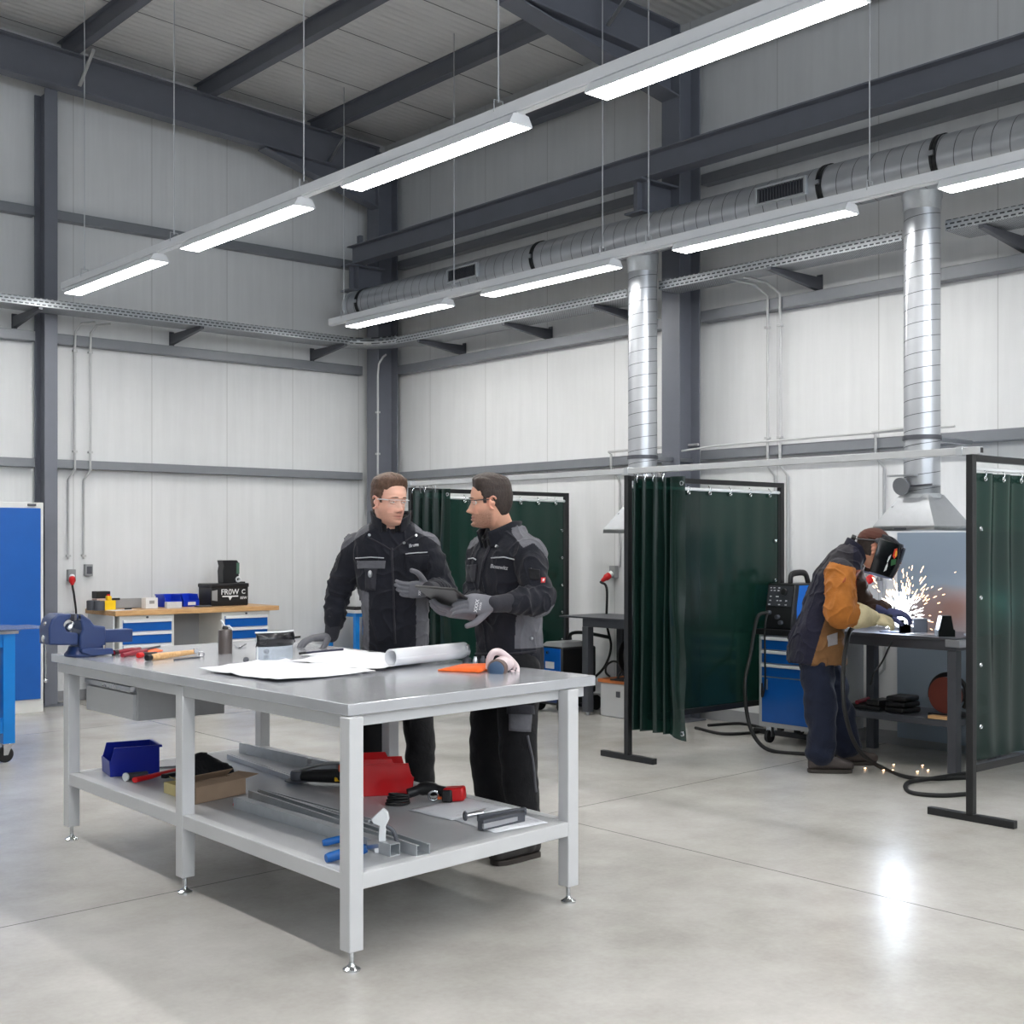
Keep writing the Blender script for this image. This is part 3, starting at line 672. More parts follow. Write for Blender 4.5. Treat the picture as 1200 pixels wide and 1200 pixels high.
# face shield lying on its back: black brow piece, clear visor, ear arms and knobs
fp = T(312, 772); fs = thing('face_shield', 'clear safety face shield with black brow band standing on the workbench', 'face shield', fp)
L = (T(288, 775)-fp); Rr = (T(338, 771)-fp); ax = (Rr-L); W = ax.length; ax.normalize(); nrm = V(-ax.y, ax.x, 0)
if nrm.dot(FW) < 0: nrm = -nrm
def fsp(u, z, r=1.0):
    a = (u-.5)*1.9; return L*.5+Rr*.5+ax*(W*.53*math.sin(a)*r)+nrm*(-.10+W*.42*(math.cos(a)*-1+1)*r+.0)+V(0, 0, z)
kk = 1500/((fp-CAM).dot(FW)); zt = 34/kk
MB().grid(lambda u, v: fsp(u, .006+v*(zt-.02)), 20, 4).build('visor', CLEAR, fs, smooth=60, solid=.0025)
MB().grid(lambda u, v: fsp(u, zt*.5+v*zt*.46, 1.02)+nrm*(-.012*math.sin(v*PI)), 20, 6).build('brow_band', plain('black_gloss', (30, 30, 34), .2, 0, .05), fs, smooth=60, solid=.004)
MB().tube([fsp(i/20, zt*.98, 1.03) for i in range(21)], .004, 8).build('rim', WHITEP, fs, smooth=60)
MB().tube([fsp(.03, z) for z in (.004, zt*.95)], .004, 8).build('side_rim', WHITEP, fs, smooth=60)
for a_, b_ in (((318, 757.5), (346, 758)), ((336, 755.5), (352, 752.5))):
    MB().beam(loc(fs, T(*a_))+V(0, 0, .035), loc(fs, T(*b_))+V(0, 0, .03), .004, .012, (0, 0, 1)).build('arm', BLACK, fs, .001)
for a_ in ((288.5, 777), (312.5, 767)):
    MB().lathe([(.012, 0), (.014, .01), (.009, .018)], loc(fs, T(*a_))+V(0, 0, .013), (-.5, -.7, .3), n=14).build('knob', DARKST, fs, smooth=40)
# papers
def sheet(lab, px, curl=0, thick=.0012, n=26, mat=DRAW, z=TZ, wav=.004, name='drawing_sheet', cat='paper', seed=0):
    P = [oz(x, y, z) for x, y in px]; c = sum(P, V(0, 0, 0))/4
    t = thing(name, lab, cat, (c.x, c.y, z)); Q = [p-V(c.x, c.y, z) for p in P]
    def fn(u, v):
        p = (Q[0]*(1-u)+Q[1]*u)*(1-v)+(Q[3]*(1-u)+Q[2]*u)*v
        h = .0015+wav*(1+noise.noise(V(u*3.1+seed, v*2.7, seed)))+wav*1.1*(1-abs(noise.noise(V(u*2.3+seed*2, v*2.9+u, seed))))**6+curl*max(0, u-.82)**1.5*8
        return V(p.x, p.y, h)
    MB().grid(fn, n, n).build('paper', mat, t, smooth=80, solid=thick); return t
sheet('large crumpled white drawing lying nearest on the workbench', [(233, 787), (327, 800.5), (440, 789), (329, 773)], .0, wav=.007, seed=1)
sheet('white drawing half covered, behind the crumpled sheet under the rolled drawing', [(340, 777), (450, 788), (520, 773), (404, 764)], .02, wav=.005, seed=4)
sheet('white sheet lying farthest, below the hand of the left man', [(352, 768.5), (385, 771), (432, 764), (404, 761)], 0, wav=.002, seed=7)
# pen
pn = thing('pen', 'dark slim pen lying on the papers below the hand of the left man', 'pen', T(372, 769)+V(0, 0, .012))
MB().cyl(loc(pn, T(352, 769.5)+V(0, 0, .016)), loc(pn, T(402, 765)+V(0, 0, .018)), .005, n=10).build('barrel', plain('pen_navy', (40, 42, 66), .3), pn, .001)
MB().cyl(loc(pn, T(351, 769.7)+V(0, 0, .016)), loc(pn, T(358, 769)+V(0, 0, .017)), .0062, n=10).build('cap', BLACK, pn, .001)
# rolled drawing: a spiral
ra, rb = T(458, 784), T(544, 774.5); Rr_ = 10.3*((ra-CAM).dot(FW))/1500
rl = thing('rolled_drawing', 'white rolled-up drawing lying across the papers', 'roll', ra)
dv = rb-ra; ex, up_ = dv.normalized(), V(0, 0, 1); sd_ = ex.cross(up_)
def spir(u, v):
    a = u*2*PI*2.6; r = Rr_*(1-.16*u*1.0); p = dv*v*1.0+V(0, 0, Rr_+.012)+(sd_*math.cos(a)-up_*math.sin(a))*r*(1-.22*(1-v)*0+.0)
    return p
MB().grid(spir, 72, 4).build('rolled_sheet', PAPERM, rl, smooth=80, solid=.0012)
# orange folded gloves
g0 = T(545, 786); gl = thing('folded_cloth', 'folded orange cloth lying beside the respirator mask', 'cloth', g0)
Q = [loc(gl, T(*p)) for p in ((513, 786.5), (561, 789), (585, 781.5), (540, 780.5))]
def fold(k, sh):
    def fn(u, v):
        p = (Q[0]*(1-u)+Q[1]*u)*(1-v)+(Q[3]*(1-u)+Q[2]*u)*v; e = min(1, 5*min(u+.05, 1-u, v+.03, 1-v)); 
        return V(p.x, p.y, .003+(.008+k*.009)*max(.15, e)*(.55+.45*u)+.003*noise.noise(V(u*4, v*4, k)))+E1*sh
    return fn
MB().grid(fold(0, 0), 16, 8).build('lower_fold', fabric('orange_cloth', (236, 104, 40), .8), gl, smooth=80, solid=.006)
MB().grid(fold(1, .012), 16, 8).build('upper_fold', MATS['orange_cloth'], gl, smooth=80, solid=.006)
# respirator half mask
r0 = T(590, 788); rs = thing('respirator_mask', 'pinkish grey respirator half mask with blue grey filter on the workbench', 'respirator', r0)
kk = ((r0-CAM).dot(FW))/1500
def rp(x, y, dep=0): return (od(x, y, (r0-CAM).dot(FW)+dep)-r0)
PINK = plain('pinkish_silicone', (214, 196, 198), .5, 0, .04)
m = MB(); path = [rp(573, 783, .04), rp(574, 772, .03), rp(578, 765, .03), rp(586, 764.5, .04), rp(596, 772, .05), rp(604, 781, .05), rp(604, 788, .04), rp(598, 789, .03)]
m.tube(bez(path, 5), .013, 12, flat=1.3); m.build('face_seal', PINK, rs, smooth=70)
m = MB().ball(rp(590, 778, .03), (.05, .04, .034), 20, 12); m.build('mask_shell', PINK, rs, smooth=80)
fc = rp(583, 784, -.04); n_ = (-FW+RT*-.25).normalized()
MB().lathe([(.001, -.03), (.040, -.028), (.043, -.01), (.043, .012), (.038, .02)], fc+V(0, 0, .0), n_, n=28).build('filter_body', plain('filter_brown', (96, 78, 74), .5), rs, smooth=40)
MB().lathe([(.034, .014), (.034, .022), (.028, .026), (.001, .027)], fc, n_, n=28).build('filter_face', plain('filter_blue_grey', (58, 82, 112), .45), rs, smooth=40)
MB().tube(bez([rp(604, 786, .02), rp(606, 779, .06), rp(599, 772, .09)], 6), .004, 6).build('strap', plain('strap_grey', (120, 116, 118), .7), rs, smooth=60)
# small fittings behind the cloth
for k, (x, y) in enumerate(((557, 778), (566, 777.5), (572, 777.5))):
    p = T(x, y); tag(MB().lathe([(.011, 0), (.012, .003), (.012, .02), (.008, .026), (.008, .034)], p, n=14 if k else 6).build('pipe_fitting', BRIGHT if k != 1 else DARKST, None, .001), ('bright pipe fitting behind the orange cloth, nearest the rolled drawing', 'dark pipe fitting in the middle of the three behind the orange cloth', 'bright pipe fitting behind the orange cloth, nearest the respirator')[k], 'fitting')
p = T(547, 775); a_ = thing('air_coupling', 'small grey air coupling standing behind the end of the rolled drawing', 'coupling', p)
MB().lathe([(.02, 0), (.022, .004), (.022, .014), (.01, .02), (.01, .04)], n=18).build('coupling_base', DARKST, a_); MB().lathe([(.011, .04), (.014, .042), (.014, .075), (.009, .08)], n=18).build('coupling_head', BRIGHT, a_)
# ------------------------------------------------------------------ things on the lower shelf
def storage_bin(lab, o, ex, ey, L, W, H, mat, grp=None, hf=.55, cut=.10, step=0):
    """open fronted bin: o = front-left bottom corner, ex = towards the back, ey = across"""
    ex = Vector(ex).normalized(); ey = Vector(ey); ey = (ey-ex*ey.dot(ex)).normalized()
    t = thing('storage_bin', lab, 'storage bin', o, 0, grp); w = .004
    Pp = lambda l, s, z: ex*l+ey*s+V(0, 0, z)
    prof = [(0.02*L, 0), (L, 0)]+([(L, H*1.16), (step*L, H*1.16), ((step-.04)*L, H)] if step else [(L, H)])+[ (cut*L, H), (.03*L, hf*H), (0, hf*H)]
    m = MB()
    for s in (0, W-w): m.prism([Pp(l, s, z) for l, z in prof], ey*w)
    m.prism([Pp(.02*L, 0, 0), Pp(L, 0, 0), Pp(L, W, 0), Pp(.02*L, W, 0)], (0, 0, w))
    m.prism([Pp(L-w, 0, 0), Pp(L-w, W, 0), Pp(L-w, W, H), Pp(L-w, 0, H)], ex*w)
    m.build('bin_body', mat, t, .0015)
    MB().prism([Pp(.02*L, 0, 0), Pp(.02*L, W, 0), Pp(0, W, hf*H), Pp(0, 0, hf*H)], ex*w).build('front_lip', mat, t, .0015)
    r = MB(); 
    for s in (-.004, W-.002): r.prism([Pp(cut*L, s, H-.008), Pp(L+.006, s, H-.008), Pp(L+.006, s, H), Pp(cut*L, s, H)], ey*.006)
    r.prism([Pp(L, -.004, H-.012), Pp(L, W+.004, H-.012), Pp(L, W+.004, H), Pp(L, -.004, H)], ex*.012); r.build('rim', mat, t, .001)
    return t
a, b, c = S(128, 911), S(187, 906), S(112, 900)
d_ = (a-CAM).dot(FW)/1500
storage_bin('dark blue open fronted storage bin on the lower shelf by the far leg', a, b-a, c-a, (b-a).length, .20, 34*d_, BINBLUE)
# ratchet and red pipe wrench
rt = thing('ratchet', 'chrome ratchet with long shaft lying beside the blue bin', 'ratchet', S(160, 908))
pa, pb = loc(rt, S(142, 908)), loc(rt, S(206, 903)); MB().tube([pa+V(0, 0, .02), pa*.7+pb*.3+V(0, 0, .02), pb+V(0, 0, .018)], [.010, .007, .007], 10).build('shaft', CHROME, rt, smooth=60); MB().cyl(pa+V(0, 0, .008), pa+V(0, 0, .034), .016, n=16).build('head', CHROME, rt, .002)
fl_ = thing('torch', 'grey cylindrical torch with pale end lying on the lower shelf', 'torch', S(150, 914))
pa, pb = loc(fl_, S(147, 915.5)), loc(fl_, S(172, 911)); MB().cyl(pa+V(0, 0, .02), pb+V(0, 0, .018), .019, .014, n=18).build('body', DARKST, fl_, .002); MB().cyl(pa-(pb-pa).normalized()*.004+V(0, 0, .02), pa+(pb-pa).normalized()*.008+V(0, 0, .02), .0205, n=18).build('lens', WHITEP, fl_, .002)
wr_ = thing('pipe_wrench', 'red pipe wrench lying on the lower shelf behind the middle leg', 'wrench', S(185, 912))
pa, pb = loc(wr_, S(158, 919)), loc(wr_, S(208, 908)); d = (pb-pa)
MB().tube([pa+V(0, 0, .02), pa+d*.35+V(0, 0, .02), pa+d*.6+V(0, 0, .024), pb+V(0, 0, .024)], [.019, .018, .014, .016], 10, flat=.7).build('handle', RED, wr_, smooth=60)
MB().beam(pa+d*.5+V(.02, -.03, .016), pa+d*.95+V(.02, -.03, .016), .03, .02, (0, 0, 1)).build('jaw', BLACK, wr_, .003)
# cream box, cardboard box, black cloth bag
def carton(name, lab, pts, H, mat, flaps=None, label_mat=None, cat='box', depth=None):
    P = [S(*p) for p in pts]; o = P[0]; t = thing(name, lab, cat, o)
    ex, ey = (P[1]-P[0]), (P[2]-P[0]); ey = ey-ex*(ey.dot(ex)/ex.length_squared); ey = ey.normalized()*depth if depth else ey
    w = .004; Q = [V(0, 0, 0), ex, ex+ey, ey]; m = MB()
    for i in range(4):
        a, b = Q[i], Q[(i+1) % 4]; n = (b-a).cross(V(0, 0, 1)).normalized()*-w; m.prism([a, b, b+V(0, 0, H), a+V(0, 0, H)], n)
    m.prism(Q, (0, 0, w)); m.build('carton_body', mat, t, .001)
    for i, (ang, ln) in (flaps or {}).items():
        a, b = Q[i], Q[(i+1) % 4]; out = (b-a).cross(V(0, 0, 1)).normalized(); up = V(0, 0, 1)*math.sin(ang)+out*math.cos(ang)
        MB().prism([a+V(0, 0, H), b+V(0, 0, H), b+V(0, 0, H)+up*ln, a+V(0, 0, H)+up*ln], (0, 0, .003)).build('flap', mat, t, .0005)
    return t
carton('small_carton', 'small cream yellow carton on the lower shelf in front of the red wrench', [(192, 929), (212, 936), (206, 919)], .05, CREAM, {2: (2.6, .04)}, cat='carton', depth=.06)
carton('cardboard_box', 'torn brown cardboard box with open flaps on the lower shelf by the middle leg', [(229, 943), (288, 930), (205, 925)], .07, CARD, {1: (.1, .08), 2: (2.5, .06), 0: (2.9, .05)}, depth=.13)
bp = S(243, 912); bg_ = thing('cloth_bag', 'crumpled black cloth bag lying behind the cardboard box', 'bag', bp)
m = MB()
def bagf(u, v):
    a = u*2*PI; t_ = v*PI/2; r = math.cos(t_)**.6
    return RT*(.135*r*math.cos(a))+V(FW.x, FW.y, 0)*(.10*r*math.sin(a))+V(0, 0, .10*math.sin(t_)*(1+.25*math.cos(a+2.2))+.02*noise.noise(V(3*u, 4*v, 2)))
m.grid(bagf, 36, 12); m.build('bag_cloth', fabric('black_cloth', (30, 30, 32), .85, .6), bg_, smooth=80)
# steel profiles
def profile(name, lab, p0, p1, w, h, kind='tube', z=SZ, mat=None, lip=.012):
    a, b = Vector(p0), Vector(p1); t = thing(name, lab, 'steel profile', a); d = b-a; ex = d.normalized(); sd = V(ex.y, -ex.x, 0); s = .003
    m = MB(); R = lambda q: [sd*x+V(0, 0, y) for x, y in q]
    if kind == 'tube':
        o = R([(-w/2, 0), (w/2, 0), (w/2, h), (-w/2, h)]); i = R([(-w/2+s, s), (w/2-s, s), (w/2-s, h-s), (-w/2+s, h-s)])
    else:
        o = R([(-w/2, 0), (w/2, 0), (w/2, h), (w/2-lip, h), (w/2-lip, h-s), (w/2-s, h-s), (w/2-s, s), (-w/2+s, s), (-w/2+s, h-s), (-w/2+lip, h-s), (-w/2+lip, h), (-w/2, h)]); i = None
    n = len(o); vs = o+[p+d for p in o]; f = [(k, (k+1) % n, n+(k+1) % n, n+k) for k in range(n)]
    if i:
        k0 = 2*n; vs += i+[p+d for p in i]; f += [(k0+(k+1) % n, k0+k, k0+n+k, k0+n+(k+1) % n) for k in range(n)]
        f += [((k+1) % n, k, k0+k, k0+(k+1) % n) for k in range(n)]+[(n+k, n+(k+1) % n, k0+n+(k+1) % n, k0+n+k) for k in range(n)]
    else:
        for o_ in (0, n): f += [(o_, o_+1, o_+6, o_+7), (o_+1, o_+2, o_+5, o_+6), (o_+2, o_+3, o_+4, o_+5), (o_+7, o_+8, o_+11, o_+0) if 0 else (o_+8, o_+9, o_+10, o_+11), (o_+7, o_+8, o_+11, o_+0)]
    m.add(vs, f); m.build('profile', mat or GALV, t, .0006); return t
profile('square_tube', 'galvanised square tube with open end on the lower shelf, left of its twin', S(279, 946), S(463, 1003), .045, .045)
profile('channel_profile', 'galvanised slotted channel with open end on the lower shelf, right of the square tube', S(298, 936), S(496, 1003), .06, .042, 'c')
profile('flat_channel', 'galvanised channel lying flat beside the slotted channel on the lower shelf', S(306, 931), S(437, 967), .04, .022, 'c')
profile('aluminium_rail', 'bright aluminium rail lying at the far edge of the lower shelf', S(269, 889), S(352, 918), .03, .025, 'c', mat=BRIGHT)
profile('angle_profile', 'long steel angle standing on edge at the far side of the lower shelf', S(282, 882), S(395, 908), .02, .055, 'tube')
tag(MB().lathe([(.018, 0), (.018, .012), (.01, .014), (.01, .04)], S(291, 884), n=6).build('hex_bolt', BRIGHT, None, .001), 'small bright bolt standing beside the aluminium rail', 'bolt')
tag(MB().ball(S(276, 946)+V(0, 0, .012), .012, 12, 8).build('red_stopper', RED, None), 'tiny red stopper at the end of the square tube', 'stopper')
# angle grinder behind the near leg
gr = thing('angle_grinder', 'black angle grinder with yellow marking lying behind the near leg', 'angle grinder', S(380, 920))
pa, pb = loc(gr, S(352, 918)), loc(gr, S(420, 922))
MB().tube([pa+V(0, 0, .035), pa*.75+pb*.25+V(0, 0, .04), pa*.4+pb*.6+V(0, 0, .045), pb+V(0, 0, .045)], [.026, .03, .034, .032], 16).build('motor_body', BLACK, gr, smooth=60)
MB().lathe([(.001, 0), (.03, 0), (.034, .012), (.034, .04), (.03, .05)], pa+V(-.01, .01, .01), n=20).build('gear_head', DARKST, gr, .002)
MB().lathe([(.06, 0), (.062, .003), (.06, .006)], pa+V(-.01, .01, .012), n=28).build('disc', DARKST, gr)
MB().tube(bez([pa+V(.02, .03, .06), pa*.7+pb*.3+V(.02, .03, .085), pa*.4+pb*.6+V(.02, .03, .10), pb+V(.02, .03, .10)], 4), .008, 8).build('guard_handle', BRIGHT, gr, smooth=60)
MB().box(pa*.4+pb*.6+V(-.0, -.036, .035), (.045, .02, .02), rz=-.5).build('yellow_label', YELLOW, gr, .003); MB().box(pa*.25+pb*.75+V(.0, .0, .085), (.05, .035, .03), rz=-.5).build('switch', ORANGE, gr, .004)
tag(MB().lathe([(.012, 0), (.016, .004), (.016, .012), (.008, .016), (.013, .022), (.013, .034), (.006, .04)], S(362, 905)+V(0, 0, .03), n=16).build('knurled_knob', BRIGHT, None), 'small bright knurled knob behind the black angle grinder', 'knob')
# red bin
a, b = S(485, 931), S(398, 935); d_ = (a-CAM).dot(FW)/1500
storage_bin('red open fronted storage bin on the lower shelf behind the near leg', a-(b-a).normalized()*.0, b-a, V(FW.x, FW.y, 0), .29, .2, 37*d_, BINRED, hf=.55, cut=.09, step=.36)
# cordless drill with coiled lead
dr = thing('cordless_tool', 'black cordless tool with red battery lying at the far edge of the lower shelf', 'power tool', S(505, 940))
pa, pb = loc(dr, S(478, 938)), loc(dr, S(545, 940))
MB().tube(bez([pa+V(0, 0, .03), pa*.72+pb*.28+V(.02, .02, .05), pa*.45+pb*.55+V(.01, .01, .045), pa*.3+pb*.7+V(0, 0, .04)], 5), [.022]*4+[.03]*5+[.024]*7, 14).build('tool_body', BLACK, dr, smooth=60)
MB().beam(pa*.36+pb*.64+V(0, 0, .034), pb+V(0, 0, .04), .07, .06, (0, 0, 1)).build('battery', RED, dr, .01)
MB().beam(pa*.40+pb*.60+V(-.004, -.012, .03), pa*.22+pb*.78+V(-.004, -.012, .032), .072, .056, (0, 0, 1)).build('battery_grip', BLACK, dr, .008)
MB().torus(pa*.62+pb*.38+V(0, -.03, .028), .022, .006, (.5, .7, .2), 18, 8).build('chuck_ring', CHROME, dr, smooth=60)
MB().box(pa*.45+pb*.55+V(-.01, -.025, .02), (.03, .012, .012), rz=-.5).build('orange_tab', ORANGE, dr, .002)
co = thing('coiled_lead', 'black coiled lead lying left of the cordless tool', 'cable', S(466, 943))
for k in range(4): MB().torus((.004*k, .003*k, .008+.011*k), .05-.003*k, .0055, (0.05*k, .06, 1), 28, 8).build('coil', RUBBER, co, smooth=60)
# papers and clamp on the right of the shelf
sheet('white drawing lying on the lower shelf, under the grey clamp', [(528, 960), (580, 977), (642, 965), (580, 944)], z=SZ, wav=.001, seed=11, n=8)
sheet('white drawing on the lower shelf, beside the cordless tool', [(478, 950), (530, 962), (600, 948), (545, 936)], z=SZ, wav=.0015, seed=13, n=8)
cp = thing('quick_clamp', 'grey metal clamp lying on the drawing on the lower shelf', 'clamp', S(580, 962)+V(0, 0, .005))
K = lambda x, y, z=0: loc(cp, oz(x, y, SZ+z))
MB().beam(K(563, 967, .024), K(612, 956, .024), .035, .042, (0, 0, 1)).build('clamp_body', DARKST, cp, .003); MB().beam(K(566, 968.5, .022), K(612, 957.5, .022), .012, .02, (0, 0, 1)).build('bright_rail', BRIGHT, cp, .002)
MB().beam(K(560, 959, .03), K(616, 950, .036), .022, .03, (0, 0, 1)).build('upper_bar', DARKST, cp, .004)
MB().cyl(K(545, 956.5, .02), K(566, 953, .025), .011, n=12).build('spindle', BRIGHT, cp); MB().torus(K(545, 956.5, .02), .016, .006, RT+FW*.3, 16, 8).build('spindle_ring', DARKST, cp, smooth=60)
MB().cyl(K(616, 950, .02), K(616, 950, .062), .006, n=10).build('pin', DARKST, cp)
# locking pliers / tube clamp with blue handles by the near leg
lp = thing('locking_clamp', 'white locking clamp with two blue handles lying by the near leg', 'clamp', S(420, 1002))
K = lambda x, y, z=0: loc(lp, oz(x, y, SZ+z))
for a_, b_, r_ in (((378, 988), (424, 980), .012), ((382, 1006), (430, 994), .016)):
    MB().tube(bez([K(*a_, .02), K((a_[0]+b_[0])/2, (a_[1]+b_[1])/2-1, .03), K(*b_, .045)], 5), [r_*.8]+[r_]*9+[r_*.8], 12, flat=1.2).build('handle', plain('handle_blue', (10, 92, 168), .4), lp, smooth=60)
cc = K(448, 999)
prof = [(-.028, 0), (.012, 0), (.02, .02), (.012, .05), (.014, .1), (.026, .125), (.02, .15), (.002, .165), (-.04, .125), (-.034, .11), (-.01, .10), (-.014, .05), (-.03, .02)]
MB().prism([cc+RT*x+V(0, 0, z)-V(FW.x, FW.y, 0)*.012 for x, z in prof], V(FW.x, FW.y, 0)*.028).build('clamp_plate', WHITEP, lp, .003)
MB().prism([K(430, 990, .05), K(430, 996, .05), K(444, 994, .07), K(444, 988, .07)], (0, 0, .018)).build('toggle', BRIGHT, lp, .002)
MB().tube(bez([cc+RT*.012+V(0, 0, .1), cc+RT*.04+V(0, 0, .08), cc+RT*.055+V(0, 0, .04)], 5), .008, 8).build('spring_arm', DARKST, lp, smooth=60)
# ================================================================== welding screens
def grommets(parent, pts, r=.011, axis=(0, 1, 0)):
    for p in pts: MB().torus(p, r, .004, axis, 14, 6).build('grommet', CHROME, parent, smooth=60)
def screen_frame(lab, x0, x1, y, ztop, zbot, foot=True, rod=True, far_foot=True):
    t = thing('welding_screen', lab, 'welding screen', (x0, y, 0)); L = x1-x0; w = .04
    MB().bb((-w/2, -w/2, .03), (w/2, w/2, ztop)).build('post', BLACKST, t, .002)
    MB().bb((L-w/2, -w/2, .03), (L+w/2, w/2, ztop)).build('post', BLACKST, t, .002)
    MB().bb((w/2, -w/2, ztop-.035), (L-w/2, w/2, ztop)).build('top_rail', BLACKST, t, .002)
    MB().bb((w/2, -w/2, zbot-.04), (L-w/2, w/2, zbot)).build('bottom_rail', BLACKST, t, .002)
    for x in (0, L): MB().bb((x-w/2, -.25, 0), (x+w/2, .25, .04)).build('foot', BLACKST, t, .003)
    MB().cyl((w/2, 0, ztop-.075), (L-w/2, 0, ztop-.075), .012, n=12).build('curtain_rod', WHITEP, t, smooth=60)
    return t
def panel(t, x0, x1, z0, z1, y=-.004, wave=.006, ng=8, hooks=True, seed=0):
    def fn(u, v):
        x = x0+(x1-x0)*u; z = z0+(z1-z0)*v
        return V(x, y+wave*math.sin(u*PI*2*ng)*(.3+.7*v)+wave*.8*noise.noise(V(u*5+seed, v*2, seed)), z)
    c = MB().grid(fn, 80, 14).build('curtain', PVC, t, smooth=80)
    for k in range(ng):
        x = x0+(x1-x0)*(k+.5)/ng; MB().torus((x, y-.012, z1-.03), .012, .0045, (0, 1, 0), 14, 6).build('grommet', CHROME, c, smooth=60)
        if hooks: MB().tube([(x, y-.01, z1-.03), (x, y-.02, z1+.0), (x, y+.004, z1+.022)], .003, 6).build('hook', CHROME, c, smooth=60)
    return c
def side_grommets(c, x, zs, y=-.014):
    for z in zs: MB().torus((x, y, z), .010, .004, (0, 1, 0), 12, 6).build('grommet', CHROME, c, smooth=60)
YM, YR, YB, XF = 6.12, 3.58, 8.62, 6.31
sm = screen_frame('dark green welding screen between the booths, left of the blue tool cart', XF, 7.99, YM, 1.945, .30)
c = panel(sm, .025, 1.645, .29, 1.875, wave=.0025, ng=7, seed=2); side_grommets(c, 1.60, (1.5, 1.2, .9, .6))
sr = screen_frame('dark green welding screen nearest the viewer, cut by the frame edge', XF, 8.1, YR, 1.955, .30)
c = panel(sr, .022, 1.765, .32, 1.86, wave=.016, ng=9, seed=5); side_grommets(c, .06, (1.56, 1.19, .83, .5), -.022)
sb = screen_frame('dark green welding screen behind the two standing men', XF, 8.07, YB, 1.945, .30)
c = panel(sb, .025, 1.725, .29, 1.875, wave=.003, ng=8, seed=8); side_grommets(c, 1.70, (1.6, 1.35, 1.1, .85, .6))
# curtain rail joining the posts
cr = thing('curtain_rail', 'long pale rail across the booth fronts carrying the gathered curtains', 'curtain rail', (XF, YR, 1.955))
MB().bb((-.02, -.06, 0), (.02, YB-YR+.15, .04)).build('rail', plain('rail_grey', (196, 198, 200), .35, .3), cr, .003)
MB().bb((-.012, -.063, .006), (.012, -.058, .034)).build('end_cap', BLACK, cr)
for y in (.06, YM-YR, YB-YR): MB().bb((-.025, y-.02, -.004), (.025, y+.02, .046)).build('rail_clamp', GALV, cr, .002)
def gathered(lab, ya, yb, folds, zb, zt, seed, last=.35):
    """bunched curtain hanging from the rail: y from ya (at the post) to yb, loose flap at the end"""
    t = thing('gathered_curtain', lab, 'curtain', (XF, ya, 0)); L = yb-ya
    def fn(u, v):
        z = zb+(zt-zb)*v; tt = u/(1-last) if u < 1-last else 1
        if u < 1-last:
            y = L*(1-last*.9)*tt; x = .055*math.sin(tt*folds*2*PI+seed+.9*math.sin(tt*5+seed))*(.75+.25*math.sin(3*tt+1))*(.75+.35*(1-v))
        else:
            s = (u-(1-last))/last; y = L*(1-last*.9)+L*last*.9*s; x = .045*math.sin(folds*2*PI+seed)*(1-s)-.05*math.sin(s*PI)+.014*math.sin(v*21+s*2)*s*(1-v)
        x += .012*noise.noise(V(u*7, v*3, seed)); y += .012*noise.noise(V(u*5, v*2.2, seed+9))*(1.4-v)
        return V(x, y, z+(-.035*max(0, u-.75)*4*(1-v)))
    c = MB().grid(fn, 150, 36).build('curtain_sheet', PVC, t, smooth=80)
    for k in range(folds*2):
        u = (k+.5)/(folds*2)*(1-last); p = fn(u, .985); MB().tube([p+V(-.005, 0, 0), p+V(-.01, 0, .02), V(-.008, p.y, zt+.035)], .0035, 6).build('hook', CHROME, c, smooth=60)
    p = fn(.97, .985); MB().torus(p+V(-.006, 0, -.02), .013, .005, (1, 0, 0), 14, 6).build('grommet', CHROME, c, smooth=60)
    p = fn(.96, .015); MB().torus(p+V(-.006, 0, .02), .013, .005, (1, 0, 0), 14, 6).build('grommet', CHROME, c, smooth=60)
    return t
gathered('dark green curtain gathered in folds beside the middle booth post', YM-.04, 5.60, 4, .22, 1.92, .3)
gathered('dark green curtain gathered in folds behind the shoulder of the left man', YB-.04, 8.10, 3, .22, 1.92, 1.7)
# ================================================================== booth with the welder
bx, by0, by1, bz = 7.5, 4.36, 5.36, .875
wt = thing('welding_table', 'dark grey steel welding table with lower shelf under the hood', 'table', (bx, by0, 0))
W_, D_ = by1-by0, .58
MB().bb((-.02, -.02, bz-.02), (D_, W_+.02, bz)).build('tabletop', DARKST, wt, .002)
MB().bb((0, 0, bz-.085), (D_-.02, W_, bz-.021)).build('apron', DARKST, wt, .002)
for x, y in ((.03, .03), (D_-.05, .03), (.03, W_-.03), (D_-.05, W_-.03)): MB().bb((x-.032, y-.032, 0), (x+.032, y+.032, bz-.086)).build('leg', DARKST, wt, .003)
MB().bb((.03, .06, .29), (D_-.05, W_-.06, .335)).build('shelf', DARKST, wt, .002)
MB().bb((-.03, -.04, bz-.06), (.06, .06, bz-.012)).build('corner_bracket', BRIGHT, wt, .002)
# back sheet of bare steel
ALU = plain('pale_aluminium', (226, 228, 230), .35, 0, .02)
BACK = brushed('blued_steel_sheet', (176, 182, 192), .3, .4)
bt_ = NT('heat_tinted_sheet'); c_ = bt_.xyz(); g1 = bt_.math('ADD', bt_.math('POWER', bt_.math('DIVIDE', bt_.math('SUBTRACT', c_[1], 4.84), .40), 2), bt_.math('POWER', bt_.math('DIVIDE', bt_.math('SUBTRACT', c_[2], 1.0), .17), 2)); g1 = bt_.math('ADD', g1, bt_.math('MULTIPLY', bt_.noise(4, 4), .9))
bt_.set(color=bt_.ramp(bt_.math('MULTIPLY', g1, .5), [(.2, srgb((160, 126, 118))), (.55, srgb((170, 158, 160))), (.85, srgb((158, 172, 188)))]), metal=.35, rough=.3); BACK = bt_.mat
tag(MB().bb((XR-.03, 4.0, .06), (XR-.015, 5.28, 1.56)).build('back_sheet', BACK, None, .001), 'bare steel splash sheet on the wall behind the welding table', 'sheet')
def on_t(px, py): return oz(px, py, bz)
it = on_t(1119, 746)
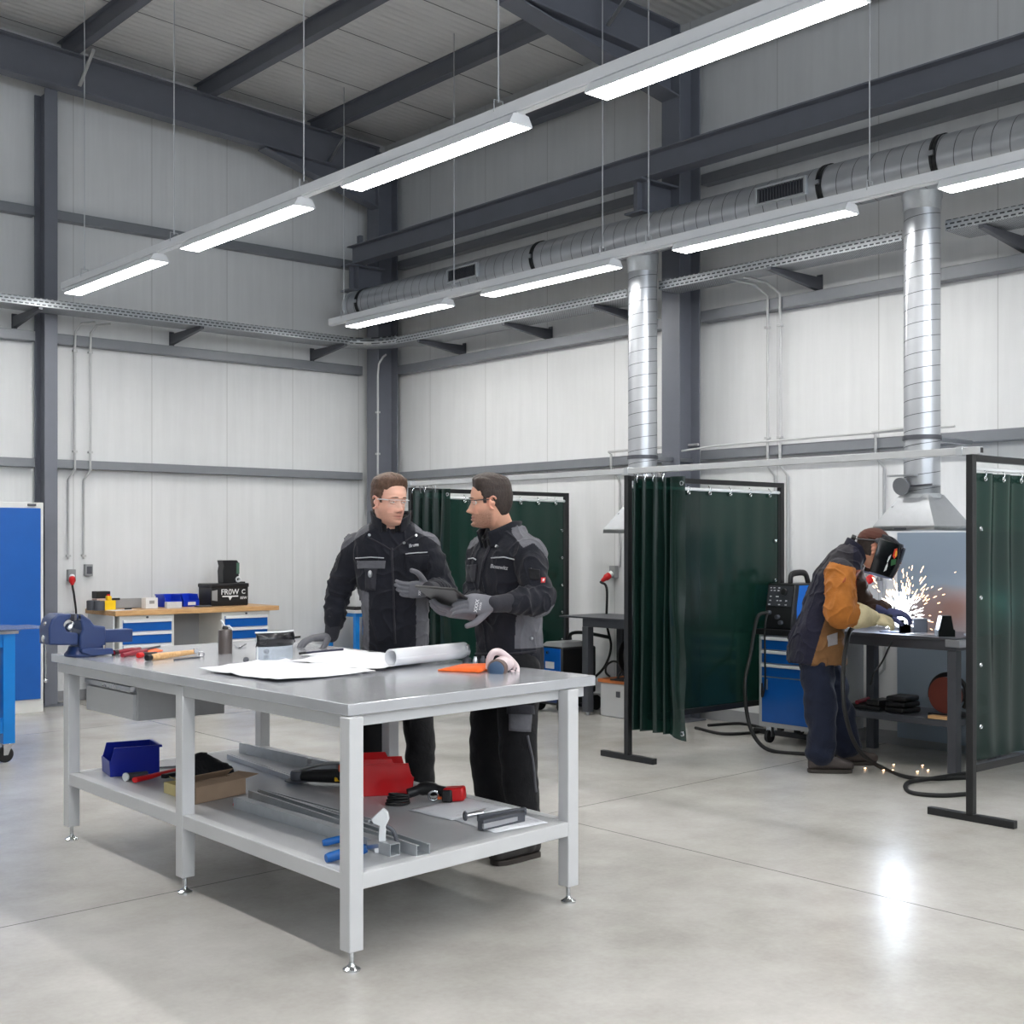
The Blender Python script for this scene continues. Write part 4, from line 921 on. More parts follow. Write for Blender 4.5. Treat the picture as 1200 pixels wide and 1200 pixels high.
prof = [(-.055, 0), (.055, 0), (.055, .06), (.045, .065), (.03, .19), (-.03, .19), (-.05, .065), (-.055, .06)]
k = thing('magnet_block', 'black tapered clamping block at the right end of the welding table', 'block', (7.56, 4.46, bz))
MB().prism([RT*x+V(0, 0, z)*.72 for x, z in prof], V(FW.x, FW.y, 0)*.08).build('block', BLACK, k, .004)
k = thing('square_block', 'dark square steel block on the welding table right of the sparks', 'block', (7.72, 4.75, bz))
MB().box((0, 0, .05), (.09, .09, .1), rz=.5).build('block', DARKST, k, .004)
k = thing('clamp_stand', 'pale metal clamp at the edge of the welding table beside the tapered block', 'clamp', (7.82, 4.45, bz))
MB().cyl((0, 0, 0), (0, 0, .10), .012, n=12).cyl((0, 0, 0), (0, 0, .012), .035, n=16).build('stand', BRIGHT, k); MB().box((0, 0, .11), (.07, .03, .03), rz=.6).build('clamp_head', BRIGHT, k, .003)
k = thing('angle_bracket', 'small steel corner piece being welded on the table', 'workpiece', (7.63, 4.93, bz))
MB().bb((-.03, -.1, 0), (.1, -.09, .09)).bb((-.03, -.1, 0), (.1, .06, .01)).bb((-.03, -.1, .0), (.1, -.09, .09)).build('plate', plain('raw_steel', (120, 126, 140), .4, .5), k, .001)
k = thing('flat_plate', 'flat steel plate lying on the front edge of the welding table', 'plate', (7.6, 4.65, bz)); MB().bb((-.06, -.14, 0), (.1, .1, .008)).build('plate', BRIGHT, k, .001)
# shelf items
def on_s(px, py): return oz(px, py, .335)
k = thing('grinder', 'grinder with reddish disc and dark guard on the shelf of the welding table', 'grinder', (7.72, 4.56, .335))
MB().cyl((-.02, .0, .14), (.0, .0, .14), .12, n=36).build('disc', plain('rust_disc', (120, 56, 44), .6), k, .002)
MB().torus((.03, 0, .14), .135, .016, (1, 0, 0), 28, 8, -.2, PI+.6).build('guard', BLACK, k, smooth=60)
MB().tube([(.03, 0, .14), (.2, -.05, .13), (.34, -.1, .08)], [.05, .045, .035], 14).build('motor_body', BLACK, k, smooth=60); MB().bb((-.06, -.1, 0), (.1, .1, .02)).build('base', BLACK, k, .004)
k = thing('tool_tray', 'black tool tray with red handled pliers on the shelf by the welder', 'tray', (7.7, 5.12, .335))
MB().bb((-.1, -.13, 0), (.12, .13, .03)).build('tray', BLACK, k, .006); MB().bb((-.09, -.12, .031), (.1, -.02, .07)).build('case', BLACK, k, .006); MB().cyl((-.1, .05, .045), (.1, .09, .05), .014, n=10).build('red_handle', WINE, k); MB().box((-.03, .08, .04), (.12, .03, .02), rz=.4).build('pliers_head', DARKST, k, .003)
k = thing('folded_gloves', 'stack of folded black leather gloves in the middle of the table shelf', 'gloves', (7.68, 4.86, .335))
for i in range(3): MB().box((.005*i, .004*i, .02+.038*i), (.2, .15, .034), rz=.1*i-.1).build('glove', plain('black_leather', (28, 27, 29), .5, 0, .1, .15), k, .012)
k = thing('wooden_block', 'small yellowish wood piece at the front edge of the table shelf', 'wood', (7.56, 4.50, .335)); MB().box((0, 0, .012), (.06, .16, .022), rz=.1).build('wood', WOOD, k, .002)
k = thing('hanging_cable', 'black cable loop hanging from the right end of the welding table', 'cable', (7.86, 4.31, .45))
MB().tube(bez([(0, 0, .36), (-.03, -.02, .2), (-.02, -.03, .06), (.03, -.03, .02), (.06, -.02, .1), (.05, -.01, .36)], 6), .009, 8).build('loop', RUBBER, k, smooth=60)
MB().box((.0, -.02, .28), (.03, .03, .12), rz=.3).build('clamp', DARKST, k, .004)
# ---- arc and sparks
ARC = oy(1057, 727, 4.93); ARC = od(1057, 726, (V(7.6, 4.95, 0)).dot(FW))
EM = NT('arc_light'); EM.set(color=(1, 1, 1, 1), emit=(.86, .92, 1, 1), estr=6.0); EM = EM.mat
SP = NT('hot_spark'); SP.set(color=(1, .6, .3, 1), emit=(1, .62, .36, 1), estr=6.0); SP = SP.mat
SPW = NT('white_hot_spark'); SPW.set(color=(1, 1, 1, 1), emit=(1, .93, .88, 1), estr=8.0); SPW = SPW.mat
ar = thing('welding_arc', 'glaring white welding arc in front of the gloved hands of the welder', 'welding arc', ARC)
m = MB()
def arcf(u, v):
    a, b = u*2*PI, v*PI; r = .052*(1+.28*noise.noise(V(math.cos(a)*2, math.sin(a)*2, b*2))); return V(math.cos(a)*math.sin(b)*r, math.sin(a)*math.sin(b)*r, -math.cos(b)*r*1.2+.008)
m.grid(arcf, 24, 14).build('arc_core', EM, ar, smooth=80)
rs_ = random.Random(5); m1, m2 = MB(), MB()
for i in range(330):
    a = rs_.gauss(PI/2, .62) if i < 270 else rs_.uniform(-PI, PI); d = RT*math.cos(a)+V(0, 0, math.sin(a))+FW*rs_.uniform(-.35, .35)
    r0 = abs(rs_.gauss(.0, .13))+.045; 
    if i > 300: r0 = rs_.uniform(.25, .42)
    if a < -.2 or a > PI+.2: r0 *= .8
    ln = rs_.uniform(.014, .046)*(1 if r0 < .2 else .8); p = ARC+d*r0
    if p.z < bz+.01 and abs(p.x-7.7) < .25: continue
    dd = (d+V(0, 0, -.6*r0)).normalized()
    (m2 if r0 < .17 else m1).tube([p, p+dd*ln*.5, p+dd*ln], [.0012, .0022, .0008], 5)
for i in range(11):
    p = V(rs_.uniform(7.2, 7.8), rs_.uniform(4.5, 5.2), .006); m1.tube([p, p+V(.012, .004*(i%3-1), 0), p+V(.022, 0, .002)], [.002, .004, .001], 6)
s1 = tag(m2.build('white_sparks', SPW, None, smooth=60), 'dense white hot sparks bursting from the welding arc', 'sparks', None, 'stuff')
s2 = tag(m1.build('orange_sparks', SP, None, smooth=60), 'orange sparks flying outwards and lying on the floor around the welding table', 'sparks', None, 'stuff')
lp_ = bpy.data.lights.new('arc_lamp', 'POINT'); lp_.energy = 13; lp_.color = (.72, .84, 1); lp_.shadow_soft_size = .05
lo = bpy.data.objects.new('arc_lamp', lp_); COL.objects.link(lo); lo.location = ARC+V(-.09, 0, .07)
# ---- blue tool cart and welding machine
CX, CY0, CY1, CZ = 7.6, 5.45, 6.03, .835
ct = thing('tool_cart', 'blue tool cart with drawers carrying the welding machine', 'tool cart', (CX, CY0, 0)); W_ = CY1-CY0
MB().bb((.012, 0, .125), (.5, W_, CZ-.03)).build('cart_body', plain('cart_grey', (176, 178, 180), .4), ct, .004)
MB().bb((-.01, -.02, CZ-.03), (.51, W_+.02, CZ+.012)).build('cart_top', BLACK, ct, .006)
def front(z0, z1, name, h=True):
    d = MB().bb((.0, .035, z0), (.014, W_-.035, z1)).build(name, BLUE, ct, .003)
    if h: MB().bb((-.012, .035, z1-.022), (.004, W_-.035, z1)).build('handle', ALU, d, .003)
for z0, z1 in ((.70, .79), (.60, .69), (.50, .59)): front(z0, z1, 'drawer')
front(.16, .49, 'door', False)
MB().box((-.008, W_-.09, .44), (.012, .012, .08)).build('door_handle', BRIGHT, ct, .003)
for x, y in ((.07, .06), (.07, W_-.06), (.43, .06), (.43, W_-.06)):
    cs = MB().bb((x-.02, y-.022, .085), (x+.02, y+.022, .125)).bb((x-.015, y-.022, .045), (x+.015, y-.017, .1)).bb((x-.015, y+.017, .045), (x+.015, y+.022, .1)).build('castor', BRIGHT, ct, .002)
    MB().cyl((x-.01, y-.015, .048), (x-.01, y+.015, .048), .048, n=24).build('wheel', RUBBER, cs, .004)
wm = thing('welding_machine', 'black and blue welding machine standing on the tool cart', 'welding machine', (7.66, 5.775, CZ+.012)); W2, H2 = .25, .335
MB().prism([V(.0, 0, 0), V(.45, 0, 0), V(.45, 0, H2), V(.055, 0, H2), V(.02, 0, .15)], (0, W2, 0)).build('case', BLACK, wm, .008)
MB().prism([V(.07, -.004, .03), V(.43, -.004, .03), V(.43, -.004, H2-.012), V(.10, -.004, H2-.012), V(.07, -.004, .16)], (0, .006, 0)).build('side_panel', plain('machine_blue', (0, 104, 200), .35), wm, .002)
MB().prism([V(.14, W2+.004, .04), V(.43, W2+.004, .04), V(.43, W2+.004, H2-.02), V(.15, W2+.004, H2-.02), V(.115, W2+.004, .16)], (0, -.006, 0)).build('side_panel', MATS['machine_blue'], wm, .002)
pn = V(.0175+.018, 0, .24); sl = V(.035, 0, .185).normalized(); nv = V(-sl.z, 0, sl.x)
def onp(y, s): return V(.021, y, .155)+sl*s+nv*.003
cpn = MB().prism([onp(.015, .012), onp(W2-.015, .012), onp(W2-.015, .165), onp(.015, .165)], nv*.003).build('control_panel', plain('panel_dark', (52, 54, 60), .45), wm, .001)
rr = random.Random(3); WHITEL = plain('label_white', (210, 212, 216), .5)
for s, ys in ((.15, (.22, .19, .145)), (.13, (.215, .185, .15)), (.085, (.215, .16, .15)), (.055, (.215, .15, .12, .07)), (.025, (.22, .13, .07))):
    for y in ys:
        p = onp(y, s)+nv*.003; m = MB()
        for q in range(3): m.prism([p+V(0, -.006*q-.012*0, 0)+sl*-.004, p+V(0, -.006*q-.004, 0)+sl*-.004, p+V(0, -.006*q-.004, 0)+sl*.004, p+V(0, -.006*q, 0)+sl*.004], nv*.001)
        m.build('panel_mark', WHITEL, cpn)
MB().cyl(onp(.085, .12), onp(.085, .12)+nv*.022, .028, .024, n=20).build('dial', BLACK, wm, .003)
for y, z in ((.2, .12), (.12, .09), (.09, .05)): MB().cyl((.012, y, z), (-.02, y, z), .016, n=16).build('socket', DARKST, wm, .002)
MB().tube(bez([(.16, W2*.5, H2-.005), (.17, W2*.5, H2+.06), (.24, W2*.5, H2+.078), (.34, W2*.5, H2+.07), (.38, W2*.5, H2-.005)], 5), .016, 10, flat=1.5).build('carry_handle', BLACK, wm, smooth=60)
def cable_thing(lab, pts, r=.013, mat=None, name='welding_cable'):
    p0 = Vector(pts[0]); t = thing(name, lab, 'cable', p0); MB().tube(bez([Vector(p)-p0 for p in pts], 8), r, 10).build('cable', mat or RUBBER, t, smooth=60); return t
wmw = Vector((7.66, 5.775, CZ+.012))
cable_thing('thick black welding cable from the machine down across the floor to the near screen', [wmw+V(-.02, .2, .12), wmw+V(-.10, .23, .08), wmw+V(-.17, .24, -.2), od(873, 800, 9.25), od(876, 840, 9.2), od(886, 866, 9.1), oz(905, 880, .014), oz(950, 884, .014)], .014)
cable_thing('thin black lead hanging down the drawers of the blue cart', [wmw+V(-.025, .19, .12), wmw+V(-.06, .19, .02), wmw+V(-.085, .17, -.2), wmw+V(-.085, .17, -.4), wmw+V(-.08, .2, -.5), wmw+V(-.075, .205, -.4)], .007)
cable_thing('black torch cable from the hands of the welder down to the floor', [od(1003, 732, 8.35), od(994, 745, 8.2), od(988, 790, 8.05), od(991, 838, 8.0), od(1006, 878, 8.15), oz(1034, 900, .014), oz(1072, 912, .013), oz(1135, 911, .013)], .014)
cable_thing('black cable loop lying on the floor by the foot of the near screen', [oz(1140, 905, .013), oz(1095, 912, .026), oz(1064, 917, .013), oz(1066, 928, .013), oz(1100, 932, .013), oz(1140, 930, .013)], .013)
cable_thing('thin black earth lead hanging under the welding table', [od(1045, 752, 8.5), od(1034, 775, 8.45), od(1024, 790, 8.45), od(1020, 803, 8.45)], .006)
cable_thing('black cables coiled on the floor under the middle screen', [oz(815, 853, .012), oz(850, 860, .012), oz(895, 856, .012), oz(870, 848, .012), oz(830, 850, .024)], .012)
# red plug and socket pairs
def socket(lab, p, face, red=True):
    """face: unit vector out of the wall"""
    t = thing('power_socket', lab, 'socket', p); f = Vector(face); s = V(-f.y, f.x, 0)
    MB().box(f*.03, (.05 if f.x else .075, .075 if f.x else .05, .11)).build('socket_box', MGREY, t, .006)
    if red:
        a = f*.05+V(0, 0, -.01); d = (f*.8+V(0, 0, -.6)+s*-.3).normalized()
        MB().cyl(a, a+d*.03, .027, n=20).build('socket_collar', WHITEP, t, .002); pg = MB().lathe([(.026, .03), (.031, .036), (.031, .075), (.022, .09), (.017, .12), (.011, .13)], a, d, 20).build('plug', RED, t, smooth=40)
        return t, a+d*.14+Vector(p)
    MB().box(f*.058, (.012 if f.x else .05, .05 if f.x else .012, .07)).build('switch_cover', DARKST, t, .004); return t, None
t, e = socket('grey wall socket with red plug on the left wall beside the column', oy(82, 674, YL-.002), (0, -1, 0))
cable_thing('black lead hanging from the red plug on the left wall', [e, e+V(.01, -.02, -.1), e+V(.03, -.02, -.3), e+V(.02, -.02, -.6), e+V(.05, -.02, -.85)], .01, name='power_lead')
socket('small grey wall switch at the end of the right conduit on the left wall', oy(102, 668, YL-.002), (0, -1, 0), False)
t, e = socket('grey wall socket with red plug left of the gathered curtain', ox(722, 670, XR-.002), (-1, 0, 0))
cable_thing('black lead curving from the red plug behind the grey bench to the blue machine', [e, ox(711, 690, 8.1), ox(711, 730, 8.1), ox(716, 758, 8.05), ox(708, 782, 8.0), ox(690, 800, 7.95), ox(683, 812, 7.95)], .011, name='power_lead')
t, e = socket('grey wall socket with red plug behind the mask of the welder', ox(1030, 672, XR-.002), (-1, 0, 0))
cable_thing('thin dark lead hanging from the red plug behind the welder', [e, ox(1018, 700, 8.15), ox(1012, 735, 8.15)], .008, name='power_lead')
# ================================================================== second booth
gx, gy = 7.70, 7.95
gb = thing('grey_bench', 'grey steel bench in the booth left of the gathered curtain', 'bench', (gx, gy, 0)); H = .85
MB().bb((-.06, -.59, H-.014), (.5, .3, H)).build('benchtop', DARKST, gb, .002); MB().bb((-.035, -.57, H-.085), (.45, .03, H-.0145)).build('apron', DARKST, gb, .002)
for x, y in ((0, 0), (.42, 0), (0, -.54), (.42, -.54)):
    l_ = MB().bb((x-.035, y-.035, .03), (x+.035, y+.035, H-.086)).build('leg', DARKST, gb, .003); MB().cyl((x, y, 0), (x, y, .03), .018, n=14).build('foot', BRIGHT, l_)
k = thing('bench_clamp', 'small grey clamp at the edge of the grey bench by the curtain', 'clamp', (7.72, 7.47, H)); MB().bb((-.02, -.05, 0), (.02, -.03, .10)).bb((-.02, -.05, .08), (.02, .05, .10)).build('jaw', BRIGHT, k, .003); MB().cyl((0, .04, .0), (0, .04, .12), .008, n=10).build('screw', CHROME, k)
bm_ = thing('blue_power_unit', 'blue wheeled power unit in the booth beside the grey bench', 'power unit', (7.82, 8.33, 0)); 
MB().box((.0, 0, .36), (.42, .30, .42)).build('case', BLACK, bm_, .02)
MB().box((-.205, 0, .36), (.02, .265, .40)).build('front_panel', BLUE, bm_, .006)
for a_ in (): pass
MB().box((-.218, .0, .41), (.004, .11, .06)).build('label', WHITEP, bm_); MB().cyl((-.21, .02, .52), (-.235, .02, .52), .012, n=12).build('knob', CHROME, bm_)
MB().prism([V(-.2, -.14, .57), V(-.2, .14, .57), V(-.17, .10, .61), V(-.17, -.10, .61)], (.32, 0, 0)).build('top_cover', MGREY, bm_, .006)
MB().tube(bez([(.16, .13, .57), (.16, .13, .66), (.16, -.05, .68), (.12, -.4, .66)], 5), .016, 10).build('handle_bar', BLACK, bm_, smooth=60)
MB().box((-.02, 0, .10), (.5, .32, .06)).build('base', BLACKST, bm_, .01); MB().box((-.26, 0, .13), (.03, .3, .08)).build('bumper', NAVY, bm_, .01)
for x, y in ((-.2, .15), (-.2, -.15), (.18, .17), (.18, -.17)): MB().cyl((x, y-.018, .065), (x, y+.018, .065), .065, n=24).build('wheel', RUBBER, bm_, .006)
cb = thing('grey_crate', 'grey chest with orange wooden lid beside the middle booth post', 'chest', (7.93, 7.67, 0))
MB().bb((-.17, -.19, 0), (.17, .19, .29)).build('chest', LGREY, cb, .01); MB().bb((-.185, -.205, .29), (.185, .205, .32)).build('lid', plain('orange_wood', (206, 120, 66), .6), cb, .004); MB().box((-.175, -.03, .2), (.012, .04, .05)).build('latch', DARKST, cb, .002)
rl_ = thing('cable_reel', 'black cable reel on the grey chest behind the curtain post', 'cable reel', (7.92, 7.60, .32))
for y in (-.06, .06): MB().cyl((0, y-.006, .2), (0, y+.006, .2), .15, n=32).build('reel_disc', BLACK, rl_, .003)
MB().cyl((0, -.054, .2), (0, .054, .2), .1, n=28).build('wound_cable', RUBBER, rl_); MB().bb((-.2, -.1, 0), (.2, .1, .012)).build('reel_plate', BLACK, rl_); MB().tube([(-.13, .08, .012), (0, .08, .2), (.13, .08, .012)], .01, 8).build('reel_stand', BLACK, rl_)
cable_thing('black lead looping from the cable reel to the grey chest', [V(7.85, 7.68, .45), V(7.82, 7.76, .47), V(7.80, 7.82, .43), V(7.80, 7.83, .37), V(7.82, 7.80, .332)], .009)
k = thing('trolley_wheel', 'black trolley wheel on the floor between the bench leg and chest', 'wheel', oz(706, 838)+V(.05, -.02, 0)); MB().cyl((0, -.02, .08), (0, .02, .08), .08, n=28).build('tyre', RUBBER, k, .01); MB().cyl((0, -.024, .08), (0, .024, .08), .035, n=20).build('hub', DARKST, k, .002)
# ================================================================== back left workbench
BX0, BX1, BY, BZ = 4.80, 6.48, 11.05, .87
def butcher():
    t = NT('beech_worktop'); c = t.xyz(); n = t.noise(5, 6, .6, mapscale=(1.2, 10, 10)); st = t.math('FRACT', t.math('MULTIPLY', c[1], 18))
    t.set(color=t.ramp(n, [(.3, srgb((186, 140, 92))), (.55, srgb((206, 164, 114))), (.75, srgb((220, 182, 134)))]), rough=.42); return t.mat
b2 = thing('wooden_workbench', 'workbench with beech top and blue drawers at the left wall', 'workbench', (BX0, BY, 0))
MB().bb((0, 0, BZ-.045), (BX1-BX0, .68, BZ)).build('worktop', butcher(), b2, .004)
def unit(x0, x1):
    c = MB().bb((x0, .03, .0), (x1, .64, BZ-.046)).build('cabinet', BEIGE, b2, .004); L_ = x1-x0
    zs = [.79-.115*k for k in range(6)]
    for z in zs:
        d = MB().bb((x0+.03, .018, z-.11), (x1-.03, .032, z-.004)).build('drawer', BLUE, b2, .002)
        MB().bb((x0+.03, .004, z-.03), (x1-.03, .024, z-.004)).build('handle', ALU, d, .003)
    MB().cyl((x0+L_*.5, .03, .805), (x0+L_*.5, .02, .805), .010, n=12).build('lock', DARKST, b2)
xa, xb = oy(140, 760, BY+.03).x-BX0, oy(204, 760, BY+.03).x-BX0; unit(xa, xb)
xc, xd = oy(260, 750, BY+.03).x-BX0, oy(316, 750, BY+.03).x-BX0; unit(xc, xd)
MB().bb((xb, .50, .0), (xc, .52, BZ-.046)).build('back_panel', MGREY, b2)
MB().bb((.0, .05, .0), (xa*.3, .62, BZ-.046)).build('side_panel', LGREY, b2, .002)
def O(px, y): p = oy(px, 700, y); return V(p.x, p.y, BZ)
def bench_item(name, lab, cat, px, py): return thing(name, lab, cat, O(px, py))
for k, (px, py) in enumerate(((108, 11.4), (116.5, 11.3))):
    t = bench_item('socket_holder', ('dark metal bushing at the far left end of the wooden bench', 'dark metal bushing right of its twin on the wooden bench')[k], 'bushing', px, py)
    MB().lathe([(.045, 0), (.05, .005), (.05, .085), (.044, .09), (.036, .088), (.036, .03)], n=20).build('bushing', DARKST, t, smooth=40)
t = bench_item('tool_box', 'small red and black box on the wooden bench behind the yellow tool', 'box', 121, 11.45)
MB().box((0, .05, .05), (.13, .12, .1)).build('box_body', plain('pinkish_box', (214, 186, 178), .5), t, .004); MB().box((0, .05, .135), (.13, .12, .066)).build('box_lid', BLACK, t, .004); MB().box((.045, -.012, .12), (.03, .006, .04)).build('red_tab', RED, t)
t = bench_item('yellow_tool', 'yellow plastic measuring tool on the wooden bench', 'tool', 126, 11.3)
MB().box((0, 0, .045), (.14, .06, .09)).build('case', YELLOW, t, .008); MB().box((0.01, 0, .11), (.04, .05, .04)).build('button', YELLOW, t, .005); MB().box((.08, 0, .1), (.07, .03, .02)).build('strap', BLACK, t, .004)
t = thing('metal_tray', 'long grey metal tray along the wall on the wooden bench', 'tray', (5.0, 11.36, BZ)); MB().bb((-.02, .16, 0), (.4, .34, .004)).bb((-.02, .16, 0), (.4, .164, .085)).bb((-.02, .336, 0), (.4, .34, .085)).bb((.396, .16, 0), (.4, .34, .085)).build('tray', MGREY, t)
t = bench_item('note_sheet', 'white note sheet with black pen on the wooden bench', 'paper', 138, 11.22); MB().box((.02, 0, .002), (.2, .14, .003), rz=.2).build('paper', PAPERM, t); MB().cyl((.06, -.02, .012), (.13, .0, .012), .007, n=8).build('pen', BLACK, t)
t = bench_item('white_box', 'small white cardboard box on the wooden bench beside the tray', 'box', 178, 11.32); MB().box((0, .05, .05), (.12, .1, .1)).build('carton', WHITEP, t, .002); MB().box((.0, -.001, .06), (.05, .003, .03)).build('label', MGREY, t)
for k, (px, py) in enumerate(((200, 11.42), (221, 11.42))):
    p = O(px, py)+V(-.05, .0, 0); tt = storage_bin(('blue bin on the wooden bench, left of its twin, holding white parts', 'blue bin on the wooden bench beside the black battery box')[k], p, (0, 1, 0), (1, 0, 0), .22, .165, .12, plain('bin_bright_blue', (12, 54, 190), .32), hf=.5, cut=.2)
    MB().box((.08, -.008, .03), (.08, .004, .03)).build('label', WHITEP, tt)
t = bench_item('small_parts_box', 'clear white parts box in front of the left blue bin', 'box', 203, 11.25); MB().box((0, 0, .03), (.15, .06, .06)).build('box_body', glassy('milky_box', (232, 236, 240), .3, .2), t, .004)
t = bench_item('flat_tool', 'dark flat tool lying on the bench between blue bin and battery box', 'tool', 238, 11.3); MB().box((0, 0, .008), (.16, .06, .014), rz=.1).build('blade', DARKST, t, .003)
p = O(247, 11.3); bt = thing('battery_box', 'black battery box with white lettering on the wooden bench', 'box', p); Wb = (od(291, 705, (p-CAM).dot(FW))-od(247, 710, (p-CAM).dot(FW))).length; Wb = .41
MB().box((Wb/2, .13, .105), (Wb, .26, .21)).build('box_body', BLACK, bt, .012); MB().box((Wb/2, .13, .2), (Wb+.012, .27, .04)).build('box_lid', BLACK, bt, .01)
WL = plain('print_white', (232, 234, 236), .5)
lettering('FR0W', .075, WL, bt, (Wb*.50, -.003, .135), (1, 0, 0), (0, 0, 1), bold=True)
MB().prism([(Wb*.30, -.001, .088), (Wb*.72, -.001, .088), (Wb*.72, -.001, .100), (Wb*.30, -.001, .100)], (0, -.002, 0)).prism([(Wb*.46, -.001, .088), (Wb*.56, -.001, .088), (Wb*.5, -.001, .055)], (0, -.002, 0)).build('printed_emblem', WL, bt)
lettering('C', .06, WL, bt, (Wb*.86, -.003, .135), (1, 0, 0), (0, 0, 1), bold=True); lettering('IIEW', .036, WL, bt, (Wb*.86, -.003, .075), (1, 0, 0), (0, 0, 1), bold=True)
MB().prism([(.012, -.001, .06), (.07, -.001, .05), (.07, -.001, .16), (.012, -.001, .15)], (0, -.002, 0)).build('side_label', MGREY, bt)
t = thing('battery_charger', 'black charger unit standing on top of the battery box', 'charger', p+V(.27, .1, .22))
MB().prism([V(-.08, 0, 0), V(.08, 0, 0), V(.09, 0, .05), (.09, 0, .2), (.07, 0, .225), (-.09, 0, .225), (-.075, 0, .17), (-.085, 0, .12)], (0, .12, 0)).build('charger_body', BLACK, t, .006); MB().torus((.075, -.01, .035), .022, .009, (0, 1, 0), 18, 8).build('ring', WHITEP, t, smooth=60); MB().bb((.06, -.004, .09), (.092, .0, .2)).build('side_strip', plain('dull_green', (72, 104, 88), .5), t); MB().bb((.06, 0, -.03), (.16, .06, .012)).build('plug_arm', BLACK, t, .004)
# small blue framed table by the corner
k = thing('blue_frame_table', 'small blue framed table in the corner behind the left man', 'table', (7.42, 11.1, 0)); H = .76
for x, y in ((0, 0), (.45, 0), (0, .5), (.45, .5)): MB().bb((x-.025, y-.025, 0), (x+.025, y+.025, H-.04)).build('leg', LBLUE, k, .003)
MB().bb((-.025, -.025, H-.04), (.475, .525, H)).build('frame', LBLUE, k, .003); MB().bb((-.05, -.05, H), (.5, .55, H+.03)).build('tabletop', LGREY, k, .002); MB().bb((.03, .03, .2), (.42, .47, .23)).build('shelf', MGREY, k, .002)
k = thing('dark_case', 'flat dark case with grey box on the blue framed corner table', 'case', (7.45, 11.15, H+.03)); MB().bb((-.05, -.05, 0), (.4, .35, .035)).build('case', BLACK, k, .004); MB().bb((-.03, -.03, .035), (.32, .28, .2)).build('grey_box', LGREY, k, .006); MB().bb((.02, -.034, .1), (.06, -.029, .14)).build('switch', BLACK, k)
# ================================================================== tall blue cabinet and blue rolling table
bc = thing('tall_cabinet', 'tall white cabinet with blue doors at the left frame edge', 'cabinet', (3.0, 11.2, 0)); Wc = 4.215-3.0
MB().bb((0, .02, .0), (Wc, .55, 1.84)).build('cabinet_body', BEIGE, bc, .004); MB().bb((.03, 0, .12), (Wc/2-.002, .03, 1.79)).build('door', BLUE, bc, .003); MB().bb((Wc/2+.002, 0, .12), (Wc-.03, .03, 1.79)).build('door', BLUE, bc, .003)
MB().bb((Wc-.14, -.001, 1.808), (Wc-.07, .02, 1.828)).build('badge', DARKST, bc, .002); MB().box((Wc/2+.05, -.01, 1.0), (.02, .02, .14)).build('door_handle', DARKST, bc, .003)
RX, RY = 3.06, 8.80
rt_ = thing('rolling_table', 'bright blue rolling table with steel top at the left frame edge', 'rolling table', (RX, RY, 0)); H = .87; Wt, Dt = 1.2, .8
MB().bb((-Wt-.06, -.05, H), (.06, Dt+.05, H+.02)).build('tabletop', STEELTOP, rt_, .002)
for x, y in ((0, 0), (-Wt, 0), (0, Dt), (-Wt, Dt)):
    MB().bb((x-.04, y-.04, .13), (x+.04, y+.04, H-.0)).build('leg', LBLUE, rt_, .003)
    cs = MB().bb((x-.035, y-.035, .12), (x+.035, y+.035, .13)).prism([V(x-.03, y-.02, .12), V(x+.03, y-.02, .12), V(x+.0, y-.02, .05), V(x-.03, y-.02, .05)], (0, .004, 0)).prism([V(x-.03, y+.016, .12), V(x+.03, y+.016, .12), V(x+.0, y+.016, .05), V(x-.03, y+.016, .05)], (0, .004, 0)).build('castor', CHROME, rt_, .001)
    MB().cyl((x-.015, y-.013, .055), (x-.015, y+.013, .055), .055, n=24).build('wheel', RUBBER, cs, .005)
MB().bb((-Wt, -.03, H-.09), (0, .03, H-.001)).bb((-Wt, Dt-.03, H-.09), (0, Dt+.03, H-.001)).bb((-.03, 0, H-.09), (.03, Dt, H-.001)).build('top_frame', LBLUE, rt_, .003)
MB().bb((-Wt, -.03, .2), (0, .03, .29)).bb((-Wt, Dt-.03, .2), (0, Dt+.03, .29)).bb((-.03, 0, .2), (.03, Dt, .29)).build('lower_frame', LBLUE, rt_, .003); MB().bb((-Wt, -.02, .29), (0, Dt, .30)).build('lower_shelf', LBLUE, rt_, .001)
MB().bb((-Wt+.05, .0, .36), (-.05, .04, H-.1)).build('blue_panel', LBLUE, rt_, .003)
for k, (dx, dy, z, ang) in enumerate(((-.45, .1, .0, .05), (-.33, .35, .004, -.1), (-.20, .12, .008, .1))):
    t = thing('sheet_metal_plate', ('grey sheet metal plate lowest on the blue rolling table', 'grey sheet metal plate in the middle of the stack on the blue table', 'topmost grey sheet metal plate jutting over the end of the blue table')[k], 'metal sheet', (RX+dx, RY+dy, H+.021+z), ang)
    MB().box((.0, .0, .0015), (1.0, .42, .003)).build('plate', plain('blue_grey_sheet', (146, 154, 176), .25, .6), t)
